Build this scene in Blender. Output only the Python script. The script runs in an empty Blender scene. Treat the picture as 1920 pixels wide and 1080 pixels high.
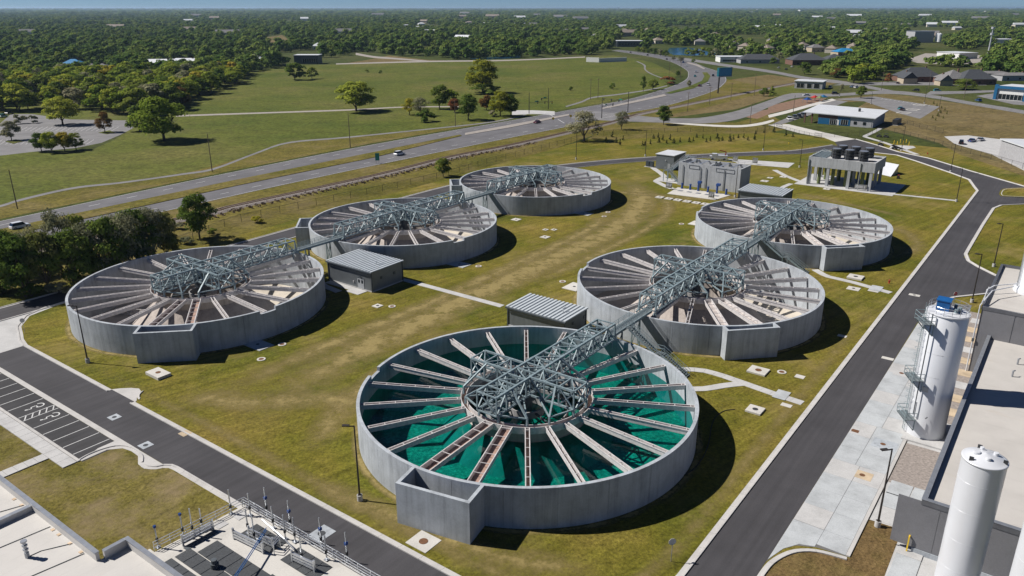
import bpy, math, random
import numpy as np
from mathutils import Vector, Matrix

# ------------------------------------------------------------------ camera, light, exposure
SC = bpy.context.scene
F_PX, PITCH, HC = 1450.456, math.radians(19.9254), 54.127      # focal length in 1920-px frame, tilt, camera height
cam_d = bpy.data.cameras.new('camera'); cam = bpy.data.objects.new('camera', cam_d)
SC.collection.objects.link(cam); SC.camera = cam
cam.location = (0, 0, HC); cam.rotation_euler = (math.pi/2 - PITCH, 0, 0)
cam_d.sensor_width = 36; cam_d.lens = 36*F_PX/1920; cam_d.clip_start = 1; cam_d.clip_end = 90000

SUN_EL, SUN_AZ = math.radians(46), math.radians(169)            # azimuth measured from +x towards +y
world = bpy.data.worlds.new('World'); SC.world = world; world.use_nodes = True
wn = world.node_tree.nodes; wl = world.node_tree.links
bg = wn['Background']; sky = wn.new('ShaderNodeTexSky'); sky.sky_type = 'NISHITA'; sky.sun_disc = False
sky.sun_elevation = SUN_EL; sky.sun_rotation = math.pi/2 - SUN_AZ
sky.altitude = 300; sky.air_density = 0.5; sky.dust_density = 0.0; sky.ozone_density = 10.0
wl.new(sky.outputs[0], bg.inputs['Color']); bg.inputs['Strength'].default_value = 0.05
sun_d = bpy.data.lights.new('sun', 'SUN'); sun = bpy.data.objects.new('sun', sun_d); SC.collection.objects.link(sun)
sun_d.energy = 5.0; sun_d.angle = math.radians(0.53); sun_d.color = (1.0, 0.955, 0.90)
sdir = Vector((math.cos(SUN_EL)*math.cos(SUN_AZ), math.cos(SUN_EL)*math.sin(SUN_AZ), math.sin(SUN_EL)))
sun.rotation_euler = sdir.to_track_quat('Z', 'Y').to_euler(); sun.location = (0, 0, 200)
SC.view_settings.view_transform = 'Standard'; SC.view_settings.look = 'None'
SC.view_settings.exposure = 0.27; SC.view_settings.gamma = 1.0
SC.cycles.max_bounces = 6; SC.cycles.diffuse_bounces = 2; SC.cycles.glossy_bounces = 2
SC.cycles.transmission_bounces = 3; SC.cycles.transparent_max_bounces = 10; SC.cycles.volume_bounces = 0
SC.cycles.use_denoising = True; SC.cycles.caustics_reflective = False; SC.cycles.caustics_refractive = False
SC.cycles.sample_clamp_indirect = 4.0

# ------------------------------------------------------------------ geometry helpers
COL = SC.collection
RND = random.Random(7)
_cp, _sp = math.cos(PITCH), math.sin(PITCH)
def G(u, v, z=0.0):
    """point of the horizontal plane z that stands at (u, v) of the surveyed 1920x1080 plan view"""
    a = (u-960)/F_PX; b = (540-v)/F_PX
    d = (a, _cp+b*_sp, -_sp+b*_cp); t = (HC-z)/-d[2]
    return (d[0]*t, d[1]*t)
def PX(x, y, z=0.0):
    z -= HC; d = y*_cp - z*_sp
    return 960+F_PX*x/d, 540-F_PX*(y*_sp+z*_cp)/d
UA = math.radians(53.6)
U = (math.cos(UA), math.sin(UA)); V = (-U[1], U[0])
OX, OY = 16.584, 63.722
def S(a, b):                                   # plant grid: a along the tank rows, b across
    return (OX+a*U[0]+b*V[0], OY+a*U[1]+b*V[1])
def SI(x, y):
    dx, dy = x-OX, y-OY
    return (dx*U[0]+dy*U[1], dx*V[0]+dy*V[1])

class MB:
    def __init__(s): s.v = []; s.f = []
    def add(s, vs, fs):
        n = len(s.v); s.v += [tuple(p) for p in vs]; s.f += [tuple(i+n for i in f) for f in fs]; return s
    def box(s, x0, x1, y0, y1, z0, z1):
        return s.add([(x0,y0,z0),(x1,y0,z0),(x1,y1,z0),(x0,y1,z0),(x0,y0,z1),(x1,y0,z1),(x1,y1,z1),(x0,y1,z1)],
                     [(3,2,1,0),(4,5,6,7),(0,1,5,4),(1,2,6,5),(2,3,7,6),(3,0,4,7)])
    def prism(s, pts, z0, z1, top=True, bot=True):
        n = len(pts); A = sum(pts[i][0]*pts[(i+1)%n][1]-pts[(i+1)%n][0]*pts[i][1] for i in range(n))
        if A < 0: pts = pts[::-1]
        vs = [(p[0],p[1],z0) for p in pts]+[(p[0],p[1],z1) for p in pts]
        fs = [(i,(i+1)%n,n+(i+1)%n,n+i) for i in range(n)]
        if top: fs.append(tuple(range(n,2*n)))
        if bot: fs.append(tuple(range(n-1,-1,-1)))
        return s.add(vs, fs)
    def sheet(s, pts, z):
        n = len(pts); A = sum(pts[i][0]*pts[(i+1)%n][1]-pts[(i+1)%n][0]*pts[i][1] for i in range(n))
        if A < 0: pts = pts[::-1]
        return s.add([(p[0],p[1],z) for p in pts], [tuple(range(n))])
    def cyl(s, c, r0, r1, z0, z1, n=16, cap=True, x=None):
        cx, cy = c
        vs = [(cx+r0*math.cos(2*math.pi*i/n), cy+r0*math.sin(2*math.pi*i/n), z0) for i in range(n)]
        vs += [(cx+r1*math.cos(2*math.pi*i/n), cy+r1*math.sin(2*math.pi*i/n), z1) for i in range(n)]
        fs = [(i,(i+1)%n,n+(i+1)%n,n+i) for i in range(n)]
        if cap: fs += [tuple(range(n-1,-1,-1)), tuple(range(n,2*n))]
        return s.add(vs, fs)
    def bar(s, p, q, w, h=None):
        h = h or w; p = Vector(p); q = Vector(q); d = (q-p).normalized()
        up = Vector((0,0,1)) if abs(d.z) < .98 else Vector((1,0,0))
        a = d.cross(up).normalized()*(w/2); b = a.cross(d).normalized()*(h/2)
        vs = [p-a-b,p+a-b,p+a+b,p-a+b,q-a-b,q+a-b,q+a+b,q-a+b]
        return s.add(vs, [(3,2,1,0),(4,5,6,7),(0,1,5,4),(1,2,6,5),(2,3,7,6),(3,0,4,7)])
    def tube(s, p, q, r, n=8):
        p = Vector(p); q = Vector(q); d = (q-p).normalized()
        up = Vector((0,0,1)) if abs(d.z) < .98 else Vector((1,0,0))
        a = d.cross(up).normalized(); b = d.cross(a).normalized()
        vs = [c+(a*math.cos(2*math.pi*i/n)+b*math.sin(2*math.pi*i/n))*r for c in (p,q) for i in range(n)]
        return s.add(vs, [(i,n+i,n+(i+1)%n,(i+1)%n) for i in range(n)]+[tuple(range(n)),tuple(range(2*n-1,n-1,-1))])
    def path(s, pts, r, n=8):
        for p, q in zip(pts, pts[1:]): s.tube(p, q, r, n)
        return s
    def lathe(s, prof, n=48, c=(0,0), a0=0, a1=2*math.pi, closed=True):
        """profile of (r, z) swept about the vertical; closed=True closes the profile"""
        full = abs(a1-a0-2*math.pi) < 1e-6; m = n if full else n+1; k = len(prof); vs = []
        for i in range(m):
            t = a0+(a1-a0)*i/n
            vs += [(c[0]+r*math.cos(t), c[1]+r*math.sin(t), z) for r, z in prof]
        fs = []
        for i in range(n):
            j = (i+1) % m
            for q in range(k if closed else k-1):
                w = (q+1) % k; fs.append((i*k+q, j*k+q, j*k+w, i*k+w))
        if not full and closed: fs += [tuple(range(k)), tuple((m-1)*k+q for q in range(k-1,-1,-1))]
        return s.add(vs, fs)
    def mesh(s, name, mat=None, smooth=False):
        me = bpy.data.meshes.new(name); me.from_pydata(s.v, [], s.f); me.validate(verbose=False)
        if mat: me.materials.append(mat)
        if smooth: me.polygons.foreach_set('use_smooth', [True]*len(me.polygons))
        me.update(); return me
    def build(s, name, mat, parent=None, **kw):
        o = bpy.data.objects.new(name, s.mesh(name, mat, kw.pop('smooth', False))); COL.objects.link(o)
        if parent is not None: o.parent = parent
        return tag(o, **kw)

def tag(o, label=None, cat=None, group=None, kind=None):
    if label: o['label'] = label
    if cat: o['category'] = cat
    if group: o['group'] = group
    if kind: o['kind'] = kind
    return o
def empty(name, loc=(0,0,0), rz=0, **kw):
    o = bpy.data.objects.new(name, None); o.empty_display_size = .5; COL.objects.link(o)
    o.location = loc; o.rotation_euler = (0,0,rz); return tag(o, **kw)
def inst(name, me, parent=None, loc=(0,0,0), rot=(0,0,0), scale=(1,1,1), **kw):
    o = bpy.data.objects.new(name, me); COL.objects.link(o); o.location = loc; o.rotation_euler = rot; o.scale = scale
    if parent is not None: o.parent = parent
    return tag(o, **kw)
def copy_tree(o, parent=None):
    c = o.copy(); COL.objects.link(c); c.parent = parent
    for ch in list(o.children): copy_tree(ch, c)
    return c
def resample(pts, n):
    P = np.array(pts, float); d = np.r_[0, np.cumsum(np.linalg.norm(np.diff(P, axis=0), axis=1))]
    t = np.linspace(0, d[-1], n); return [tuple(np.interp(x, d, P[:,k]) for k in range(P.shape[1])) for x in t]
def smooth_line(pts, per=6):
    """Catmull-Rom through the points"""
    P = [np.array(p, float) for p in pts]; P = [2*P[0]-P[1]]+P+[2*P[-1]-P[-2]]; out = []
    for i in range(1, len(P)-2):
        for k in range(per):
            t = k/per; a,b,c,d = P[i-1],P[i],P[i+1],P[i+2]
            out.append(tuple(.5*((2*b)+(-a+c)*t+(2*a-5*b+4*c-d)*t*t+(-a+3*b-3*c+d)*t**3)))
    out.append(tuple(P[-2])); return out
def offset(pts, d):
    P = np.array(pts, float); T = np.gradient(P, axis=0); T /= np.linalg.norm(T, axis=1)[:,None]+1e-9
    N = np.stack([-T[:,1], T[:,0]], 1); return [tuple(p) for p in P+N*d]
def ribbon(L, R, z, n=60):
    a, b = resample(L, n), resample(R, n); m = MB()
    vs = [(p[0],p[1],z) for p in a]+[(p[0],p[1],z) for p in b]
    return m.add(vs, [(i, n+i, n+i+1, i+1) for i in range(n-1)])
def ribbon_solid(L, R, z0, z1, n=60):
    a, b = resample(L, n), resample(R, n); m = MB()
    vs = [(p[0],p[1],z1) for p in a]+[(p[0],p[1],z1) for p in b]+[(p[0],p[1],z0) for p in a]+[(p[0],p[1],z0) for p in b]
    fs = [(i, n+i, n+i+1, i+1) for i in range(n-1)]+[(2*n+i, i, i+1, 2*n+i+1) for i in range(n-1)]+[(n+i, 3*n+i, 3*n+i+1, n+i+1) for i in range(n-1)]
    return m.add(vs, fs+[(0,2*n,3*n,n),(n-1,2*n-1,4*n-1,3*n-1)])
def px(*ps): return [G(*p) for p in ps]
def SS(*ps): return [S(*p) for p in ps]
def quad_s(a0, a1, b0, b1): return SS((a0,b0),(a1,b0),(a1,b1),(a0,b1))

# ------------------------------------------------------------------ materials (all procedural)
MAT = {}
def new_mat(name):
    m = bpy.data.materials.new(name); m.use_nodes = True; nt = m.node_tree; MAT[name] = m
    return m, nt.nodes, nt.links, nt.nodes['Principled BSDF']
def node(ns, t, **kw):
    n = ns.new(t)
    for k, v in kw.items():
        if hasattr(n, k): setattr(n, k, v)
        else: n.inputs[k].default_value = v
    return n
def coords(ns, ls, scale=(1,1,1), rot=0, obj=False):
    if obj: src = ns.new('ShaderNodeTexCoord').outputs['Object']
    else: src = ns.new('ShaderNodeNewGeometry').outputs['Position']
    if rot:                                     # turn first, stretch afterwards
        m0 = ns.new('ShaderNodeMapping'); m0.inputs['Rotation'].default_value = (0,0,rot); ls.new(src, m0.inputs['Vector']); src = m0.outputs[0]
    mp = ns.new('ShaderNodeMapping'); mp.inputs['Scale'].default_value = scale
    ls.new(src, mp.inputs['Vector']); return mp.outputs[0]
def noise(ns, ls, vec, scale, detail=4, rough=.55):
    n = node(ns, 'ShaderNodeTexNoise'); n.inputs['Scale'].default_value = scale; n.inputs['Detail'].default_value = detail
    n.inputs['Roughness'].default_value = rough; ls.new(vec, n.inputs['Vector']); return n.outputs['Fac']
def ramp(ns, ls, fac, stops):
    r = ns.new('ShaderNodeValToRGB'); e = r.color_ramp.elements
    while len(e) < len(stops): e.new(.5)
    for el, (p, c) in zip(e, stops): el.position = p; el.color = (*c, 1) if len(c) == 3 else c
    ls.new(fac, r.inputs[0]); return r.outputs[0]
def mix(ns, ls, fac, a, b, mode='MIX'):
    m = ns.new('ShaderNodeMix'); m.data_type = 'RGBA'; m.blend_type = mode
    for s, v in ((m.inputs[0], fac), (m.inputs[6], a), (m.inputs[7], b)):
        if hasattr(v, 'is_linked') or hasattr(v, 'links'): ls.new(v, s)
        else: s.default_value = v if not isinstance(v, tuple) else (*v, 1)
    return m.outputs[2]
def g1(x): return (x, x, x)
def bump(ns, ls, h, b, strength=.3, dist=.05):
    n = ns.new('ShaderNodeBump'); n.inputs['Strength'].default_value = strength; n.inputs['Distance'].default_value = dist
    ls.new(h, n.inputs['Height']); ls.new(n.outputs[0], b.inputs['Normal'])
def simple(name, col, rough=.6, metal=0, var=.12, scale=1.5, obj=False, bumps=0):
    m, ns, ls, b = new_mat(name); c = coords(ns, ls, obj=obj)
    f = noise(ns, ls, c, scale); lo = tuple(x*(1-var) for x in col); hi = tuple(min(1,x*(1+var)) for x in col)
    ls.new(ramp(ns, ls, f, [(.3, lo), (.7, hi)]), b.inputs['Base Color'])
    b.inputs['Roughness'].default_value = rough; b.inputs['Metallic'].default_value = metal
    if bumps: bump(ns, ls, noise(ns, ls, c, scale*8), b, bumps, .02)
    return m
def grass(name, cols, big=.03, streak=0, fine=2.2, tan=None, rot=0, tan_at=(.55,.72), tan_scale=.09):
    """cols: dark, mid, light"""
    m, ns, ls, b = new_mat(name); c = coords(ns, ls)
    f = noise(ns, ls, c, big, 6, .6); col = ramp(ns, ls, f, [(.3, cols[0]), (.5, cols[1]), (.7, cols[2])])
    f2 = noise(ns, ls, c, fine, 6, .75); col = mix(ns, ls, .85, col, ramp(ns, ls, f2, [(.3, g1(.28)), (.5, g1(1)), (.72, g1(1.8))]), 'MULTIPLY')
    f5 = noise(ns, ls, c, fine*.22, 5, .7); col = mix(ns, ls, .7, col, ramp(ns, ls, f5, [(.32, g1(.62)), (.5, g1(1)), (.7, g1(1.3))]), 'MULTIPLY')
    if tan:
        f3 = noise(ns, ls, c, tan_scale, 7, .68)
        col = mix(ns, ls, ramp(ns, ls, f3, [(tan_at[0], g1(0)), (tan_at[1], g1(.85))]), col, tan)
    if streak:
        cs = coords(ns, ls, (.035, 1.0, 1), -rot)
        f4 = noise(ns, ls, cs, .9, 4, .65); col = mix(ns, ls, streak, col, ramp(ns, ls, f4, [(.34, g1(.66)), (.5, g1(1)), (.68, g1(1.42))]), 'MULTIPLY')
    ls.new(col, b.inputs['Base Color']); b.inputs['Roughness'].default_value = .95; b.inputs['Specular IOR Level'].default_value = .1
    bump(ns, ls, f2, b, .8, .16); return m

grass('lawn', [(.073,.089,.011),(.134,.121,.017),(.20,.150,.036)], .04, .62, 2.4, (.25,.188,.072), UA-.22, (.52,.74), .055)
grass('lawn_dry', [(.085,.085,.015),(.145,.122,.03),(.195,.155,.06)], .05, .4, 2.4, (.235,.18,.1), UA, (.47,.66), .13)
grass('brown_turf', [(.10,.068,.028),(.15,.1,.043),(.12,.1,.03)], .12, .6, 3, (.19,.13,.06), UA, (.5,.75), .2)
grass('meadow', [(.062,.085,.014),(.095,.108,.02),(.128,.12,.034)], .012, .3, .55, (.13,.115,.048), .4, (.55,.8), .02)
grass('verge', [(.085,.084,.015),(.13,.11,.024),(.165,.13,.045)], .03, .5, .9, (.16,.125,.06), UA, (.5,.75), .06)
grass('tan_field', [(.12,.095,.035),(.155,.118,.052),(.11,.1,.032)], .015, .6, .5, (.19,.145,.075), .5, (.5,.75), .03)
grass('wild_ground', [(.035,.05,.010),(.055,.068,.016),(.09,.088,.03)], .006, 0, .3, (.1,.085,.045), 0, (.58,.8), .008)
simple('dirt', (.2,.12,.075), .95, 0, .25, .4, bumps=.3)
simple('dry_brush', (.27,.205,.15), .95, 0, .35, .7, bumps=.5)
simple('gravel_path', (.3,.27,.24), .9, 0, .15, .6)
simple('ballast', (.27,.235,.21), .95, 0, .3, 3, bumps=.5)

def asphalt(name, base, var, seam=False):
    m, ns, ls, b = new_mat(name); c = coords(ns, ls)
    f = noise(ns, ls, c, 9, 5, .8); col = ramp(ns, ls, f, [(.25, tuple(x*(1-var) for x in base)), (.5, base), (.8, tuple(x*(1+1.6*var) for x in base))])
    f2 = noise(ns, ls, c, .12, 5, .6); col = mix(ns, ls, .9, col, ramp(ns, ls, f2, [(.3, g1(.82)), (.7, g1(1.2))]), 'MULTIPLY')
    cs = coords(ns, ls, (.03, 1.3, 1), -UA); col = mix(ns, ls, .5, col, ramp(ns, ls, noise(ns, ls, cs, 1, 3), [(.35, g1(.8)), (.65, g1(1.2))]), 'MULTIPLY')
    ls.new(col, b.inputs['Base Color']); b.inputs['Roughness'].default_value = .85; b.inputs['Specular IOR Level'].default_value = .25
    bump(ns, ls, f, b, .25, .02); return m
asphalt('asphalt_new', (.058,.056,.060), .25)
asphalt('asphalt_stall', (.048,.047,.049), .25)
asphalt('asphalt_old', (.135,.132,.138), .15)
asphalt('asphalt_lot', (.19,.185,.185), .15)

def concrete(name, base, stain=.3, vertical=False, rough=.85, scale=1.0, cool=0):
    m, ns, ls, b = new_mat(name); c = coords(ns, ls)
    f = noise(ns, ls, c, .35*scale, 6, .65); col = ramp(ns, ls, f, [(.25, tuple(x*(1-stain) for x in base)), (.55, base), (.8, tuple(x*(1+.35*stain) for x in base))])
    f2 = noise(ns, ls, c, 6*scale, 4, .7); col = mix(ns, ls, .7, col, ramp(ns, ls, f2, [(.3, g1(.86)), (.7, g1(1.12))]), 'MULTIPLY')
    if vertical:
        cv = coords(ns, ls, (1.6, 1.6, .09)); f3 = noise(ns, ls, cv, 1.1, 5, .65)
        col = mix(ns, ls, .85, col, ramp(ns, ls, f3, [(.3, g1(.72)), (.5, g1(1)), (.72, g1(1.14))]), 'MULTIPLY')
    ls.new(col, b.inputs['Base Color']); b.inputs['Roughness'].default_value = rough; b.inputs['Specular IOR Level'].default_value = .25
    bump(ns, ls, f2, b, .12, .02); return m
concrete('concrete', (0.48, 0.475, 0.465), .22)
concrete('concrete_pale', (.55,.53,.49), .2)
concrete('concrete_blue', (.44,.46,.47), .3)
concrete('concrete_wall', (0.405, 0.435, 0.465), .28, True)
concrete('concrete_inner', (0.33, 0.325, 0.325), .3, True)
concrete('concrete_block', (0.42, 0.435, 0.45), .18, True)
concrete('tank_floor', (.56,.505,.425), .35, False, .9, .6)
concrete('cone_lining', (.43,.38,.345), .3, True)
concrete('precast_dark', (.20,.20,.21), .15, False, .8, 1.3)
concrete('kerb_concrete', (.49,.475,.455), .2, False, .85, 1.4)
simple('joint_dark', (.14,.135,.13), .9)
simple('sandy_slab', (.48,.38,.26), .9, 0, .25, .5)
simple('rust_iron', (.16,.075,.035), .8, .2, .3, 6)
simple('grate_dark', (.075,.08,.085), .6, .5, .2, 5)
simple('white_paint', (.56,.56,.55), .6, 0, .15, 2)
simple('yellow_paint', (.75,.5,.03), .5)
simple('galvanised', (.225,.29,.31), .5, .08, .25, 2.5)
simple('galv_bright', (.62,.64,.66), .38, .8, .15, 3)
simple('deck_grating', (.20,.235,.245), .6, .5, .25, 6)
simple('launder_paint', (.62,.59,.575), .55, .15, .16, 2)
simple('launder_bed', (.34,.225,.18), .8, 0, .25, 2)
simple('dry_bed', (.43,.385,.36), .8, 0, .2, 2)
simple('drive_grey', (.10,.115,.125), .5, .3, .2, 1)
simple('bronze_pole', (.05,.042,.038), .5, .4)
simple('wood_pole', (.15,.115,.085), .9, 0, .25, 2)
simple('metal_siding', (.215,.235,.25), .5, .25, .06, .8)
simple('siding_trim', (.07,.085,.10), .5, .3)
simple('roof_pan', (.25,.28,.30), .45, .3, .1, 1)
simple('roof_rib', (.56,.60,.62), .45, .1, .05, 1)
simple('door_grey', (.33,.35,.37), .5)
simple('dark_glass', (.012,.016,.02), .12, 0, .1, 1)
simple('membrane_white', (.52,.505,.48), .8, 0, .1, .25)
simple('membrane_stain', (.52,.40,.28), .9, 0, .25, 1.2)
simple('silo_white', (.66,.675,.70), .32, .1, .03, .3)
simple('parapet_cap', (.16,.165,.18), .45, .5)
simple('cap_steel', (.36,.38,.41), .4, .6)
simple('pipe_green', (.13,.16,.06), .55, 0, .2, 1)
simple('fan_dark', (.045,.047,.05), .5, .3, .2, 2)
simple('valve_blue', (.012,.055,.22), .4)
simple('blue_cladding', (.012,.11,.24), .45)
simple('blue_equipment', (.012,.10,.30), .35)
simple('red_paint', (.38,.02,.018), .45)
simple('sign_red', (.45,.015,.02), .4)
simple('sign_green', (.0,.23,.19), .5)
simple('black_rubber', (.015,.015,.016), .8)
simple('brick_brown', (.16,.085,.06), .9)
simple('tan_wall', (.42,.35,.26), .9)
simple('cream_wall', (.60,.55,.46), .9)
simple('grey_wall', (.36,.36,.37), .85)
simple('white_wall', (.68,.68,.66), .8)
simple('shingle_dark', (.055,.06,.068), .9, 0, .25, 1)
simple('shingle_grey', (.17,.165,.165), .9, 0, .25, 1)
simple('shingle_tan', (.24,.20,.165), .9, 0, .25, 1)
simple('roof_blue', (.02,.2,.42), .5)
simple('roof_white', (.66,.68,.70), .55, .2, .06, .3)
simple('bark', (.085,.065,.05), .95, 0, .3, 4)
simple('steel_tower', (.55,.56,.57), .5, .4)
simple('billboard_teal', (.01,.12,.16), .4)
simple('tail_red', (.3,.01,.01), .3)
simple('lamp_clear', (.75,.75,.72), .2)
simple('insulator', (.3,.16,.1), .4)

def seamed(name, base, step, rot, dark=.75):
    """roofing membrane with lapped seams"""
    m, ns, ls, b = new_mat(name); c = coords(ns, ls)
    f = noise(ns, ls, c, .22, 6, .6); col = ramp(ns, ls, f, [(.25, tuple(x*.86 for x in base)), (.6, base), (.8, tuple(min(1, x*1.05) for x in base))])
    cs = coords(ns, ls, (1,1,1), -rot); sx = ns.new('ShaderNodeSeparateXYZ'); ls.new(cs, sx.inputs[0])
    d = ns.new('ShaderNodeMath'); d.operation = 'DIVIDE'; ls.new(sx.outputs[1], d.inputs[0]); d.inputs[1].default_value = step
    fr = ns.new('ShaderNodeMath'); fr.operation = 'FRACT'; ls.new(d.outputs[0], fr.inputs[0])
    l = ns.new('ShaderNodeMath'); l.operation = 'LESS_THAN'; ls.new(fr.outputs[0], l.inputs[0]); l.inputs[1].default_value = .035
    n2 = noise(ns, ls, c, .5, 4); mm = ns.new('ShaderNodeMath'); mm.operation = 'MULTIPLY'; ls.new(l.outputs[0], mm.inputs[0]); ls.new(ramp(ns, ls, n2, [(.4, g1(0)), (.6, g1(.7))]), mm.inputs[1])
    col = mix(ns, ls, mm.outputs[0], col, tuple(x*dark for x in base))
    n3 = noise(ns, ls, coords(ns, ls, (.25,1.5,1), -rot), .35, 6, .7); col = mix(ns, ls, ramp(ns, ls, n3, [(.62, g1(0)), (.8, g1(.55))]), col, tuple(x*y for x, y in zip(base, (.82,.68,.52))))
    ls.new(col, b.inputs['Base Color']); b.inputs['Roughness'].default_value = .75; return m
seamed('membrane', (.52,.50,.47), 1.5, UA)
seamed('membrane_v', (.50,.475,.44), 3.0, UA+math.pi/2)

def leaf(name, dark, mid, light):
    m, ns, ls, b = new_mat(name); c = coords(ns, ls)
    f = noise(ns, ls, c, .55, 3, .6); col = ramp(ns, ls, f, [(.3, dark), (.5, mid), (.72, light)])
    oi = ns.new('ShaderNodeObjectInfo'); hs = ns.new('ShaderNodeHueSaturation'); ls.new(col, hs.inputs['Color'])
    mr = ns.new('ShaderNodeMapRange'); ls.new(oi.outputs['Random'], mr.inputs[0]); mr.inputs[3].default_value = .72; mr.inputs[4].default_value = 1.3
    ls.new(mr.outputs[0], hs.inputs['Value'])
    mr2 = ns.new('ShaderNodeMapRange'); ls.new(oi.outputs['Random'], mr2.inputs[0]); mr2.inputs[3].default_value = .522; mr2.inputs[4].default_value = .472
    ls.new(mr2.outputs[0], hs.inputs['Hue'])
    ns.remove(b); out = ns['Material Output']; d = ns.new('ShaderNodeBsdfDiffuse'); t = ns.new('ShaderNodeBsdfTranslucent'); x = ns.new('ShaderNodeMixShader')
    ls.new(hs.outputs[0], d.inputs[0]); ls.new(hs.outputs[0], t.inputs[0]); x.inputs[0].default_value = .3
    ls.new(d.outputs[0], x.inputs[1]); ls.new(t.outputs[0], x.inputs[2]); ls.new(x.outputs[0], out.inputs[0]); return m
leaf('leaf_green', (0.125, 0.18, 0.024), (0.233, 0.293, 0.04), (0.358, 0.396, 0.061))
leaf('leaf_dark', (0.068, 0.113, 0.022), (0.13, 0.183, 0.034), (0.206, 0.248, 0.05))
leaf('leaf_yellow', (0.199, 0.208, 0.022), (0.317, 0.299, 0.034), (0.461, 0.381, 0.047))
leaf('leaf_grey', (0.129, 0.144, 0.075), (0.238, 0.239, 0.131), (0.346, 0.333, 0.199))
leaf('leaf_rust', (0.14, 0.07, 0.028), (0.21, 0.11, 0.04), (0.26, 0.15, 0.05))
leaf('leaf_conifer', (0.03, 0.042, 0.018), (0.05, 0.064, 0.026), (0.075, 0.088, 0.035))
leaf('leaf_scrub', (0.091, 0.113, 0.029), (0.158, 0.172, 0.048), (0.263, 0.236, 0.081))
leaf('leaf_far', (0.073, 0.125, 0.027), (0.135, 0.202, 0.045), (0.199, 0.263, 0.065))

def water_mat(name, tint, body, body_mix, rough=.03, wave=1.2):
    m, ns, ls, b = new_mat(name); ns.remove(b); out = ns['Material Output']; c = coords(ns, ls)
    tr = ns.new('ShaderNodeBsdfTransparent'); tr.inputs[0].default_value = (*tint, 1)
    df = ns.new('ShaderNodeBsdfDiffuse'); df.inputs[0].default_value = (*body, 1)
    gl = ns.new('ShaderNodeBsdfGlossy'); gl.inputs['Roughness'].default_value = rough
    bp = ns.new('ShaderNodeBump'); bp.inputs['Strength'].default_value = .25; bp.inputs['Distance'].default_value = .04
    ls.new(noise(ns, ls, c, wave, 4), bp.inputs['Height']); ls.new(bp.outputs[0], gl.inputs['Normal'])
    fr = ns.new('ShaderNodeFresnel'); fr.inputs[0].default_value = 1.33; ls.new(bp.outputs[0], fr.inputs['Normal'])
    x = ns.new('ShaderNodeMixShader'); x.inputs[0].default_value = body_mix; ls.new(tr.outputs[0], x.inputs[1]); ls.new(df.outputs[0], x.inputs[2])
    y = ns.new('ShaderNodeMixShader'); ls.new(fr.outputs[0], y.inputs[0]); ls.new(x.outputs[0], y.inputs[1]); ls.new(gl.outputs[0], y.inputs[2])
    ls.new(y.outputs[0], out.inputs[0]); return m
water_mat('tank_water', (.08,.64,.61), (.0,.06,.08), .07)
water_mat('pond_water', (.1,.3,.5), (.02,.12,.26), .9, .1, .3)
m, ns, ls, b = new_mat('algae_sparkle_floor'); c = coords(ns, ls)
col = ramp(ns, ls, noise(ns, ls, c, 2.0, 9, .85), [(.36, (.10,.17,.14)), (.5, (.30,.38,.30)), (.62, (.75,.80,.62))])  # algae mottling, with fine bright specks painted as sparkle of the water
ls.new(mix(ns, ls, .6, col, ramp(ns, ls, noise(ns, ls, c, .16, 4), [(.35, g1(.65)), (.65, g1(1.2))]), 'MULTIPLY'), b.inputs['Base Color']); b.inputs['Roughness'].default_value = .9
# see-through woven wire of the fences
m, ns, ls, b = new_mat('chain_link'); out = ns['Material Output']; tr = ns.new('ShaderNodeBsdfTransparent'); x = ns.new('ShaderNodeMixShader'); x.inputs[0].default_value = .16
b.inputs['Base Color'].default_value = (.06,.055,.05,1); ls.new(tr.outputs[0], x.inputs[1]); ls.new(b.outputs[0], x.inputs[2]); ls.new(x.outputs[0], out.inputs[0])
def paint(name, col):
    m, ns, ls, b = new_mat(name); b.inputs['Base Color'].default_value = (*col, 1); b.inputs['Roughness'].default_value = .3
    b.inputs['Coat Weight'].default_value = .6; b.inputs['Coat Roughness'].default_value = .08; return m
for k, c in dict(white=(.75,.76,.77), silver=(.45,.47,.49), red=(.22,.012,.015), black=(.012,.013,.015), blue=(.02,.07,.2), teal=(.05,.3,.33), grey=(.12,.13,.14), yellow=(.7,.42,.02), maroon=(.12,.01,.015)).items(): paint('car_'+k, c)
M = MAT

# ------------------------------------------------------------------ the setting: ground, roads, pavements
import bmesh
TANKS = [(15.75,29.7), (72.0,29.75), (128.2,29.85), (15.75,105.9), (71.6,106.4), (128.6,106.8)]
RT = 22.8                                       # outer radius of a clarifier wall
def holed_sheet(name, outer, circles, z, mat):
    bm = bmesh.new(); es = []
    def loop(pts):
        vs = [bm.verts.new((p[0],p[1],z)) for p in pts]
        for i in range(len(vs)): es.append(bm.edges.new((vs[i], vs[(i+1)%len(vs)])))
    loop(outer)
    for (cx, cy), r in circles: loop([(cx+r*math.cos(2*math.pi*i/72), cy+r*math.sin(2*math.pi*i/72)) for i in range(72)])
    bmesh.ops.triangle_fill(bm, use_beauty=True, use_dissolve=False, edges=es)
    bmesh.ops.recalc_face_normals(bm, faces=bm.faces)
    if bm.faces and sum(f.normal.z for f in bm.faces) < 0: bmesh.ops.reverse_faces(bm, faces=bm.faces)
    me = bpy.data.meshes.new(name); bm.to_mesh(me); bm.free(); me.materials.append(mat)
    return inst(name, me, kind='structure')
SITE = quad_s(-75, 300, -90, 150)
holed_sheet('lawn_ground', SITE, [(S(*t), RT-.25) for t in TANKS], 0, M['lawn'])
big = 42000
gm = MB(); o4 = [(-big,-800),(big,-800),(big,big),(-big,big)]
i4 = [S(300,-90), S(300,150), S(-75,150), S(-75,-90)]
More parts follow.
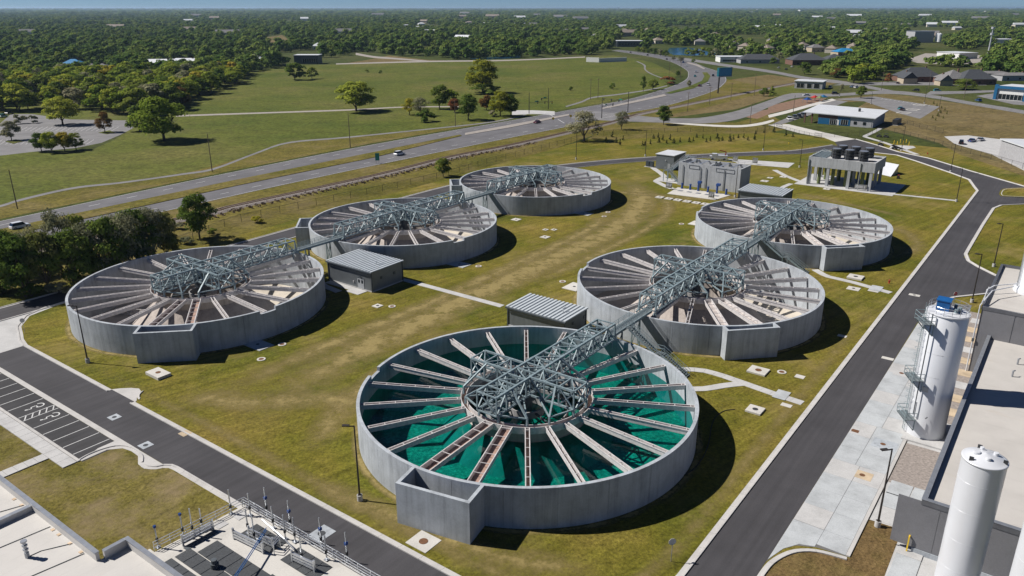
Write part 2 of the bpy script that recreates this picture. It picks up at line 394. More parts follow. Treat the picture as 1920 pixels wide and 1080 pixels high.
def nearest_order(inner):
    c = (sum(p[0] for p in inner)/4, sum(p[1] for p in inner)/4)
    return sorted(inner, key=lambda p: math.atan2(p[1]-c[1], p[0]-c[0]))
bm = bmesh.new(); es = []
for lp in (o4, nearest_order(i4)):
    vs = [bm.verts.new((p[0],p[1],0)) for p in lp]
    for i in range(4): es.append(bm.edges.new((vs[i], vs[(i+1)%4])))
bmesh.ops.triangle_fill(bm, use_beauty=True, use_dissolve=False, edges=es)
for f in bm.faces:
    if f.normal.z < 0: f.normal_flip()
me = bpy.data.meshes.new('ground'); bm.to_mesh(me); bm.free(); me.materials.append(M['wild_ground'])
inst('ground', me, kind='structure')

def sheet(name, pts, z, mat, kind='structure', parent=None):
    return MB().sheet(pts, z).build(name, M[mat], parent, kind=kind if parent is None else None)

# --- grass and soil beyond the plant
sheet('meadow', px((-300,372),(0,290),(0,276),(120,290),(170,282),(215,262),(255,235),(330,228),(365,190),(395,178),(440,140),(540,124),(700,118),(960,111),(1095,108),(1150,104),(1190,110),(1225,118),(1270,140),(1250,165),(1120,195),(1020,212),(960,223),(700,268),(440,318),(0,410),(-300,474)), .02, 'meadow')
sheet('meadow', px((-300,230),(0,150),(330,150),(420,150),(390,178),(330,226),(250,232),(0,240)), .012, 'meadow')
sheet('roadside_verge', px((-300,402),(0,384),(140,354),(345,326),(480,289),(545,268),(660,258),(860,238),(1000,214),(960,223),(700,268),(440,319),(0,411),(-300,475)), .03, 'verge')
sheet('railway_verge', px((-300,530),(0,466),(440,366),(700,310),(960,257),(1072,235),(1177,211),(1255,196),(1335,171),(1362,148),(1420,160),(1440,172),(1330,200),(1240,218),(1150,235),(1125,250),(1030,282),(960,300),(800,345),(480,432),(0,563),(-300,650)), .024, 'verge')
sheet('dry_verge', px((1150,232),(1262,226),(1380,230),(1440,213),(1490,240),(1430,250),(1330,252),(1150,262),(1100,262)), .03, 'verge')
sheet('far_lawn', px((1365,150),(1440,140),(1520,150),(1590,152),(1485,174),(1440,186),(1380,205),(1262,220),(1200,215),(1340,172)), .02, 'tan_field')
sheet('tan_field', px((1585,215),(1640,183),(1680,178),(1760,188),(1920,212),(2200,270),(2200,420),(1920,330),(1800,290),(1760,268),(1700,252),(1660,243)), .022, 'tan_field')
sheet('tan_field', px((1500,196),(1560,186),(1660,176),(1735,183),(1760,196),(1700,214),(1620,190)), .03, 'tan_field')
sheet('green_lawn', px((1440,182),(1448,165),(1500,160),(1560,167),(1560,175),(1480,180)), .035, 'meadow')
sheet('dirt_bank', px((1440,199),(1500,185),(1550,184),(1540,190),(1480,205),(1440,214)), .05, 'dirt')
sheet('dirt_bank', px((1378,217),(1440,205),(1442,214),(1420,223)), .045, 'dirt')
for k, P4 in enumerate([((690,112),(730,104),(800,112),(870,115),(760,117),(640,120)), ((480,82),(500,70),(530,66),(545,78),(520,88))]):
    sheet('dry_field', px(*P4), .04+.01*k, 'tan_field')
MB().sheet(px((1115,196),(1250,172),(1300,163),(1290,168),(1180,190)), .02)

TRK = [0]
def worn_track(pts, w, strength=.8, z=None):
    TRK[0] += 1; z = .003+.0011*TRK[0] if z is None else z
    P = resample(smooth_line(SS(*pts), 8), 90); rows = [-1,-.7,-.35,0,.35,.7,1]; m = MB(); n = len(P); vs = []; ed = []
    for q in rows: vs += [(x,y,z) for x, y in offset(P, q*w/2)]; ed += [(1-abs(q))*strength*min(1, 6*i/n, 6*(n-1-i)/n) for i in range(n)]
    m.add(vs, [(r_*n+i, (r_+1)*n+i, (r_+1)*n+i+1, r_*n+i+1) for r_ in range(len(rows)-1) for i in range(n-1)])
    o = m.build('worn_track', M['worn_turf'], kind='structure'); a = o.data.attributes.new('wear', 'FLOAT', 'POINT'); a.data.foreach_set('value', ed)
    for f in o.data.polygons:
        if f.normal.z < 0: f.flip()
m, ns, ls, b = new_mat('worn_turf'); c = coords(ns, ls); out = ns['Material Output']
b.inputs['Roughness'].default_value = .95; ls.new(ramp(ns, ls, noise(ns, ls, c, 2.2, 6, .75), [(.3, (.17,.135,.038)), (.5, (.245,.188,.064)), (.72, (.34,.26,.10))]), b.inputs['Base Color'])
at_ = ns.new('ShaderNodeAttribute'); at_.attribute_name = 'wear'; mu = ns.new('ShaderNodeMath'); mu.operation = 'MULTIPLY'; ls.new(at_.outputs['Fac'], mu.inputs[0])
ls.new(ramp(ns, ls, noise(ns, ls, c, .35, 7, .72), [(.32, g1(.1)), (.62, g1(1.5))]), mu.inputs[1]); tr = ns.new('ShaderNodeBsdfTransparent'); x = ns.new('ShaderNodeMixShader')
ls.new(mu.outputs[0], x.inputs[0]); ls.new(tr.outputs[0], x.inputs[1]); ls.new(b.outputs[0], x.inputs[2]); ls.new(x.outputs[0], out.inputs[0])
worn_track(((-8,58),(0,63),(14,66),(30,67),(52,67.5),(80,68),(105,69),(125,72),(145,79),(160,90),(166,104)), 12, 1.1)
worn_track(((-9,70),(4,72),(20,72.5),(45,72),(75,73),(100,74),(120,78),(136,86)), 6, .85)
worn_track(((-7,48),(8,55.5),(28,58.5),(38,57)), 6, .9); worn_track(((62,62),(90,62),(118,63),(140,68),(156,80)), 5, .8)
worn_track(((-8,76),(-3,66),(4,58),(6,50)), 7, .8); worn_track(((-11,44),(-9,20),(-4,6)), 5, .8); worn_track(((146,100),(152,80),(158,62),(172,54)), 6, .7)
worn_track(((112,14),(135,3.5),(150,6),(160,18)), 5, .6); worn_track(((170,12),(176,30),(182,45)), 4, .6)
worn_track(((-10.5,100),(-10.5,60),(-10.8,30),(-9,8),(0,2.2),(40,2),(100,2)), 2.6, .5)
for i_, (ta, tb) in enumerate(TANKS):
    worn_track([(ta+23.2*math.cos(k*math.pi/18), tb+23.2*math.sin(k*math.pi/18)) for k in range(1,36)], 1.5, 1.0, .0022)
# --- plant roads
road_pts = px((1564,264),(1603,261),(1645,273),(1683,285),(1740,297),(1815,320),(1920,350),(2060,390),(2060,412),(1920,382),(1875,384),(1860,390),(1840,420),(1812,467),(1807,482),(1830,500),(1862,516),(1990,565),(1990,585),(1850,549),(1785,556),(1755,567),(1725,597))
road_pts += SS((60,-6.6),(-30,-6.6),(-30,0),(218,0)) + px((1824,350),(1815,337),(1780,324),(1715,302),(1680,291),(1635,286),(1574,280))
sheet('plant_road', road_pts, .012, 'asphalt_new')
sheet('plant_road', SS((-19.5,-6.7),(-19.5,113.9),(-12.9,113.9),(-12.9,12),(-11,5),(-6,1.2),(-.2,0),(-.2,-6.7)), .008, 'asphalt_new')
FAR_ROAD = smooth_line(SS((-60,132.5),(-9,132.8),(50,133.5),(116,135),(150,132),(177,124),(208,106),(245,75.4))+px((1500,285),(1575,274)), 5)
ribbon(offset(FAR_ROAD, 3.2), offset(FAR_ROAD, -3.2), .010, 90).build('plant_road', M['asphalt_new'], kind='structure')

def kerb(pts, side=1, width=.75, seg=3.0, z=0, mat='kerb_concrete'):
    """kerb and gutter cast in lengths; pts run along the asphalt edge, side=+1 puts the kerb to their left"""
    P = np.array(pts, float); L = float(np.sum(np.linalg.norm(np.diff(P, axis=0), axis=1)))
    root = empty('kerb', (P[0][0],P[0][1],0), kind='structure')
    n = max(1, round(L/seg)); sub = 4; Q = np.array(resample(pts, n*sub+1)); T = np.gradient(Q, axis=0); T /= np.linalg.norm(T, axis=1)[:,None]+1e-9
    N = np.stack([-T[:,1], T[:,0]], 1)*side; prof = [(0,0),(0,.024),(width*.62,.034),(width*.70,.14),(width,.145),(width,0)]
    for k in range(n):
        m = MB(); vs = []; idx = range(k*sub, k*sub+sub+1)
        for c, i in enumerate(idx):
            p = Q[i]-P[0]
            if c == sub and k < n-1: p = p-T[i]*.03
            vs += [(p[0]+N[i][0]*d, p[1]+N[i][1]*d, z+h) for d, h in prof]
        K = len(prof); fs = []
        for c in range(sub):
            for q in range(K-1):
                f = (c*K+q, (c+1)*K+q, (c+1)*K+q+1, c*K+q+1); fs.append(f if side < 0 else f[::-1])
        fs += [tuple(range(K)), tuple(sub*K+q for q in range(K-1,-1,-1))]
        m.add(vs, fs).build('kerb_segment', M[mat], root)
    return root
def arc(c, r, a0, a1, n=10): return [(c[0]+r*math.cos(math.radians(a0+(a1-a0)*i/n)), c[1]+r*math.sin(math.radians(a0+(a1-a0)*i/n))) for i in range(n+1)]
kerb(SS((-12.9,113.8),(-12.9,86)), -1)
kerb(SS((-12.9,79.6),(-12.9,14),(-12.5,9),(-10.5,4.5),(-6,1),(0,0),(40,0),(80,0),(120,0),(160,0),(200,0),(218,0))+px((1824,350),(1815,337),(1780,324),(1715,302),(1680,291),(1635,286)), -1)
kerb(px((1683,285),(1740,297),(1815,320),(1920,350),(2000,373)), 1)
kerb(px((1603,261),(1645,273),(1683,285)), 1)
kerb(px((1930,382),(1920,382),(1875,384),(1860,390),(1840,420),(1812,467),(1807,476),(1812,489),(1830,500),(1862,516),(1905,532)), 1)
kerb(px((1850,549),(1785,556),(1755,567),(1725,597)), 1)
kerb(resample(offset(FAR_ROAD, 3.2), 40), 1, .6, 6); kerb(resample(offset(FAR_ROAD, -3.2), 40), -1, .6, 6)
isl = smooth_line(px((1935,352),(1885,354),(1874,361),(1876,367),(1890,369),(1940,371)), 4)
MB().prism(isl, .012, .13).build('traffic_island', M['lawn'], kind='structure'); kerb(isl, 1, .7)
kerb(SS((-12.9,113.8),(-12.2,117),(-11.4,119.1),(-9.9,123.4),(-6.7,127.5),(-3.1,129.0),(2,129.2)), 1)
sheet('concrete_junction', SS((-17.2,113.9),(-12.9,113.9),(-12.1,118),(-9.9,123.4),(-6.7,127.5),(0,129.4),(-30,130),(-30,113.9)), .018, 'concrete')
for k, (a, b) in enumerate([(-16.2,116.2),(-16.4,120.8),(-16.6,125.4),(-21.2,116.2),(-21.2,120.8)]):
    pass
# concrete inlet throat on the edge of the lawn
thr = SS((-12.9,86.1),(-11.9,85.3),(-10.9,84.2),(-10.3,83.0),(-10.6,81.9),(-11.4,81.3),(-12.1,80.4),(-12.5,79.7),(-12.9,79.4))
MB().prism(thr, 0, .028).build('gutter_throat', M['kerb_concrete'], kind='structure'); kerb(smooth_line(SS((-10.5,81.9),(-11.2,81.5),(-11.9,80.7),(-12.2,79.8)), 3), 1, .3, 4)

# --- car park stalls beside the road, pavement
sheet('gutter_strip', quad_s(-20.3, -19.52, 66.5, 130), .02, 'kerb_concrete')
sheet('dry_lawn', SS((-74,30),(-19.6,30),(-19.6,66),(-19.6,70),(-27.5,70.2),(-27.5,149),(-74,149)), .004, 'lawn_dry')
sheet('parking_bay', quad_s(-25.3, -20.32, 69.6, 130), .014, 'asphalt_stall')
lot = empty('bay_marking', (*S(-20.4,80),0), kind='structure')
def mark(pts, z=.019, name='stall_line', parent=lot):
    o = S(-20.4,80); return MB().sheet([(p[0]-o[0], p[1]-o[1]) for p in pts], z).build(name, M['white_paint'], parent)
def stroke(p, q, w, z=.019, name='stall_line'):
    p, q = S(*p), S(*q); d = (q[0]-p[0], q[1]-p[1]); L = math.hypot(*d); n = (-d[1]/L*w/2, d[0]/L*w/2)
    return mark([(p[0]-n[0],p[1]-n[1]),(q[0]-n[0],q[1]-n[1]),(q[0]+n[0],q[1]+n[1]),(p[0]+n[0],p[1]+n[1])], z, name)
for b in [72.3,75.05,77.8,80.6,83.4,86.6,88.0,91.4,94.2,97,99.8,102.6,105.4,108.2,111,113.8]: stroke((-25.15,b),(-20.4,b), .13)
for i in range(5): stroke((-24.9+i*.95,86.7),(-24.2+i*.95,87.9), .15, name='hatch_line')
for bc in (89.7, 85.0):                          # wheelchair symbols
    o = (-21.9, bc); m = MB()
    def sy(p): q = S(o[0]+p[0], o[1]+p[1]); r = S(-20.4,80); return (q[0]-r[0], q[1]-r[1])
    th = [math.radians(a) for a in range(-150, 95, 15)]; w0, w1 = .52, .70
    vs = [(*sy((.25+r*math.cos(t), r*math.sin(t))), .0195) for r in (w0, w1) for t in th]; n = len(th)
    m.add(vs, [(i, n+i, n+i+1, i+1) for i in range(n-1)])
    def ln(p, q, w=.16):
        d = (q[0]-p[0], q[1]-p[1]); L = math.hypot(*d); n_ = (-d[1]/L*w/2, d[0]/L*w/2)
        m.sheet([sy((p[0]-n_[0],p[1]-n_[1])), sy((q[0]-n_[0],q[1]-n_[1])), sy((q[0]+n_[0],q[1]+n_[1])), sy((p[0]+n_[0],p[1]+n_[1]))], .0215)
    ln((-.1,-.5),(-.1,.25)); ln((-.1,.2),(-.75,.2)); ln((-.75,.2),(-.95,-.3)); ln((-.95,-.3),(-1.35,-.1)); ln((-1.2,-.2),(-1.7,.0),.28)
    m.build('wheelchair_symbol', M['white_paint'], lot)
pv = empty('pavement', (*S(-26.5,80),0), kind='structure'); pvo = S(-26.5,80)
def slab(a0, a1, b0, b1, z0, z1, mat, parent, org, name='paving_slab', g=.02):
    MB().prism([(p[0]-org[0], p[1]-org[1]) for p in quad_s(a0+g, a1-g, b0+g, b1-g)], z0, z1).build(name, M[mat], parent)
for i in range(34): slab(-27.5, -25.75, 70.0+i*1.75, 71.75+i*1.75, 0, .13, 'concrete', pv, pvo)
for i in range(11): slab(-25.72, -25.3, 70.0+i*5.4, 75.4+i*5.4, 0, .145, 'kerb_concrete', pv, pvo, 'kerb_segment')
for i in range(5): slab(-33.5+i*1.2, -32.3+i*1.2, 73.7, 75.4, 0, .13, 'concrete', pv, pvo)
kc = smooth_line(SS((-25.3,69.9),(-24,70.2),(-22.5,70.1),(-21.2,69.6),(-20.4,68.4),(-20.2,66.5),(-20.5,64.8),(-21.2,63.6)), 4)
kerb(kc, 1, .5, 2.2)
sheet('concrete_apron', SS((-25.3,69.9),(-22.5,71.2),(-20.3,71.2),(-19.55,68),(-19.55,60),(-20.3,60.5),(-21.5,61.8),(-21.4,63.4),(-20.4,65.2),(-20.3,67),(-20.6,68.6),(-22,69.9)), .024, 'kerb_concrete')
kerb(smooth_line(SS((-21.5,62.6),(-21.4,61.6),(-20.7,60.5),(-19.6,59.5),(-19.5,56)), 4)+SS((-19.5,50),(-19.5,44),(-19.5,20)), 1)

# --- concrete apron beside the right-hand road, cast in panels
ap = empty('concrete_apron', (*S(40,-10),0), kind='structure'); apo = S(40,-10)
sheet('apron_bed', SS((7.6,-6.62),(10.5,-7.3),(12,-8.3),(13,-10.2),(13.4,-13.3),(104,-13.3),(102,-8),(96,-6.62)), .006, 'joint_dark')
MB().prism([(p[0]-apo[0],p[1]-apo[1]) for p in SS((8,-6.64),(10.7,-7.4),(12.4,-8.5),(13.0,-9.98),(16.4,-9.98),(16.4,-6.64))], .006, .03).build('apron_panel', M['concrete_blue'], ap)
for i, a in enumerate(np.arange(16.45, 97, 3.9)):
    a1 = min(a+3.9, 99); slab(a, a1, -9.98 if a < 31 or a > 40 else -9.4, -6.64, .006, .03, 'concrete_blue' if i % 3 else 'concrete', ap, apo, 'apron_panel', .012)
    if a < 95: slab(a, a1, -13.0, -10.0 if a < 31 or a > 40 else -9.42, .006, .03, 'concrete_blue' if (i+1) % 4 else 'concrete', ap, apo, 'apron_panel', .012)
slab(13.5, 16.45, -13.0, -10.0, .006, .03, 'concrete_blue', ap, apo, 'apron_panel', .012)
slab(13.4, 52, -13.45, -13.03, .0, .15, 'kerb_concrete', ap, apo, 'kerb_segment', .01)
sheet('gravel_bed', quad_s(30.6, 41.6, -17.9, -13.5), .02, 'ballast')
sheet('brown_lawn', SS((13.3,-13.5),(21.4,-13.5),(21.6,-16.9),(0,-17.2),(-30,-17.2),(-30,-6.7),(6,-6.7),(9,-7.2),(11.5,-8.6),(12.8,-10.6)), .010, 'brown_turf')
kerb(smooth_line(SS((-20,-6.62),(0,-6.62),(6,-6.64),(8.5,-7.0),(10.8,-8.0),(12.2,-9.4),(12.9,-11),(13.3,-13.2)), 4), -1, .6)
wk = empty('pavement', (*S(15,-20),0), kind='structure'); wko = S(15,-20)
for i in range(7): slab(-10+i*4.5, -5.5+i*4.5, -19.6, -17.2, 0, .11, 'concrete_blue' if i % 2 else 'concrete', wk, wko)
for i in range(6): slab(-10+i*4.5, -5.5+i*4.5, -22.4, -19.64, 0, .11, 'concrete', wk, wko)
for a, b, m_ in ((21.7,-17.0,'sandy_slab'),(21.7,-15.4,'concrete'),(25,-15.4,'concrete_blue'),(25,-17.0,'sandy_slab'),(28,-15.4,'concrete_blue'),(28,-17.0,'concrete_blue')):
    slab(a, a+3.2, b-.9, b+1.55 if b > -16 else b+.6, 0, .06, m_, wk, wko)
sheet('gravel_bed', quad_s(50, 100, -17.9, -13.5), .016, 'ballast')
for i in range(9): slab(53+i*5.1, 55.6+i*5.1, -17.8, -14.2+(.8 if i % 2 else 0), 0, .07, 'sandy_slab' if i % 3 != 2 else 'concrete', wk, wko, 'paving_slab')

sheet('building_skirt', SS((21.3,-13.5),(60,-13.5),(60,-30),(-30,-30),(-30,-17.0),(21.3,-16.7)), .005, 'concrete')
# --- footpaths between the tanks
FPZ = [0]
def footpath(pts, w, seg=1.6, name='footpath', mat='concrete'):
    FPZ[0] += 1; hz_ = .05+.0025*FPZ[0]
    P = resample(pts, max(2, round(sum(math.dist(p,q) for p,q in zip(pts,pts[1:]))/seg)+1)); L, R = offset(P, w/2), offset(P, -w/2)
    root = empty(name, (*P[0],0), kind='structure'); o = P[0]
    for i in range(len(P)-1):
        q = [L[i],R[i],R[i+1],L[i+1]]; c = (sum(x for x,_ in q)/4, sum(y for _,y in q)/4)
        MB().prism([(c[0]+(x-c[0])*.985-o[0], c[1]+(y-c[1])*.985-o[1]) for x, y in q], 0, hz_).build('paving_slab', M[mat], root)
footpath(SS((49.6,86),(49.6,59.5)), 1.5); footpath(SS((39,100),(37,96.5),(36.4,91)), 1.6)
footpath(SS((43.8,20.8),(45.4,18.6),(46.2,16.5),(46.2,14),(45.7,10.5),(44.9,5),(44.5,.9)), 1.5)
footpath(SS((38.2,16.8),(40.5,14),(43.5,12),(45.4,10.2)), 1.5)
footpath(SS((108.0,17.6),(105.0,14.4),(104.2,8.6),(102,.9)), 1.6)
for a, b, sa, sb, rz in ((45.2,4.2,3.0,1.9,0),(103,3.9,3.4,2.2,0)):
    sheet('ramp_pad', quad_s(a-sa/2, a+sa/2, b-sb/2, b+sb/2), .098, 'concrete_blue')
def tank_pad(ti, az, r0, w, d): pass

# ------------------------------------------------------------------ clarifier tanks
RIM, RI = 5.25, 22.35
LA0, LN = -90.7, 22                              # launders: first bearing, number
UNIT = MB().box(-.5,.5,-.5,.5,-.5,.5)
_unit = {}
def member(name, p, q, w, parent, mat='galvanised', h=None):
    """one straight steel member between two points of its parent's frame"""
    if mat not in _unit: _unit[mat] = UNIT.mesh('steel_member', M[mat])
    p, q = Vector(p), Vector(q); d = q-p; L = d.length
    o = bpy.data.objects.new(name, _unit[mat]); COL.objects.link(o); o.parent = parent
    up = Vector((0,0,1)) if abs(d.normalized().z) < .95 else Vector((0,1,0))
    x = d.normalized(); y = up.cross(x).normalized(); z = x.cross(y)
    o.matrix_local = Matrix.Translation((p+q)/2) @ Matrix((x,y,z)).transposed().to_4x4() @ Matrix.Diagonal((L,w,h or w,1))
    return o
def launder_mesh(w, r0, r1):
    m = MB(); t = .05; z0, z1 = 4.02, 4.72
    m.box(r0, r1, -w/2-t, -w/2, z0, z1); m.box(r0, r1, w/2, w/2+t, z0, z1)
    m.box(r0, r1, -w/2-t-.07, -w/2-t, z1-.09, z1+.004); m.box(r0, r1, w/2+t, w/2+t+.07, z1-.09, z1+.004)
    m.box(r1-.05, r1, -w/2, w/2, z0, z1-.01)
    n = int((r1-r0)/2.1)
    for i in range(n+1):
        x = r0+.5+i*(r1-r0-1)/n; m.box(x-.04, x+.04, -w/2, w/2, z1-.08, z1-.012)
    bed = MB().box(r0, r1-.05, -w/2, w/2, z0+.02, z0+.10)
    return m.mesh('launder', M['launder_paint']), bed.mesh('trough_bed', M['launder_bed']), bed.mesh('trough_bed', M['dry_bed'])
LM = launder_mesh(.40, 8.95, RI-.02); LMW = launder_mesh(1.25, 8.95, RI-.02)
def tank_wall(notch):
    angs = [i*2.0 for i in range(180)]; tops = {}
    n0, n1 = notch; ring = []
    for a in angs:
        ring.append((a, RIM-.62 if n0 < a < n1 else RIM))
    ring += [(n0-.01, RIM), (n0+.01, RIM-.62), (n1-.01, RIM-.62), (n1+.01, RIM)]
    def top_at(a): return RIM-.62 if n0 < a < n1 else RIM
    joints = [7.5+15*k for k in range(24)]; groove = {}
    for j in joints:
        ring += [(j-.07, top_at(j)), (j+.0001, top_at(j)), (j+.07, top_at(j))]; groove[j+.0001] = .05
    ring.sort(); m = MB(); vs = []
    for a, t in ring:
        RO = RT-groove.get(a, 0)
        c, s_ = math.cos(math.radians(a)), math.sin(math.radians(a))
        vs += [(RO*c, RO*s_, -.3), (RO*c, RO*s_, t), (RI*c, RI*s_, t), (RI*c, RI*s_, -4.2)]
    n = len(ring); fs = []
    for i in range(n):
        j = (i+1) % n; A, B = i*4, j*4
        fs += [(A, B, B+1, A+1), (A+1, B+1, B+2, A+2), (A+2, B+2, B+3, A+3)]
    m.add(vs, fs); return m
tank_info = [
 ('round concrete clarifier full of teal water, nearest the camera', (161.2,168.4), -114.3, 25.9, (10,11)),
 ('empty concrete clarifier right behind the water-filled one, middle of the right row', (152,162), -81, 24.3, (0,1)),
 ('empty concrete clarifier farthest along the right row, beside the kerbed road', (148,160), -81, 24.3, (0,1)),
 ('empty concrete clarifier at the front of the left row, near the parking bays', (315.1,322.8), -82.5, 25.4, (0,1)),
 ('empty concrete clarifier in the middle of the left row, behind the grey pump house', (306.2,313.8), -172, 25.5, (16,17)),
 ('empty concrete clarifier farthest along the left row, next to the curve of the plant road', (304.6,313), -172, 25.5, (16,17))]
def tank(i):
    label, notch, baz, bout, wide = tank_info[i]; full = i == 0
    t = empty('clarifier_tank', (*S(*TANKS[i]),0), label=label, cat='tank', group='round clarifier tanks')
    tank_wall(notch).build('wall', M['concrete_wall'], t)
    if full:
        MB().lathe([(RI,-1.1),(0,-1.1)], 72, closed=False).build('floor', M['algae_sparkle_floor'], t)
        MB().lathe([(RI-.01,2.2),(0,2.2)], 96, closed=False).build('water', M['tank_water'], t)
    else:
        MB().lathe([(RI,-3.0),(7,-4.5),(0,-4.6)], 72, closed=False).build('floor', M['tank_floor'], t)
    # ring launder, reaction skirt, draft tube, drive
    MB().lathe([(8.2,3.75),(8.2,4.68),(8.28,4.68),(8.28,3.97),(8.92,3.97),(8.92,4.72),(9.0,4.72),(9.0,3.75)], 66).build('ring_launder', M['launder_paint'], t)
    MB().lathe([(8.91,4.0),(8.29,4.0)], 66, closed=False).build('ring_bed', M['launder_bed'], t)
    MB().lathe([(8.25,3.74),(8.25,2.3),(13.4,-2.6),(13.3,-2.7),(8.1,2.2),(8.1,3.74)], 66).build('reaction_skirt', M['cone_lining'], t)
    MB().lathe([(5.7,2.75),(5.7,-1.0),(5.55,-1.0),(5.55,2.75)], 48).build('draft_tube', M['concrete_inner' if full else 'cone_lining'], t)
    MB().lathe([(2.5,3.2),(2.5,2.2),(2.3,2.2),(2.3,3.2)], 32).build('inner_tube', M['concrete_inner'], t)
    MB().cyl((0,0), .75, .75, -1, 5.75, 16).cyl((0,0), 1.35, 1.35, 4.2, 5.3, 8).build('drive_shaft', M['drive_grey'], t)
    for k in range(4): MB().bar((2.4*math.cos(k*math.pi/2+.5),2.4*math.sin(k*math.pi/2+.5),2.9),(5.6*math.cos(k*math.pi/2+.5),5.6*math.sin(k*math.pi/2+.5),2.9),.25).build('spoke', M['drive_grey'], t)
    for k in range(LN):
        a = math.radians(LA0+k*360/LN); w = k in wide or (k == 0 and 22 in wide)
        kk = (k in [(LN-x) % LN for x in ()])
        me = LMW if k in [x % LN for x in wide_idx(i)] else LM
        l = inst('launder', me[0], t, rot=(0,0,a)); inst('trough_bed', me[1] if full or (me is LMW and i == 3) else me[2], l)
    # effluent box cast against the wall
    bx = empty('effluent_box', (0,0,0), math.radians(baz)); bx.parent = t; xo = bout; h = RIM-.004; x0 = 22.0
    MB().box(xo-.42, xo, -4.55, 4.55, -.3, h).build('box_wall', M['concrete_wall'], bx)
    for s in (-1, 1): MB().box(x0, xo-.42, min(s*4.13,s*4.55), max(s*4.13,s*4.55), -.3, h-.001).build('box_wall', M['concrete_wall'], bx)
    MB().box(x0, xo-.42, -4.13, 4.13, 1.2, 1.4).build('box_floor', M['concrete_inner'], bx)
    if not full:                                   # sludge rakes resting on the bare floor
        for k, a in enumerate((UA+2.0, UA+2.0+math.pi)):
            m = MB(); N = 9
            for j in range(N):
                x0_, x1_ = 3+j*1.9, 3+(j+1)*1.9; z0 = -4.1+.07*x0_; z1 = -4.1+.07*x1_
                tp = 1.9*(1-j/N)+.5; tq = 1.9*(1-(j+1)/N)+.5
                for y in (-.7,.7):
                    m.bar((x0_,y,z0),(x1_,y,z1),.12); m.bar((x0_,0,z0+tp),(x0_,y,z0),.09); m.bar((x0_,y,z0),(x1_,0,z1+tq),.09)
                m.bar((x0_,0,z0+tp),(x1_,0,z1+tq),.12); m.bar((x0_,-.7,z0),(x0_,.7,z0),.09)
            o = m.build('rake_arm', M['launder_paint'], t); o.rotation_euler = (0,0,a)
    return t
def wide_idx(i): return {0:(20,21), 1:(0,1), 2:(0,1), 3:(0,1), 4:(16,17), 5:(16,17)}[i]
for i in range(6): tank(i)

# ------------------------------------------------------------------ steel bridges over the tanks
ZB, ZT, HW = 5.72, 8.3, 1.55
def truss_run(root, axis, lo, hi, rails=False, skip=None):
    """box truss along one axis of the root's frame"""
    def pt(x, y, z): return (x,y,z) if axis == 0 else (-y,x,z)
    n = max(2, round((hi-lo)/2.15)); xs = [lo+(hi-lo)*k/n for k in range(n+1)]
    for y in (-HW, HW):
        member('bottom_chord', pt(lo,y,ZB), pt(hi,y,ZB), .26, root); member('top_chord', pt(lo,y,ZT), pt(hi,y,ZT), .26, root)
        for k, x in enumerate(xs):
            member('post', pt(x,y,ZB), pt(x,y,ZT), .17, root)
            if k < n:
                if k % 2 == 0: member('diagonal', pt(x,y,ZB), pt(xs[k+1],y,ZT), .16, root)
                else: member('diagonal', pt(x,y,ZT), pt(xs[k+1],y,ZB), .16, root)
    for k, x in enumerate(xs):
        member('cross_beam', pt(x,-HW,ZT), pt(x,HW,ZT), .18, root); member('floor_beam', pt(x,-HW,ZB), pt(x,HW,ZB), .18, root)
        if k < n:
            s = 1 if k % 2 else -1; member('top_brace', pt(x,-HW*s,ZT), pt(xs[k+1],HW*s,ZT), .13, root)
    if rails:
        o = MB().box(lo, hi, -.62, .62, ZB+.10, ZB+.16) if axis == 0 else MB().box(-.62,.62,lo,hi,ZB+.10,ZB+.16)
        o.build('deck', M['deck_grating'], root)
        for y in (-.66,.66):
            for z in (.62,1.12): member('handrail', pt(lo,y,ZB+z), pt(hi,y,ZB+z), .06, root)
            for k, x in enumerate(xs): member('rail_post', pt(x,y,ZB+.1), pt(x,y,ZB+1.12), .06, root)
bridge_labels = ['teal-grey steel truss bridge over the water-filled clarifier', 'steel truss bridge spanning the middle clarifier of the right row from rim to rim',
 'steel truss bridge over the farthest clarifier of the right row', 'steel truss bridge over the front clarifier of the left row',
 'steel truss bridge spanning the middle clarifier of the left row', 'steel truss bridge over the farthest clarifier of the left row']
spans = [(-8.8,21.2), (-20.6,21.2), (-21.2,9.2), (-8.8,21.2), (-20.6,21.2), (-21.2,9.2)]
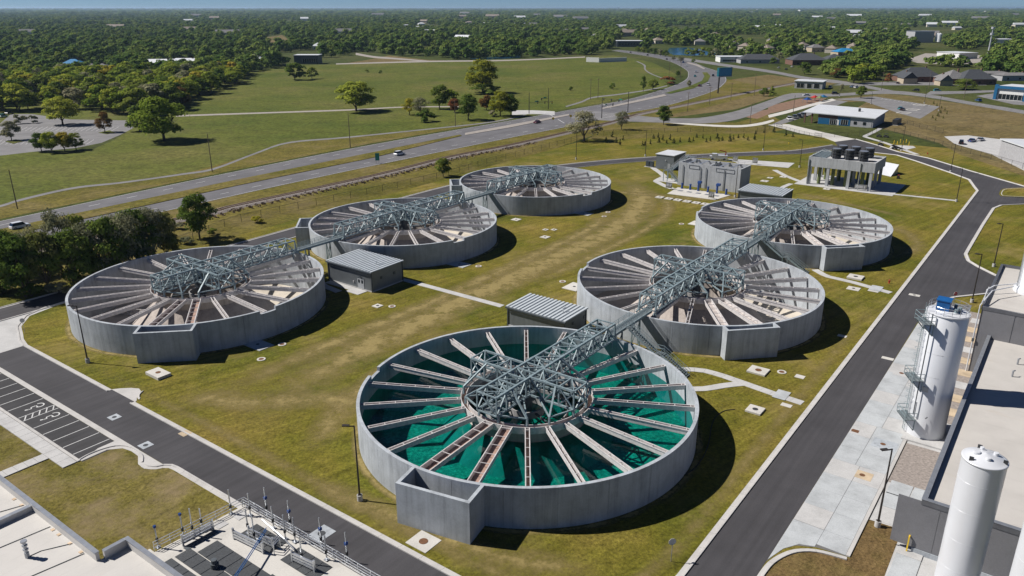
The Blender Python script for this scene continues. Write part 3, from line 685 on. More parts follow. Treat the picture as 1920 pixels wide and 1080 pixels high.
for i in range(6):
    lo, hi = spans[i]
    r = empty('truss_bridge', (*S(*TANKS[i]),0), UA, label=bridge_labels[i], cat='bridge', group='steel bridges over the clarifiers')
    truss_run(r, 0, lo, hi, True)
    truss_run(r, 1, HW, 8.4); truss_run(r, 1, -8.4, -HW)
    MB().box(-1.6,1.6,-1.6,1.6,ZB+.02,ZB+.09).build('drive_platform', M['deck_grating'], r)
    MB().cyl((0,0), .7, .7, ZB+.1, ZB+1.1, 12).box(-.45,.45,-.9,-.3,ZB+.1,ZB+.8).build('drive_motor', M['drive_grey'], r)
    # seats, posts and raking braces on the ring launder
    for q in range(4):
        A = q*math.pi/2; along = (q == 0 and hi > 12) or (q == 2 and lo < -12)
        def rp(x, y, z, A=A): return (x*math.cos(A)-y*math.sin(A), x*math.sin(A)+y*math.cos(A), z)
        for s in (-1, 1):
            member('seat_post', rp(8.45,s*HW,4.7), rp(8.45,s*HW,ZB), .24, r)
            c, d = 8.6*math.cos(.62), 8.6*math.sin(.62)
            member('seat_post', rp(c,s*d,4.7), rp(c,s*d,ZB), .24, r)
            member('raking_brace', rp(c,s*d,ZB), rp(5.6,s*HW,ZT), .22, r)
            member('outrigger', rp(c,s*d,ZB), rp(8.4,s*HW,ZB), .18, r); member('outrigger', rp(c,s*d,ZB), rp(3.0,s*HW,ZB), .18, r)
            if along: member('seat_post', rp(22.55 if abs(hi if q == 0 else lo) > 22 else 20.5,s*HW,4.4), rp(20.5,s*HW,ZB), .2, r)
        if not along:
            member('end_brace', rp(8.6,-HW,ZB), rp(8.6,HW,ZT), .14, r); member('end_brace', rp(8.6,HW,ZB), rp(8.6,-HW,ZT), .14, r)
    for s_ in (lo, hi):
        if abs(s_) > 12:
            for y in (-HW,HW): member('end_post', (s_*1.015,y,ZB), (s_,y,ZT), .22, r); member('bearing', (s_*1.0,y,ZB), (s_*1.055,y,5.3), .24, r)
def walkway(i, j, label):
    a0 = TANKS[i][0]+21.2; a1 = TANKS[j][0]-20.6; b = TANKS[i][1]; L = a1-a0
    r = empty('walkway', (*S(a0,b),0), UA, label=label, cat='walkway', group='narrow walkways between the truss bridges')
    MB().box(0,L,-.62,.62,ZB-.02,ZB+.05).build('deck', M['deck_grating'], r)
    for y in (-.72,.72):
        member('girder', (0,y,ZB-.15), (L,y,ZB-.15), .12, r, h=.45)
        for z in (.55,.82,1.1): member('handrail', (0,y,ZB+z), (L,y,ZB+z), .055, r)
        for k in range(9): member('rail_post', (L*k/8,y,ZB), (L*k/8,y,ZB+1.1), .06, r)
    for x in (L*.3, L*.72):
        for y in (-.6,.6): member('trestle_leg', (x,y*1.3,0), (x,y,ZB-.35), .2, r)
        member('trestle_brace', (x,-.75,.4), (x,.65,ZB-.6), .12, r); member('trestle_brace', (x,.75,.4), (x,-.65,ZB-.6), .12, r)
    return r
walkway(0,1,'narrow steel walkway from the water-filled clarifier to the one behind it')
walkway(1,2,'narrow steel walkway between the middle and farthest clarifiers of the right row')
walkway(3,4,'narrow steel walkway between the front and middle clarifiers of the left row')
walkway(4,5,'narrow steel walkway between the middle and farthest clarifiers of the left row')
def stairs(a, b0, label, drop=10.5):
    """two flights with a landing, from walkway level down across the rows"""
    r = empty('steel_stairs', (*S(a,b0),0), UA-math.pi/2, label=label, cat='stairs', group='steel stairs up to the walkways')
    fl = [((0,ZB),(4.6,2.75)), ((5.9,2.75),(10.4,.05))]
    for (x0,z0),(x1,z1) in fl:
        for y in (-.55,.55):
            member('stringer', (x0,y,z0-.1), (x1,y,z1-.1), .08, r, h=.32)
            for h in (.55,1.05): member('handrail', (x0,y,z0+h), (x1,y,z1+h), .055, r)
            for k in range(5):
                t = k/4; member('rail_post', (x0+(x1-x0)*t,y,z0+(z1-z0)*t), (x0+(x1-x0)*t,y,z0+(z1-z0)*t+1.05), .05, r)
        n = 14
        for k in range(n): 
            t = (k+.5)/n; x = x0+(x1-x0)*t; z = z0+(z1-z0)*t
            member('tread', (x,-.52,z), (x,.52,z), .28, r, 'deck_grating', .05)
    MB().box(4.6,5.9,-.6,.6,2.68,2.76).box(-1.5,0,-.6,.6,ZB-.06,ZB).build('landing', M['deck_grating'], r)
    for x in (4.7,5.8):
        for y in (-.55,.55): member('leg', (x,y,0), (x,y,2.7), .12, r)
    for y in (-.6,.6):
        for h in (.55,1.05): member('handrail', (4.6,y,2.75+h), (5.9,y,2.75+h), .055, r)
stairs(42.6, 28.3, 'steel stairs behind the rim of the water-filled clarifier')
stairs(104.6, 28.4, 'steel stairs running down beside the wall of the farthest right-row clarifier')

# ------------------------------------------------------------------ plant buildings
def local(o):                                   # builder frame aligned with the plant grid: x along a, y along b
    return None
def thing_s(name, a, b, **kw): return empty(name, (*S(a,b),0), UA, **kw)
def pump_house(a, b, la, lb, z0, z1, label, door_x=None):
    r = thing_s('pump_house', a, b, label=label, cat='building', group='grey metal pump houses')
    m = MB(); m.add([(0,0,0),(la,0,0),(la,lb,0),(0,lb,0),(0,0,z0),(la,0,z1),(la,lb,z1),(0,lb,z0)],[(0,1,5,4),(1,2,6,5),(2,3,7,6),(3,0,4,7)])
    m.build('wall', M['metal_siding'], r)
    MB().box(-.12,la+.12,-.12,lb+.12,0,.22).build('plinth', M['concrete'], r)
    n = 44                                      # siding ribs on the two faces in view
    rb = MB()
    for k in range(n+1):
        y = lb*k/n; rb.box(-.035,0,y-.03,y+.03,.22,z0-.05)
    rb.build('siding_ribs', M['metal_siding'], r); rb = MB(); n2 = int(la/.3)
    for k in range(n2+1):
        x = la*k/n2; rb.box(x-.03,x+.03,-.035,0,.22,z0+(z1-z0)*x/la-.05)
    rb.build('siding_ribs', M['metal_siding'], r)
    ov = .35; sl = (z1-z0)/la
    def zr(x): return z0+sl*x+.06
    rf = MB().add([(-ov,-ov,zr(-ov)),(la+ov,-ov,zr(la+ov)),(la+ov,lb+ov,zr(la+ov)),(-ov,lb+ov,zr(-ov)),(-ov,-ov,zr(-ov)+.1),(la+ov,-ov,zr(la+ov)+.1),(la+ov,lb+ov,zr(la+ov)+.1),(-ov,lb+ov,zr(-ov)+.1)],
        [(3,2,1,0),(4,5,6,7),(0,1,5,4),(1,2,6,5),(2,3,7,6),(3,0,4,7)]).build('roof', M['roof_pan'], r)
    nr = 15
    seam = MB().add([(-ov,-.25,zr(-ov)+.102),(la+ov,-.25,zr(la+ov)+.102),(la+ov,.25,zr(la+ov)+.102),(-ov,.25,zr(-ov)+.102),(-ov,-.2,zr(-ov)+.22),(la+ov,-.2,zr(la+ov)+.22),(la+ov,.2,zr(la+ov)+.22),(-ov,.2,zr(-ov)+.22)],
        [(3,2,1,0),(4,5,6,7),(0,1,5,4),(1,2,6,5),(2,3,7,6),(3,0,4,7)]).mesh('roof_rib', M['roof_rib'])
    for k in range(nr+1): inst('roof_rib', seam, rf, (0, -ov+.26+(lb+2*ov-.52)*k/nr, 0))
    MB().box(-.5,-.36,-ov,lb+ov,z0-.18,z0+.05).build('gutter', M['siding_trim'], r)
    for x, y in ((-.08,-.08),(-.08,lb+.08),(la+.08,-.08)): MB().box(x-.09,x+.09,y-.09,y+.09,0,z0-.05+(z1-z0)*(x>1)).build('corner_trim', M['siding_trim'], r)
    MB().tube((la*.42,2.2,zr(la*.42)),(la*.42,2.2,zr(la*.42)+.9),.09).tube((la*.42,2.2,zr(la*.42)+.85),(la*.55,2.2,zr(la*.42)+.95),.06).build('vent_pipe', M['galv_bright'], r)
    if door_x is not None:
        d = MB().box(-.075,-.04,door_x-.95,door_x+.95,.12,2.35).build('door', M['door_grey'], r)
        for s in (-.46,.46): MB().box(-.09,-.076,door_x+s-.24,door_x+s+.24,1.35,2.05).build('door_pane', M['dark_glass'], d)
        MB().box(-.10,-.04,door_x-1.05,door_x+1.05,2.36,2.46).build('door_hood', M['siding_trim'], r)
        MB().box(-.3,-.04,door_x-.12,door_x+.12,2.7,2.85).build('wall_lamp', M['siding_trim'], r)
        MB().box(-.16,-.04,door_x+1.9,door_x+2.2,1.1,1.5).build('call_box', M['grey_wall'], r)
    for x in (2.6, 6.4): MB().box(x-.25,x+.25,-.12,-.04,2.2,2.75).build('louvre', M['siding_trim'], r)
    return r
pump_house(40.2, 85.3, 8.7, 12.8, 4.2, 4.3, 'grey metal pump house with double doors beside the middle left clarifier', 3.2)
pump_house(42.7, 40.9, 6.9, 12.0, 3.6, 3.75, 'grey metal pump house with ribbed roof behind the rim of the water-filled clarifier')
pump_house(155.6, 41.0, 9.0, 12.4, 4.2, 4.4, 'grey metal pump house between the farthest right-row clarifier and the concrete basin')
MB().prism(quad_s(38.4, 40.0, 86.5, 97.5), 0, .09).build('door_apron', M['concrete'], kind='structure')
MB().prism(quad_s(37.4, 38.38, 86.5, 90.2), 0, .09).build('door_apron', M['concrete'], kind='structure')
# flat-roofed electrical building by the basin
r = thing_s('electrical_building', 190.8, 90.6, label='dark grey electrical building with pale flat roof left of the concrete basin', cat='building')
MB().box(0,9.6,0,6.8,0,5.1).build('wall', M['metal_siding'], r)
MB().box(-.25,9.85,-.25,7.05,5.1,5.3).build('roof', M['roof_white'], r)
MB().box(-.06,0,1.2,2.2,0,2.2).build('door', M['door_grey'], r)
MB().box(-.3,0,2.9,3.1,3.2,3.4).build('wall_lamp', M['lamp_clear'], r)
rb = MB()
for k in range(24): rb.box(-.035,0,k*.29,k*.29+.06,.1,5.0)
for k in range(33): rb.box(k*.29,k*.29+.06,-.035,0,.1,5.0)
rb.build('siding_ribs', M['metal_siding'], r)
t = thing_s('transformer', 191.5, 99.0, label='dark green transformer cabinets left of the electrical building', cat='transformer')
for k in range(2): MB().box(0,1.3,k*1.5,k*1.5+1.2,.12,1.9).box(-.05,1.35,k*1.5-.04,k*1.5+1.24,1.9,1.98).build('cabinet', M['siding_trim'], t)
MB().box(-.4,1.8,-.4,3.2,0,.12).build('plinth', M['concrete'], t)

# concrete basin block
r = thing_s('filter_basin', 170.4, 58.8, label='tall bare concrete basin block with pipes and railings on top', cat='basin')
LA, LB, HB = 8.6, 20.6, 7.4
m = MB(); m.box(0,.4,0,LB,0,HB).box(LA-.4,LA,0,LB,0,HB).box(.4,LA-.4,0,.4,0,HB-.002).box(.4,LA-.4,LB-.4,LB,0,HB-.002).box(.4,LA-.4,10.1,10.5,0,HB-.002)
m.build('wall', M['concrete_block'], r)
for y0, y1 in ((.4,10.1),(10.5,20.2)): MB().box(.4,LA-.4,y0,y1,5.4,5.5).build('basin_floor', M['concrete_inner'], r)
for y in (5.2,11.2,13.1,19.0): MB().tube((-.2,y,0),(-.2,y,HB-.9),.11).tube((-.2,y,HB-.9),(.5,y,HB-.9),.11).build('riser_pipe', M['cap_steel'], r)
for y0, y1 in ((2,8),(13.5,17)): 
    MB().box(-.12,-.02,y0,y1,HB-1.6,HB-1.55).box(-.12,-.02,y0,y1,HB-.5,HB-.45).box(-.12,-.02,y0,y0+.05,HB-1.55,HB-.5).box(-.12,-.02,y1-.05,y1,HB-1.55,HB-.5).build('conduit_frame', M['cap_steel'], r)
for x in (.1,LA-.1):
    for z in (.55,1.05): MB().box(x-.03,x+.03,0,LB,HB+z-.03,HB+z+.03).build('handrail', M['galv_bright'], r)
    for k in range(11): MB().box(x-.03,x+.03,k*2.05,k*2.05+.06,HB,HB+1.05).build('rail_post', M['galv_bright'], r)
for y in (3.5,7,10.3,14,17.5): MB().box(.4,LA-.4,y-.35,y+.35,HB-.12,HB-.02).build('cover_plate', M['galv_bright'], r)
for y in (4.5,9,15.5): MB().cyl((2.2,y),.35,.3,HB,HB+1.1,10).box(1.9,2.9,y-.3,y+.3,HB+.2,HB+.6).build('valve_operator', M['drive_grey'], r)
st = thing_s('access_stairs', 172.2, 79.6, label='steel access stairs climbing the left end of the concrete basin', cat='stairs')
def flight(r, p, q, w=1.1, n=12, side='y'):
    p, q = Vector(p), Vector(q); d = (q-p); pr = Vector((-d.y,d.x,0)).normalized()*w/2
    for s in (-1,1):
        member('stringer', p+pr*s, q+pr*s, .1, r, h=.3)
        for h in (.55,1.05): member('handrail', p+pr*s+Vector((0,0,h)), q+pr*s+Vector((0,0,h)), .07, r, 'galv_bright')
    for k in range(n):
        c = p+d*((k+.5)/n); member('tread', c-pr, c+pr, .28, r, 'deck_grating', .05)
flight(st, (1.0,.8,.1), (1.0,4.4,3.6)); flight(st, (3.0,4.4,3.6), (8.4,1.6,7.4))
MB().box(.2,3.9,4.4,6.0,3.55,3.65).build('landing', M['deck_grating'], st); MB().box(8.0,10.2,-1,2.2,7.35,7.45).build('landing', M['deck_grating'], st)
for x, y, z in ((.3,5.9,3.6),(3.8,5.9,3.6),(.3,4.5,3.6),(3.8,4.5,3.6),(9.9,2.0,7.4)): member('leg', (x,y,0), (x,y,z), .18, st)
for h in (.55,1.05):
    member('handrail', (.2,6,3.6+h), (3.9,6,3.6+h), .06, st, 'galv_bright'); member('handrail', (.2,4.5,3.6+h), (.2,6,3.6+h), .06, st, 'galv_bright')
# valve terrace in front of the basin
MB().prism(SS((166.4,77.4),(166.4,59.6),(157.2,61.0),(156.2,76.2)), 0, .10).build('concrete_terrace', M['concrete_pale'], kind='structure')
for k, (b, tall) in enumerate(((75.6,0),(72.8,0),(70.1,1),(66.9,0),(64.0,1),(61.0,0))):
    v = thing_s('valve_stand', 165.6, b, cat='valve', group='blue valves on the terrace', label=[
      'short blue valve stand at the left end of the concrete terrace','short blue valve stand second from the left on the terrace','tall blue valve operator nearest the left stairs',
      'short blue valve stand between the two tall blue operators','tall blue valve operator towards the right of the terrace','short blue valve stand at the right end of the terrace'][k])
    MB().cyl((0,0),.32,.3,.1,1.7 if not tall else 2.0,10).build('stand', M['valve_blue'], v)
    MB().cyl((0,0),.42,.42,.1,.25,10).build('base_flange', M['valve_blue'], v)
    if tall: MB().cyl((0,0),.3,.5,2.0,2.9,10).box(-.5,.5,-.9,.2,2.5,3.2).build('actuator', M['valve_blue'], v)
    else: MB().cyl((0,0),.36,.36,1.7,1.85,10).build('cap', M['valve_blue'], v)
hatch_lbl = ['leftmost flat steel hatch in the concrete terrace before the blue valves', 'second steel hatch from the left in the valve terrace', 'middle steel hatch in the valve terrace', 'fourth steel hatch from the left in the valve terrace', 'rightmost flat steel hatch in the concrete terrace, next to the control rack']
for k, b in enumerate((74.6,71.6,68.6,65.6,62.8)):
    tag(MB().prism(quad_s(161.6,163.0,b-.8,b+.8), .1, .13).build('floor_hatch', M['cap_steel']), hatch_lbl[k], 'hatch', 'hatches in the terrace')
slab_lbl = ['leftmost of the row of square concrete vault lids in front of the terrace','second concrete vault lid from the left in the row before the terrace','third concrete vault lid from the left in the row before the terrace','fourth concrete vault lid from the left in the row before the terrace','fifth concrete vault lid from the left in the row before the terrace','rightmost of the row of concrete vault lids, partly behind the far clarifier rim']
def vault(a, b, sa, sb, h, label, mat='concrete_pale', lid='rust_iron', lr=.4, rz=0, group='vault lids in the grass'):
    r = empty('vault_lid', (*S(a,b),0), UA+rz, label=label, cat='vault lid', group=group)
    MB().box(-sa/2,sa/2,-sb/2,sb/2,0,h).build('slab', M[mat], r)
    if lid: MB().cyl((0,0),lr,lr,h,h+.03,16).build('cover', M[lid], r)
    return r
for k, b in enumerate((75.8,72.8,69.9,66.9,64.0,61.2)): vault(150.3, b, 2.2, 2.2, .22, slab_lbl[k], lid='grate_dark', lr=.35)
def equipment(a, b, label, h=1.9, w=1.6, mat='galv_bright'):
    r = thing_s('control_rack', a, b, label=label, cat='control rack')
    MB().box(0,.12,0,w,.5,h).build('panel', M['cap_steel'], r)
    for y in (0,w): MB().box(-.06,.06,y-.05,y+.05,0,h+.1).build('leg', M[mat], r)
    MB().box(-.22,0,.25,.75,.9,1.5).box(-.2,0,.95,w-.2,.9,1.6).build('enclosure', M['grey_wall'], r)
    return r
equipment(162.3, 77.6, 'grey control panels on legs at the left end of the valve terrace', 2.2, 2.0)
equipment(157.6, 61.6, 'grey control rack at the front right of the valve terrace', 2.2, 1.7)
equipment(196.0, 27.6, 'grey control rack in front of the raised cooling structure', 2.0, 3.4)
for pts in (((191,98.6),(187.2,95.0),(184,92),(179.5,88.4)),((179.5,88.4),(174,88),(170.7,87.3)),((170.7,87.3),(168,84),(165.8,81.4),(163.5,77.6))): footpath(SS(*pts), 2.0, 2.2)
MB().prism(quad_s(171.5,177.5,80,87.6), 0, .09).build('concrete_terrace', M['concrete'], kind='structure')
MB().prism(px((1365,298),(1490,306),(1478,315),(1385,307)), 0, .09).build('concrete_terrace', M['concrete'], kind='structure')
footpath(SS((213,62),(205,55.5),(199,49)), 1.8, 2.2); footpath(SS((163,49),(170,50),(188,50.5),(193.6,50)), 1.6, 2.2)
footpath(SS((197,20),(199,2.8)), 1.5, 2.2)
equipment(219, 78, 'grey cabinet on the far slab behind the concrete basin, left one', 2.4, 1.8)
equipment(219, 70.5, 'grey cabinet on the far slab behind the concrete basin, right one', 2.4, 1.8)

# raised cooling structure: concrete box on columns with six fans
r = thing_s('cooling_structure', 196.2, 26.0, label='raised concrete box on columns carrying six dark fan stacks', cat='cooling tower')
LA, LB = 14.5, 20.2; z0, z1 = 5.9, 9.0
MB().box(0,.35,0,LB,z0,z1).box(LA-.35,LA,0,LB,z0,z1).box(.35,LA-.35,0,.35,z0,z1-.002).box(.35,LA-.35,LB-.35,LB,z0,z1-.002).build('parapet_wall', M['concrete_block'], r)
MB().box(.35,LA-.35,.35,LB-.35,z0+.1,z0+.6).build('slab', M['concrete_block'], r)
MB().box(.35,LA-.35,.35,LB-5,z1-.5,z1-.3).build('fan_deck', M['concrete'], r)
for x in (.5,LA/2,LA-.5):
    for y in (.9,7.4,13.8,19.4): MB().box(x-.42,x+.42,y-.42,y+.42,0,z0).build('column', M['concrete_block'], r)
for k, (x, y) in enumerate([(x, y) for x in (3.4,10.8) for y in (4.6,8.8,12.8)]):
    f = MB()
    for q in range(3): f.lathe([(1.25,z1+.0+q*.95),(1.55,z1+.15+q*.95),(1.55,z1+.75+q*.95),(1.25,z1+.95+q*.95)], 24, (x,y), closed=False)
    fo = f.build('fan_stack', M['fan_dark'], r); MB().cyl((x,y),1.3,1.3,z1+2.84,z1+2.86,24).build('fan_guard', M['galv_bright'], fo)
    for q in range(3): MB().bar((x-1.6*math.cos(q*.5),y-1.6*math.sin(q*.5)+.7,z1-.3),(x-1.6*math.cos(q*.5),y-1.6*math.sin(q*.5)+.7,z1+2.8),.07).build('stay', M['cap_steel'], fo)
for x in (3.0,10.8):
    for y in (3.8,8.8,12.8,17): MB().cyl((x,y),.55,.55,.0,z0+.1,14).build('riser_pipe', M['pipe_green'], r)
MB().box(.6,LA-.6,LB-5,LB-.4,z1-.35,z1-.25).build('basket_tray', M['drive_grey'], r)
for k in range(7): MB().bar((.7+k*2.0,LB-5,z1),(.7+k*2.0+1.5,LB-.5,z1+.55),.12).bar((.7+k*2,LB-5,z1-.2),(.7+k*2,LB-5,z1+.6),.1).build('rack_bar', M['galvanised'], r)
for k in range(2): MB().cyl((3.6+k*7,2.0),.75,.75,z1-.3,z1-.05,16).build('fan_opening', M['fan_dark'], r)
MB().tube((-.15,19.9,0),(-.15,19.9,z1-.8),.16).tube((-.15,4.2,0),(-.15,4.2,z1-.4),.13).build('drain_pipe', M['galv_bright'], r)
MB().prism(quad_s(194.0,214,19.5,49.2), 0, .10).build('concrete_terrace', M['concrete'], kind='structure')
# white sheet-metal hopper behind it
r = thing_s('sheet_hopper', 226, 27.6, label='white folded sheet hopper lying behind the raised cooling structure', cat='hopper')
hp = [tuple(np.array(SI(*G(1490+a/7.713, 260+b/7.713, z)))-np.array((226,27.6)))+(z,) for a, b, z in ((1195,505,.05),(1390,550,.05),(1510,375,3.2),(1300,335,3.0),(1285,420,1.6))]
MB().add(hp, [(0,1,4),(1,2,4),(2,3,4),(3,0,4)]).build('side_plate', M['silo_white'], r)
low = [hp[0],hp[1],(hp[2][0],hp[2][1],.05),(hp[3][0],hp[3][1],.05)]
MB().add([*low, hp[2], hp[3]], [(0,3,2,1),(1,2,4),(2,3,5,4),(3,0,5)]).build('back_plate', M['cap_steel'], r)
g = thing_s('pump_skid', 222.5, 23.2, label='small red and black pump skid beside the white hopper', cat='pump')
MB().box(0,1.5,0,.9,.1,.35).box(.1,.7,.1,.8,.35,1.1).build('skid', M['black_rubber'], g); MB().cyl((1.1,.45),.3,.3,.35,1.2,10).build('motor', M['red_paint'], g)

# ------------------------------------------------------------------ white silos and the process building on the right
def silo1():
    c = G(1731.5, 811); r = empty('lime_silo', (*c,0), UA, label='tall white silo with ladder, side platforms and blue filter on top', cat='silo'); R, H = 2.45, 17.6
    MB().lathe([(R,0.1),(R,H),(R-.05,H+.05),(0,H+.35)], 64, closed=False).build('shell', M['silo_white'], r, smooth=False)
    for p in r.children[0].data.polygons: p.use_smooth = len(p.vertices) == 4 and abs(p.normal.z) < .5
    for z in (.15,9.2,12.4): MB().lathe([(R,z),(R+.015,z+.01),(R+.015,z+.05),(R,z+.06)], 64, closed=False).build('weld_band', M['silo_white'], r)
    MB().lathe([(R+.0,H-.1),(R+.09,H-.08),(R+.09,H+.04),(R,H+.06)], 64, closed=False).build('top_rim', M['silo_white'], r)
    A = math.radians(176)-UA                    # ladder bearing in the silo's frame
    def rp(d, y, z): return (d*math.cos(A)-y*math.sin(A), d*math.sin(A)+y*math.cos(A), z)
    for y in (-.25,.25): member('ladder_rail', rp(R+.32,y,.4), rp(R+.32,y,H+1.1), .06, r)
    for k in range(56): member('rung', rp(R+.32,-.25,.6+k*.31), rp(R+.32,.25,.6+k*.31), .035, r)
    for k in range(17):
        z = 2.6+k*.9; pts = [rp(R+.32+.42*math.sin(t)+.05, .42*math.cos(t), z) for t in np.linspace(0, math.pi, 7)]
        MB().path(pts, .025, 5).build('cage_hoop', M['galvanised'], r)
    for z in (2.9, 8.6, 16.5):
        pf = empty('platform'); pf.parent = r
        def pp(d, y, z=z): return rp(d, y, z)
        y0, y1, d0, d1 = -.6, 2.1, R-.1, R+1.3
        vs = [pp(d0,y0), pp(d1,y0), pp(d1,y1), pp(d0,y1)]
        MB().add([*vs, *[(x,y,z_+.07) for x,y,z_ in vs]], [(3,2,1,0),(4,5,6,7),(0,1,5,4),(1,2,6,5),(2,3,7,6),(3,0,4,7)]).build('grating', M['deck_grating'], pf)
        for h in (.55,1.08):
            for p, q in (((d0,y0),(d1,y0)),((d1,y0),(d1,y1)),((d1,y1),(d0,y1))): member('handrail', rp(*p,z+h), rp(*q,z+h), .06, pf)
        for p in ((d0,y0),(d1,y0),(d1,(y0+y1)/2),(d1,y1),(d0,y1)): member('rail_post', rp(*p,z), rp(*p,z+1.08), .06, pf)
        for y in (y0+.1,y1-.1): member('bracket', rp(R,y,z-1.5), rp(d1,y,z), .12, pf); member('bracket', rp(R,y,z-1.5), rp(R,y,z), .12, pf)
    for h in (.55,1.05): MB().path([(2.3*math.cos(t),2.3*math.sin(t),H+h) for t in np.linspace(A+.5, A+2*math.pi-.5, 40)], .035, 5).build('roof_rail', M['galv_bright'], r)
    for k in range(14):
        t = A+.5+(2*math.pi-1)*k/13; member('roof_rail_post', (2.3*math.cos(t),2.3*math.sin(t),H), (2.3*math.cos(t),2.3*math.sin(t),H+1.05), .05, r, 'galv_bright')
    MB().box(-.8,.8,-.1,1.4,H+.25,H+1.5).box(-.9,.9,-.2,1.5,H+1.5,H+1.62).build('dust_filter', M['blue_equipment'], r)
    for k, (x, y) in enumerate(((-.5,-.9),(.4,-1.2),(1.3,-.6),(1.5,.5))): MB().cyl((x,y),.22,.22,H+.2,H+.75,10).box(x-.3,x+.3,y-.12,y+.12,H+.55,H+.7).build('roof_fitting', M['galvanised'], r)
    MB().path([rp(R+.1,1.45,3.5), rp(R+.1,1.45,H+.2)], .07, 8).build('fill_pipe', M['drive_grey'], r)
    B = math.radians(-140)-UA
    def rb(d, y, z): return (d*math.cos(B)-y*math.sin(B), d*math.sin(B)+y*math.cos(B), z)
    MB().add([rb(R-.02,-.35,7.0),rb(R-.02,.35,7.0),rb(R-.02,.35,7.7),rb(R-.02,-.35,7.7),rb(R+.06,-.35,7.0),rb(R+.06,.35,7.0),rb(R+.06,.35,7.7),rb(R+.06,-.35,7.7)],[(4,5,6,7),(0,1,5,4),(1,2,6,5),(2,3,7,6),(3,0,4,7)]).build('inspection_hatch', M['cap_steel'], r)
    D = math.radians(-170)-UA
    def rd(d, y, z): return (d*math.cos(D)-y*math.sin(D), d*math.sin(D)+y*math.cos(D), z)
    MB().add([rd(R-.08,-.55,3.0),rd(R-.08,.55,3.0),rd(R-.08,.55,5.2),rd(R-.08,-.55,5.2),rd(R+.05,-.55,3.0),rd(R+.05,.55,3.0),rd(R+.05,.55,5.2),rd(R+.05,-.55,5.2)],[(4,5,6,7),(0,1,5,4),(1,2,6,5),(2,3,7,6),(3,0,4,7)]).build('door', M['silo_white'], r)
    MB().tube(rb(R,.9,3.6),rb(R+.5,.9,3.6),.07).build('nozzle', M['drive_grey'], r)
silo1()
tag(MB().prism(quad_s(42.2,50,-17.9,-12.7), 0, .25).build('silo_plinth', M['concrete']), kind='structure')
def silo_plain(c, R, H, label):
    r = empty('storage_silo', (*c,0), UA, label=label, cat='silo', group='plain white silos beside the process building')
    MB().lathe([(R,0),(R,H)], 72, closed=False).build('shell', M['silo_white'], r, smooth=True)
    MB().lathe([(R+.0,H-.12),(R+.06,H-.1),(R+.06,H+.05),(R-.06,H+.05),(R-.35,H+.22),(0,H+.62)], 72, closed=False).build('roof', M['silo_white'], r, smooth=True)
    for z in (4.2,7.4,10.6,13.6): MB().lathe([(R,z),(R+.008,z+.01),(R+.008,z+.03),(R,z+.04)], 72, closed=False).build('weld_band', M['silo_white'], r)
    for x, y, q in ((.55,-.75,.22),(-.2,.7,.3),(.9,.4,.18),(-.8,-.3,.2)): MB().lathe([(q,H+.4),(q,H+.62),(q-.05,H+.64),(0,H+.64)], 16, (x,y), closed=False).build('roof_nozzle', M['silo_white'], r)
    for k in range(3):
        t = k*2.1+.4; p = (1.6*math.cos(t), 1.6*math.sin(t)); MB().box(p[0]-.07,p[0]+.07,p[1]-.18,p[1]+.18,H+.1,H+.48).build('lifting_lug', M['fan_dark'], r)
    return r
o = (42.3, 67.4); sa, sb = SI(*o)
silo_plain(G(1849,851,16.2), 1.83, 15.7, 'plain white domed silo in front of the process building')
c2 = G(1982, 958, 18.1)
silo_plain(c2, 1.83, 17.5, 'plain white silo cut off by the lower right corner of the picture')

# process building: low block with parapet, tall block behind
r = thing_s('process_building', sa, sb, label='large grey process building with pale flat roof on the right edge', cat='building')
H, W, LN_ = 6.6, 34, 53
MB().add([(0,-W,0),(LN_,-W,0),(LN_,0,0),(0,0,0),(0,-W,H),(LN_,-W,H),(LN_,0,H),(0,0,H)], [(0,1,5,4),(2,3,7,6),(3,0,4,7)]).build('wall', M['precast_dark'], r)
for k in range(9): MB().box(-.05,0,-W+.3+k*4.0,-W+4.26+k*4.0,.65,H-.25).build('wall_panel', M['precast_dark'], r)
MB().box(-.12,LN_,-W,.12,0,.6).build('plinth', M['concrete_wall'], r)
MB().sheet([(.3,-W),(LN_,-W),(LN_,-.3),(.3,-.3)], H-.55).build('roof', M['membrane_v'], r)
MB().box(-.1,.32,-W,.1,H-.6,H+.0).build('parapet', M['parapet_cap'], r); MB().box(.32,LN_,-.32,.1,H-.6,H-.002).build('parapet', M['parapet_cap'], r)
MB().box(-.14,.36,-W,.14,H+.001,H+.05).build('coping', M['cap_steel'], r); MB().box(.36,LN_,-.36,.14,H+.001,H+.048).build('coping', M['cap_steel'], r)
for k, (x, y) in enumerate(((27.5,-9.0),(44.5,-4.6),(39.5,-4.4),(33,-14))):
    MB().tube((x,y,H-.55),(x,y,H+.35),.12).tube((x,y,H+.3),(x+.35,y-.2,H+.3),.09).build('roof_vent', M['cap_steel'], r)
MB().box(7.5,11.5,-11.5,-9.8,H-.54,H-.50).build('roof_hatch', M['grate_dark'], r)
for k in range(6): MB().tube((8+.6*k,-9.7,H-.4),(8+.6*k,-11.6,H-.4),.06).build('sprinkler_pipe', M['red_paint'], r)
for p, q in (((7.2,-9.3),(7.2,-13)),((7.2,-13),(12.4,-13)),((12.4,-13),(12.4,-9.3)),((12.4,-9.3),(7.2,-9.3)),((12.6,-12),(18,-12))): MB().bar((*p,H-.52),(*q,H-.52),.12,.04).build('yellow_line', M['yellow_paint'], r)
MB().bar((-.3,.5,.0),(-.3,.5,1.9),.14).bar((-.3,.5,1.9),(.6,.5,1.9),.14).build('yellow_guard', M['yellow_paint'], r)
for x in (6.5,): MB().box(-.3,-.05,-3.0,-2.7,4.6,4.9).build('wall_lamp', M['drive_grey'], r)
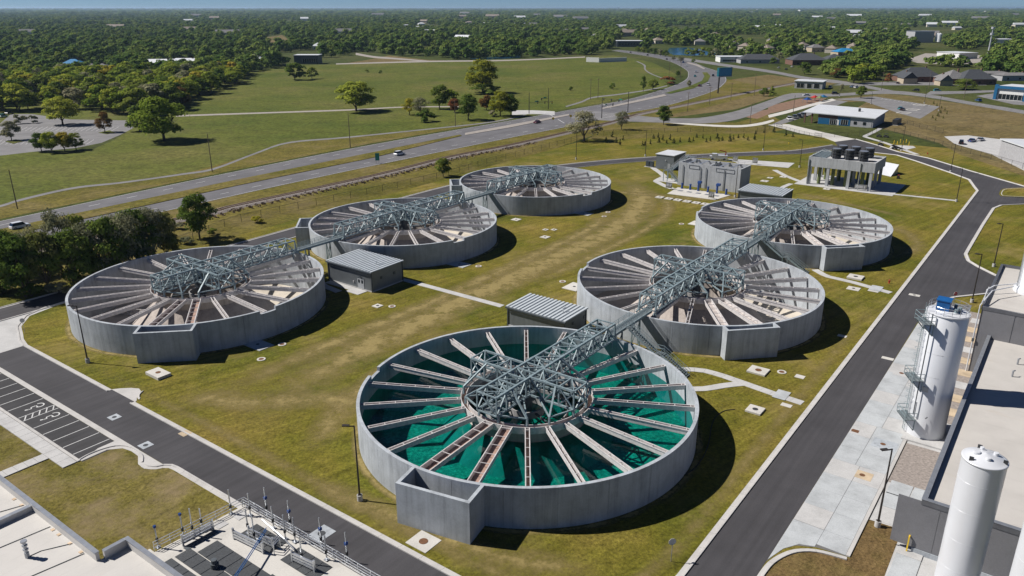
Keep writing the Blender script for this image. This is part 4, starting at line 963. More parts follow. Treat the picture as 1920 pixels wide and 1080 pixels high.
t = thing_s('tall_block', sa+52.6, sb+1.6, label='taller precast block of the process building behind the pale roof', cat='building'); TH = 11.0
MB().add([(0,-36,0),(26,-36,0),(26,0,0),(0,0,0),(0,-36,TH),(26,-36,TH),(26,0,TH),(0,0,TH)], [(0,1,5,4),(1,2,6,5),(2,3,7,6),(3,0,4,7)]).build('wall', M['precast_dark'], t)
for k in range(8): MB().box(-.05,0,-4.4-k*4.5,-.1-k*4.5,.1,TH-.35).build('wall_panel', M['precast_dark'], t)
MB().sheet([(.3,-36),(26,-36),(26,-.3),(.3,-.3)], TH-.45).build('roof', M['membrane_v'], t)
MB().box(-.1,.3,-36,.1,TH-.5,TH).box(.3,26,-.3,.1,TH-.5,TH-.002).box(25.7,26.1,-36,-.3,TH-.5,TH-.004).build('parapet', M['parapet_cap'], t)
MB().path([(-.2,.3,0),(-.2,.3,TH+.2),(6,-.5,TH+.9),(10,-3,TH+1.0)], .09, 8).path([(8,.35,0),(8,.35,TH+.3),(9,-.5,TH+.9),(12,-3.4,TH+1.0)], .09, 8).path([(.2,.2,TH+.5),(9,.2,TH+.5)],.06,6).build('conveying_pipe', M['silo_white'], t)
MB().box(-.35,-.05,.1,.45,5.2,5.7).build('wall_lamp', M['drive_grey'], t)
rt = thing_s('rooftop_silo', sa+52.6+13.8, sb-4.7, label='white silo with flared base standing on the tall block roof', cat='silo'); rz = TH-.44
rt.location.z = 0
MB().lathe([(3.5,rz),(3.5,rz+.5),(2.95,rz+1.3),(2.95,rz+16)], 64, closed=False).build('shell', M['silo_white'], rt, smooth=True)
MB().lathe([(2.95,rz+16),(0,rz+16.5)], 64, closed=False).build('roof', M['silo_white'], rt, smooth=True)
MB().path([(-1.0,2.95,rz+.2),(-1.0,2.95,rz+16)], .08, 6).path([(-1.4,2.9,rz+.2),(-1.4,2.9,rz+16)], .06, 6).build('ladder', M['galv_bright'], rt)

# ------------------------------------------------------------------ building and basin deck in the lower left corner
bz = 5.0; A0 = SI(*G(185,1035,bz))
r = thing_s('membrane_roof_building', A0[0], A0[1], label='building with white membrane roof and vent stacks in the lower left corner', cat='building')
pl = [(0,40),(0,0),(2.85,0),(2.85,-14),(-30,-14),(-30,40)]
MB().prism(pl, 0, bz-.9, bot=False).build('wall', M['grey_wall'], r)
MB().sheet(pl, bz-.895).build('roof', M['membrane'], r)
def par(name, p, q, w=.34, z0=bz-.9, z1=bz, mat='membrane_white'):
    d = Vector((q[0]-p[0], q[1]-p[1], 0)).normalized(); n = Vector((-d.y, d.x, 0))*w
    P4 = [(p[0],p[1]),(q[0],q[1]),(q[0]+n.x,q[1]+n.y),(p[0]+n.x,p[1]+n.y)]
    MB().prism(P4, z0, z1).build(name, M[mat], r)
    e = .06; nn = n.normalized()*e
    MB().prism([(P4[0][0]-nn.x,P4[0][1]-nn.y),(P4[1][0]-nn.x,P4[1][1]-nn.y),(P4[2][0]+nn.x,P4[2][1]+nn.y),(P4[3][0]+nn.x,P4[3][1]+nn.y)], z1+.001, z1+.07).build('coping', M['cap_steel'], r)
par('parapet', (0,40), (0,0), -.34); par('parapet', (.34,0), (2.5,0), -.34, z1=bz-.012); par('parapet', (2.85,0), (2.85,-14), -.34)
par('roof_kerb', (-12,13.4), (-.36,13.4), .4, z1=bz-.3)
for k, (x, y) in enumerate(((-4.0,6.0),(-5.2,16.6),(-9.5,3.5),(-12,10.5))):
    MB().cyl((x,y),.22,.22,bz-.89,bz-.3,10).cyl((x,y),.15,.15,bz-.3,bz+.9,10).cyl((x,y),.26,.26,bz+.0,bz+.12,10).cyl((x,y),.26,.26,bz+.45,bz+.57,10).cyl((x,y),.3,.3,bz+.9,bz+1.05,10).build('vent_stack', M['cap_steel'], r)
    MB().path([(x,y,bz-.85),(x+1.2,y-.1,bz-.86),(-.5,y-1.4,bz-.84)], .035, 6).build('vent_cable', M['drive_grey'], r)
for y in (2.4,4.6,6.9,8.2,15.2,17): MB().box(-.75,-.42,y,y+.4,bz-.89,bz-.84).build('drain_patch', M['membrane_stain'], r)

dz = 1.5; D0 = SI(*G(460,946,dz))
r = thing_s('basin_deck', D0[0], D0[1], label='concrete deck of an open basin with steel gratings and railings by the road', cat='basin')
MB().prism([(0,0),(0,-24),(-16,-24),(-16,1.5),(-10.5,1.5),(-10.5,.6)], 0, dz).build('deck', M['concrete_pale'], r)
def slab_l(x0,x1,y0,y1,z,mat,name): MB().box(x0,x1,y0,y1,dz+.004,dz+z).build(name, M[mat], r)
for i in range(5): slab_l(-9.7+i*.0-0, -8.0, -3.2-i*1.5, -1.8-i*1.5, .05, 'grate_dark', 'floor_grating')
for i in range(6): slab_l(-7.9, -5.6, -4.4-i*1.5, -3.0-i*1.5, .055, 'grate_dark', 'floor_grating')
for i in range(5): slab_l(-14, -10, -3.2-i*1.6, -1.7-i*1.6, .05, 'grate_dark', 'floor_grating')
for i in range(4): slab_l(-3.6, -1.4, -5.2-i*1.3, -4.0-i*1.3, .05, 'grate_dark', 'floor_grating')
for i in range(4): slab_l(-3.6, -1.2, -12-i*1.3, -10.8-i*1.3, .05, 'grate_dark', 'floor_grating')
for i in range(7): slab_l(-15.8, -14.1, -8-i*1.6, -6.5-i*1.6, .05, 'grate_dark', 'floor_grating')
for i in range(6): slab_l(-13.9, -10, -11.4-i*1.6, -9.9-i*1.6, .05, 'grate_dark', 'floor_grating')
for i in range(5): slab_l(-9.8, -5.4, -13.4-i*1.6, -11.9-i*1.6, .052, 'grate_dark', 'floor_grating')
slab_l(-8.4,-4.7,-1.9,-1.2,.045,'drive_grey','channel_shade_slab')  # flat dark slab; the shade of a channel pit put into its colour
slab_l(-2.2,-.9,-1.9,-.5,.05,'concrete','access_cover'); slab_l(-4.4,-3.2,-1.5,-.4,.05,'concrete','access_cover'); slab_l(-5.6,-4.7,-.9,-.3,.05,'grate_dark','access_cover')
for x, y in ((-6.2,1.1),): pass
def rail(p, q, n, z=dz):
    for h in (.4,.75,1.1): member('handrail', (*p,z+h), (*q,z+h), .06, r, 'galv_bright')
    for k in range(n+1):
        t = k/n; x, y = p[0]+(q[0]-p[0])*t, p[1]+(q[1]-p[1])*t; member('rail_post', (x,y,z), (x,y,z+1.1), .06, r, 'galv_bright')
rail((-.15,-.1), (-.15,-24), 13); rail((-.2,-.1), (-10.4,.75), 6); rail((-.45,-.1),(-.45,-24), 1)
def gauge(x, y, h, blue=False, name='gate_stem'):
    member(name, (x,y,dz), (x,y,dz+h), .11, r, 'galv_bright'); MB().box(x-.22,x+.22,y-.22,y+.22,dz+.004,dz+.12).build('stem_base', M['cap_steel'], r)
    MB().cyl((x,y),.14,.14,dz+.85,dz+1.25,8).build('gearbox', M['fan_dark'], r)
    if blue: MB().box(x-.12,x+.12,y-.12,y+.12,dz+h,dz+h+.25).build('sensor_head', M['valve_blue'], r)
for x, y, h, bl in ((-2.0,-.3,3.2,0),(-.9,-2.2,2.9,0),(-2.9,-4.6,3.0,0),(-.8,-6.1,2.8,0),(-3.4,-6.4,3.2,0),(-1.2,-8.6,3.1,0),(-.9,-9.8,3.1,0),(-.8,-14.6,3.0,0),(-2.6,-13,3.2,0),(-6.6,-.2,3.4,0),(-7.4,.3,2.8,1),(-5.4,.0,2.6,0),(-9.9,.9,2.5,1)): gauge(x, y, h, bl)
for y in (-3.6,-7.6,-12.6,-16.5): gauge(.25-.0, y, 3.6, 0, 'level_mast'); MB().box(.1,.42,y-.14,y+.14,dz+2.1,dz+2.4).build('sensor_head', M['valve_blue'], r)
for x0, y0, x1, y1 in ((-8.2,-.9,-4.8,-1.1),(-4.4,-4.2,-4.0,-8.6),(-3.2,-5.2,-2.9,-8.8),(-3.0,-12,-2.7,-15)):
    for k in range(3): MB().bar((x0,y0,dz+.35+k*.35),(x1,y1,dz+.35+k*.35),.16,.22).build('weir_gate_beam', M['galv_bright'], r)
    for x, y in ((x0,y0),(x1,y1)): MB().bar((x,y,dz),(x,y,dz+1.4),.18).build('gate_post', M['galv_bright'], r)
MB().path([(-1.6,-5.4,dz+1.3),(-2.0,-9.6,dz+1.0),(-2.0,-11,dz+.4)], .09, 8).build('sample_pipe', M['galv_bright'], r)
MB().path([(-2.2,-6.9,dz+1.3),(-6.5,-9.4,dz+1.3),(-12,-12.4,dz+1.3)], .05, 6).path([(-2.4,-7.2,dz+1.25),(-6.7,-9.7,dz+1.25),(-12.2,-12.7,dz+1.25)], .05, 6).build('blue_hose', M['blue_equipment'], r)
MB().cyl((-8.2,-6.5),.42,.42,dz+.05,dz+.6,14).cyl((-8.2,-6.5),.3,.3,dz+.6,dz+1.0,12).build('mixer_motor', M['drive_grey'], r)
for k in range(3): MB().path([(-1.9-.25*k,-8.6-k*.35,dz),(-1.9-.25*k,-8.6-k*.35,dz+1.1),(-2.9-.25*k,-8.9-k*.35,dz+1.1),(-2.9-.25*k,-8.9-k*.35,dz)], .05, 6).build('ladder_hoop', M['galv_bright'], r)

# ------------------------------------------------------------------ lamps, lids and signs on the plant grounds
def lamp_proto():
    r = empty('area_lamp')
    MB().cyl((0,0),.33,.33,0,.75,18).build('footing', M['concrete'], r)
    MB().cyl((0,0),.12,.075,.75,9.9,10).box(-.2,.2,-.2,.2,.75,.8).build('pole', M['bronze_pole'], r)
    MB().box(-.9,0,-.05,.05,9.78,9.9).build('arm', M['bronze_pole'], r)
    MB().box(-1.35,-.55,-.2,.2,9.88,9.99).build('lamp_head', M['bronze_pole'], r); return r
lp0 = lamp_proto()
lamp_list = [((675,938),'tall brown lamp pole beside the effluent box of the water-filled clarifier',0),((165,680),'tall brown lamp pole in front of the front left clarifier',0),((1645,987),'tall brown lamp pole on the brown turf by the process building',.2),
 ((1822,567),'tall brown lamp pole beyond the blue-topped silo',0),((1863,500),'tall brown lamp pole on the lawn right of the road, near the rooftop silo',.1),((1782,323),'lamp pole where the far plant road bends, beside the outer kerb',.1),((1793,378),'lamp pole on the lawn corner inside the road bend',.1),
 ((1378,370),'lamp pole in front of the concrete basin',3.1),((1499,314),'lamp pole left of the raised cooling structure',0),((1210,293),'lamp pole beside the far plant road, left of the electrical building',0),((1431,282),'lamp pole behind the far plant road, above the concrete basin',0),((1690,283),'lamp pole beside the yellow bollards',0),((1080,299),'wooden-brown lamp pole on the far lawn behind the left clarifiers',0)]
for k, (p, lab, rz) in enumerate(lamp_list):
    l = lp0 if k == 0 else copy_tree(lp0); l.location = (*G(*p),0); l.rotation_euler = (0,0,rz); tag(l, lab, 'street lamp', 'lamp poles on the plant grounds')
vault(-6.0,85.0,2.2,3.6,.45,'raised concrete vault with round lid in front of the front left clarifier')
vault(-11.2,24.2,2.6,2.9,.06,'flat concrete pad with rusty round lid beside the kerb near the effluent box', lr=.5)
vault(38.3,5.7,2.2,2.2,.25,'square concrete vault in the grass right of the water-filled clarifier', lid='grate_dark')
vault(51.0,9.8,2.6,2.9,.25,'large square concrete vault with rusty lid between the right-row clarifiers and the road', lr=.5)
vault(53.0,3.9,1.2,1.4,.05,'small plain concrete lid in the grass near the kerb of the right road', lid=None)
vault(107.5,9.0,2.8,3.0,.35,'large square concrete vault near the farthest right-row clarifier', lid='grate_dark', lr=.45)
vault(100.2,7.6,2.2,2.4,.08,'flat concrete vault beside the footpath to the far clarifier', lid='grate_dark', lr=.3)
vault(101.3,4.0,1.4,2.0,.06,'low concrete lid beside the blue ramp pad', lid=None)
vault(73.5,2.9,1.0,1.5,.05,'small concrete lid in the grass beside the shadow of the middle right clarifier', lid=None)
vault(42.5,2.6,1.0,1.5,.05,'small concrete lid below the ramp pad beside the right road', lid=None)
vault(128.9,54.6,4.2,3.0,.10,'concrete inlet pad against the wall of the farthest right-row clarifier', lid='grate_dark', lr=.3)
vault(67.2,54.2,4.4,3.4,.10,'concrete inlet pad against the wall of the middle right clarifier', lid='grate_dark', lr=.3)
vault(10.4,82.2,3.0,5.0,.10,'concrete pad in the shadow of the front left clarifier wall', mat='concrete_blue', lid='grate_dark', lr=.3)
vault(64.5,82.8,3.2,4.6,.10,'concrete pad in the shadow of the middle left clarifier wall', mat='concrete_blue', lid='grate_dark', lr=.3)
vault(120.0,84.2,3.0,4.6,.10,'concrete pad in the shadow of the farthest left clarifier wall', mat='concrete_blue', lid='grate_dark', lr=.3)
for k, (a, b, sz, lab) in enumerate([(35.4,78.9,1.6,'small square vault lid on the lawn below the double-door pump house'),(103.5,95.5,2.2,'square vault lid between the middle and farthest left clarifiers'),(94.0,79.6,2.0,'nearest of three small square vaults on the lawn right of the middle left clarifier'),
    (101.1,81.6,1.3,'right one of three small square vaults on the lawn right of the middle left clarifier'),(99.8,83.4,1.3,'left one of three small square vaults on the lawn right of the middle left clarifier'),(192.4,58.4,2.4,'vault lid on the grass right of the concrete basin, front one'),(198.6,58.7,1.8,'vault lid on the grass right of the concrete basin, middle one'),(203,55.6,2.2,'vault lid with standpipe on the grass before the raised cooling structure'),(192.3,38.4,2.0,'vault lid in the grass just in front of the raised cooling structure')]):
    vault(a, b, sz, sz, .12, lab, lid='grate_dark', lr=.3)
def manhole(a, b, label, R=.7):
    r = thing_s('manhole', a, b, label=label, cat='manhole', group='round manholes in the grass')
    MB().lathe([(R,0),(R,.1),(R*.62,.1),(R*.62,.0)], 20).build('collar', M['concrete_pale'], r); MB().cyl((0,0),R*.62,R*.62,.0,.085,18).build('cover', M['rust_iron'], r)
for a, b, lab in ((52.9,6.7,'round manhole with rusty cover beside the large vault near the right road'),(7.1,76.8,'round manhole on the lawn right of the front left clarifier effluent box'),(12.9,78.9,'round manhole beside the shadowed pad of the front left clarifier'),(36.9,76.5,'round manhole next to the square lid below the double-door pump house'),(125.4,79.5,'round manhole beside the farthest left clarifier, outer one'),(120.6,78.0,'round manhole beside the farthest left clarifier, nearer one'),(68.5,57.9,'round manhole on the lawn left of the middle right clarifier'),(126.0,57.5,'round manhole on the lawn left of the farthest right clarifier'),(66,78.5,'round manhole beside the middle left clarifier')):
    manhole(a, b, lab)
def road_lid(a, b, sa_, sb_, label, mat='concrete', lid='rust_iron', rz=0):
    r = empty('inlet_frame', (*S(a,b),.014), UA+rz, label=label, cat='drain', group='lids set in the paving')
    MB().box(-sa_/2,sa_/2,-sb_/2,sb_/2,0,.02).build('frame', M[mat], r)
    if lid: MB().cyl((0,0),min(sa_,sb_)*.22,min(sa_,sb_)*.22,.02,.03,14).build('cover', M[lid], r)
road_lid(-17.0,77.5,1.4,1.5,'patched concrete inlet in the road opposite the accessible stalls','concrete_wall','grate_dark')
road_lid(-18.4,66.9,1.5,1.5,'concrete inlet at the road edge by the rounded lawn corner','concrete_wall','grate_dark')
road_lid(-13.6,65.5,1.3,1.4,'rust-stained inlet at the kerb of the lower road','sandy_slab',None)
road_lid(-16.8,34.1,2.4,2.0,'concrete lid with round cover in the road beside the railed deck','concrete_wall','grate_dark')
road_lid(103.5,-3.2,1.2,2.0,'white concrete lid in the junction asphalt','concrete_pale','grate_dark')
road_lid(68.3,-5.6,1.0,1.8,'pale concrete lid at the right edge of the right road','concrete_pale',None)
for a, b, sa_, sb_, lab, mt in ((30.2,-10.9,1.9,1.9,'square concrete frame with rusty oval cover in the apron','sandy_slab'),(39.4,-11.3,2.6,3.0,'large square lid in the apron before the silo','concrete_wall'),(63.7,-8.8,2.4,2.6,'square frame with rusty cover in the apron behind the silo platform','concrete'),(40.8,-7.3,.8,.9,'small rusty grate at the road edge of the apron','rust_iron')):
    r = empty('inlet_frame', (*S(a,b),.031), UA, label=lab, cat='drain', group='lids set in the paving')
    MB().box(-sa_/2,sa_/2,-sb_/2,sb_/2,0,.012).build('frame', M[mt], r); MB().cyl((0,.2),.34,.34,.012,.02,16).build('cover', M['rust_iron'], r)
def stop_sign(p, label, rz):
    r = empty('stop_sign', (*G(*p),0), rz, label=label, cat='road sign')
    MB().box(-.03,.03,-.03,.03,0,2.1).build('post', M['cap_steel'], r)
    oc = [(.42*math.cos(math.pi/8+k*math.pi/4), .42*math.sin(math.pi/8+k*math.pi/4)) for k in range(8)]
    def plate(s, y0, y1, mat, nm):
        n = 8; vs = [(x*s, y0, 2.45+z*s) for x, z in oc]+[(x*s, y1, 2.45+z*s) for x, z in oc]
        return MB().add(vs, [(i,(i+1)%n,n+(i+1)%n,n+i) for i in range(n)]+[tuple(range(n)),tuple(range(2*n-1,n-1,-1))]).build(nm, M[mat], r)
    plate(1, -.06, -.035, 'white_paint', 'sign_border'); sp = plate(.92, -.075, -.061, 'sign_red', 'sign_plate')
    tc = bpy.data.curves.new('lettering', 'FONT'); tc.body = 'STOP'; tc.size = .3; tc.align_x = 'CENTER'; tc.align_y = 'CENTER'; tc.extrude = .004
    tmp = bpy.data.objects.new('lettering', tc); COL.objects.link(tmp); lm_ = bpy.data.meshes.new_from_object(tmp.evaluated_get(bpy.context.evaluated_depsgraph_get())); bpy.data.objects.remove(tmp)
    lm_.materials.clear(); to = bpy.data.objects.new('lettering', lm_); lm_.materials.append(M['white_paint']); COL.objects.link(to); to.parent = sp; to.location = (0,-.082,2.45); to.rotation_euler = (math.pi/2,0,0)
stop_sign((1787,573), 'red octagonal stop sign beyond the blue-topped silo', .1)
stop_sign((47,625), 'red octagonal stop sign at the left junction, turned away', math.pi+.3)
stop_sign((1258,1053), 'stop sign seen from behind on the lawn in the lower middle', math.pi+.2)
def hydrant(p, label, mat):
    r = empty('hydrant', (*G(*p),0), 0, label=label, cat='hydrant')
    MB().cyl((0,0),.2,.2,0,.08,10).cyl((0,0),.14,.13,.08,.62,10).build('barrel', M[mat], r); MB().cyl((0,0),.17,.05,.62,.8,10).build('bonnet', M[mat], r); MB().box(-.26,.26,-.06,.06,.42,.54).build('outlet', M[mat], r)
hydrant((1667,531), 'small dark red hydrant near the kerb of the right road', 'red_paint'); hydrant((1479,270), 'yellow hydrant on the lawn near the entrance gate', 'yellow_paint'); hydrant((1739,289), 'dark red hydrant on the lawn above the road bend', 'red_paint')
r = empty('garden_hose', (*G(1282,893),0), 0, label='black hose lying in the shadow of the water-filled clarifier', cat='hose'); ho = G(1282,893)
hpth = smooth_line([(*G(*p),.05) for p in ((1279,893),(1292,886),(1308,872),(1322,850),(1330,825),(1334,800),(1342,782),(1358,771),(1378,768))], 4)
MB().path([(x-ho[0],y-ho[1],z) for x,y,z in hpth], .06, 6).build('hose', M['black_rubber'], r); MB().path([(-.3,.2,0),(-.5,.4,.9),(-.5,.8,1.3)], .06, 6).build('riser', M['black_rubber'], r)
bl = empty('bollard_row', (*G(1690,273),0), 0)
for k, p in enumerate(((1676,270),(1682,272),(1688,268),(1693,271),(1699,268),(1704,273))):
    b_ = empty('bollard', (*G(*p),0), 0, cat='bollard', group='yellow bollards on the small slab', label=['leftmost yellow bollard on the small slab by the bend','second yellow bollard from the left','third yellow bollard from the left','fourth yellow bollard from the left','fifth yellow bollard from the left','rightmost yellow bollard on the small slab by the bend'][k])
    MB().cyl((0,0),.14,.14,0,1.5,10).build('post', M['yellow_paint'], b_); MB().lathe([(.14,1.5),(.1,1.57),(0,1.6)],10,closed=False).build('cap', M['yellow_paint'], b_)
bpy.data.objects.remove(bl)
MB().prism(px((1667,278),(1672,272),(1712,274),(1717,277),(1700,281)), 0, .08).build('concrete_terrace', M['concrete'], kind='structure')

# ------------------------------------------------------------------ fences
def fence(pts, label, step=6.0, h=2.1):
    P = resample(pts, max(2, round(sum(math.dist(p,q) for p,q in zip(pts,pts[1:]))/step)+1)); o = P[0]
    r = empty('chain_link_fence', (*o,0), 0, label=label, cat='fence')
    pm = MB().cyl((0,0),.06,.06,0,h+.05,6).mesh('post', M['bronze_pole'])
    for p in P: inst('post', pm, r, (p[0]-o[0],p[1]-o[1],0))
    m = MB()
    for p, q in zip(P, P[1:]): m.bar((p[0]-o[0],p[1]-o[1],h),(q[0]-o[0],q[1]-o[1],h),.05)
    m.build('top_rail', M['bronze_pole'], r); m = MB()
    for p, q in zip(P, P[1:]): m.add([(p[0]-o[0],p[1]-o[1],.05),(q[0]-o[0],q[1]-o[1],.05),(q[0]-o[0],q[1]-o[1],h),(p[0]-o[0],p[1]-o[1],h)],[(0,1,2,3)])
    m.build('wire_mesh', M['chain_link'], r)
fence(px((330,462),(440,419),(560,392),(738,355),(850,328),(920,306),(972,293),(1045,274),(1097,259),(1150,252)), 'long chain-link fence between the railway and the left clarifiers')
fence(px((1150,252),(1230,249),(1330,247),(1425,248),(1452,240)), 'chain-link fence behind the rows of young conifers')
fence(px((1540,258),(1600,257),(1625,255),(1650,246),(1682,250),(1770,275),(1860,300),(1960,330)), 'chain-link fence along the tan field on the right')
fence(px((1690,230),(1725,240),(1768,250)), 'short chain-link fence on the tan field beside the planted shrubs')
r = empty('entrance_gate', (*G(1452,243),0), 0, label='black sliding gates across the entrance drive', cat='gate'); go = G(1452,243)
for a, b in (((1455,240),(1466,242)),((1527,258),(1540,260))):
    A_, B_ = G(*a), G(*b)
    for z in (.2,1.1,2.1): MB().bar((A_[0]-go[0],A_[1]-go[1],z),(B_[0]-go[0],B_[1]-go[1],z),.12).build('gate_rail', M['bronze_pole'], r)
    for t in np.linspace(0,1,7): MB().bar((A_[0]+(B_[0]-A_[0])*t-go[0],A_[1]+(B_[1]-A_[1])*t-go[1],.1),(A_[0]+(B_[0]-A_[0])*t-go[0],A_[1]+(B_[1]-A_[1])*t-go[1],2.2),.09).build('picket', M['bronze_pole'], r)
fence(px((1466,242),(1490,249),(1527,258)), 'low black fence beside the entrance drive', 4, 1.6)
MB().prism(px((1440,234),(1478,233),(1520,243),(1580,256),(1604,261),(1566,266),(1545,258),(1500,250)), 0, .056).build('entrance_drive', M['concrete_pale'], kind='structure')
footpath(px((1652,240),(1638,248),(1620,256),(1660,268),(1720,290)), 2.0, 3)

# ------------------------------------------------------------------ highway, side roads, trails, railway
c1_top = px((-200,457),(0,415),(220,368),(440,322),(700,271),(960,225.5),(1080,204),(1175,187),(1235,170),(1272,157),(1287,148),(1290,140),(1286,131),(1260,117),(1222,107),(1147,95))
c2_bot = px((-200,511),(0,466),(220,417),(440,367),(700,311),(960,258),(1072,236),(1177,212),(1255,197),(1335,172),(1357,158),(1362,148),(1352,136),(1322,126),(1282,111),(1210,99),(1160,93.5))
c1s, c2s = smooth_line(c1_top, 5), smooth_line(c2_bot, 5)
ribbon(c1s, c2s, .06, 140).build('highway', M['asphalt_old'], kind='structure')
def lerp_line(L, R, t, n=140):
    a, b = resample(L, n), resample(R, n); return [(p[0]+(q[0]-p[0])*t, p[1]+(q[1]-p[1])*t) for p, q in zip(a, b)]
def median(pts_l, pts_r, mat, h=.15, z0=.06): ribbon_solid(pts_l, pts_r, z0, z0+h, 40).build('median', M[mat], kind='structure')
median(px((-200,474),(0,431),(440,338.5),(700,286),(862,253)), px((-200,492),(0,446),(440,349.5),(700,296),(866,255)), 'verge')
median(px((872,250),(960,234),(1067,214)), px((872,254),(960,239),(1067,217)), 'gravel_path')
median(px((1128,203),(1177,192),(1245,177)), px((1130,205),(1180,195),(1250,180)), 'gravel_path')
median(px((1247,175),(1290,163),(1316,152),(1321,143),(1317,136)), px((1258,176),(1300,166),(1327,153),(1332,143),(1326,136)), 'meadow')
median(px((1287,118),(1305,123),(1320,130)), px((1290,117),(1310,122),(1322,129)), 'gravel_path')
mk = empty('lane_marking', (*c1_top[3],0), kind='structure'); mo = c1_top[3]
for t, side in ((.17,0),(.83,1)):
    ln_ = lerp_line(c1s, c2s, t, 400); d = 0; P = resample(ln_, 2000)
    acc = 0; on = None
    for p, q in zip(P, P[1:]):
        if q[1] > 560: break
        acc += math.dist(p, q); ph = acc % 12.2
        if on is None and ph < 3: on = p
        elif on is not None and ph >= 3:
            dx, dy = q[0]-on[0], q[1]-on[1]; L = math.hypot(dx, dy); nx, ny = -dy/L*.12, dx/L*.12
            MB().sheet([(on[0]+nx-mo[0],on[1]+ny-mo[1]),(q[0]+nx-mo[0],q[1]+ny-mo[1]),(q[0]-nx-mo[0],q[1]-ny-mo[1]),(on[0]-nx-mo[0],on[1]-ny-mo[1])], .085).build('lane_dash', M['white_paint'], mk); on = None
for t in (.015,.985):
    e = lerp_line(c1s, c2s, t, 200); ribbon(offset(e,.1), offset(e,-.1), .083, 200).build('edge_line', M['white_paint'], mk).location = (-mo[0],-mo[1],0)
for k, (p, q) in enumerate((((1030,214),(1042,222)),((1046,224),(1058,231)),((1128,194),(1146,203)))):
    A_, B_ = G(*p), G(*q); d = Vector((B_[0]-A_[0],B_[1]-A_[1],0)); n_ = Vector((-d.y,d.x,0)).normalized()*.2
    MB().sheet([(A_[0]+n_.x-mo[0],A_[1]+n_.y-mo[1]),(B_[0]+n_.x-mo[0],B_[1]+n_.y-mo[1]),(B_[0]-n_.x-mo[0],B_[1]-n_.y-mo[1]),(A_[0]-n_.x-mo[0],A_[1]-n_.y-mo[1])], .085).build('stop_line', M['white_paint'], mk)
def road(name, up, lo, z, mat, n=40): return ribbon(smooth_line(px(*up),4), smooth_line(px(*lo),4), z, n).build(name, M[mat], kind='structure')
road('side_road', ((1090,206),(1150,212),(1205,218),(1265,222),(1322,220),(1385,207),(1440,189),(1485,175),(1560,176),(1665,170),(1740,177),(1815,190),(1920,207),(2100,240)), ((1070,222),(1130,226),(1205,229),(1272,231),(1335,231),(1395,221),(1447,199),(1492,184),(1560,181),(1665,176),(1740,183),(1815,196),(1920,214),(2100,248)), .075, 'asphalt_lot', 90)
road('side_road', ((1745,171),(1800,171),(1865,169),(1960,166)), ((1735,178),(1800,176),(1865,173),(1960,170)), .09, 'asphalt_lot')
road('side_road', ((1280,108),(1360,120),(1440,131),(1510,144),(1580,152),(1680,171)), ((1282,113),(1360,125),(1440,136),(1510,149),(1580,158),(1660,172)), .08, 'asphalt_lot')
road('side_road', ((960,207),(1000,207),(1040,209)), ((960,216),(1000,214),(1040,216)), .066, 'concrete')
road('trail', ((-60,398),(0,385),(43,372),(138,351),(230,341),(344.5,325),(402,315),(480,286),(543,266),(657,256),(854,236),(914,229),(960,221),(990,212)), ((-60,402),(0,389),(43,376),(138,354.5),(230,344),(344.5,328),(402,318.5),(480,289),(543,268.7),(657,258.3),(854,238),(914,231),(960,223),(990,214)), .055, 'asphalt_lot', 120)
road('trail', ((1060,199),(1090,190),(1110,182),(1160,176),(1220,167),(1250,160)), ((1062,201),(1092,192),(1112,184),(1162,178),(1222,168.5),(1252,161.5)), .055, 'asphalt_lot')
road('trail', ((1192,115),(1206,122),(1208,130),(1218,138),(1246,149)), ((1196,115),(1210,122),(1211,130),(1222,138),(1250,149)), .055, 'asphalt_lot')
road('trail', ((330,216),(480,211),(655,205),(755,200),(860,199)), ((330,219),(480,213.6),(655,207.5),(755,202),(860,201)), .05, 'gravel_path')
road('trail', ((630,119),(805,114),(955,112),(1097,106)), ((630,121),(805,116.5),(955,114.2),(1097,108)), .05, 'gravel_path')
road('trail', ((667,99),(700,105),(735,108),(805,114)), ((667,103),(700,108.5),(735,111),(805,116)), .056, 'gravel_path')
road('trail', ((1230,226),(1300,232),(1380,235),(1420,231),(1450,224)), ((1230,228),(1300,235),(1380,239),(1430,234),(1452,227)), .06, 'concrete_pale')
road('trail', ((1440,216),(1480,206),(1520,195),(1560,185)), ((1442,221),(1482,211),(1524,199),(1568,188)), .062, 'concrete_pale')
# railway on ballast
RAIL = smooth_line(px((-200,540),(0,489),(220,438),(410,397),(440,388.5),(711,329),(841,296.5),(960,273),(1074,247),(1151,229),(1197,215),(1285,197),(1370,180),(1435,167),(1520,150)), 5)
rw = empty('railway', (*RAIL[0],0), kind='structure'); ro = RAIL[0]; RS = resample(RAIL, 260)
def shifted(pts): return [(p[0]-ro[0],p[1]-ro[1]) for p in pts]
bm_ = MB(); prof = ((-2.6,.03),(-1.7,.45),(1.7,.45),(2.6,.03)); vs = []
for o_, z in prof: vs += [(p[0],p[1],z) for p in shifted(offset(RS, o_))]
n = len(RS); bm_.add(vs, [(q*n+i, q*n+i+1, (q+1)*n+i+1, (q+1)*n+i) for q in range(3) for i in range(n-1)]); bm_.build('ballast', M['ballast'], rw)
for o_ in (-.75,.75): ribbon_solid(shifted(offset(RS,o_-.06)), shifted(offset(RS,o_+.06)), .5, .66, 260).build('rail', M['rust_iron'], rw)
sl = MB(); 
for p, q in zip(resample(RAIL, 900), resample(RAIL, 900)[1:]):
    d = Vector((q[0]-p[0],q[1]-p[1],0)).normalized(); nn = Vector((-d.y,d.x,0))
    if p[1] < 420: sl.bar((p[0]-ro[0]-nn.x*1.3,p[1]-ro[1]-nn.y*1.3,.48),(p[0]-ro[0]+nn.x*1.3,p[1]-ro[1]+nn.y*1.3,.48),.26,.1)
sl.build('sleepers', M['wood_pole'], rw, kind='stuff')

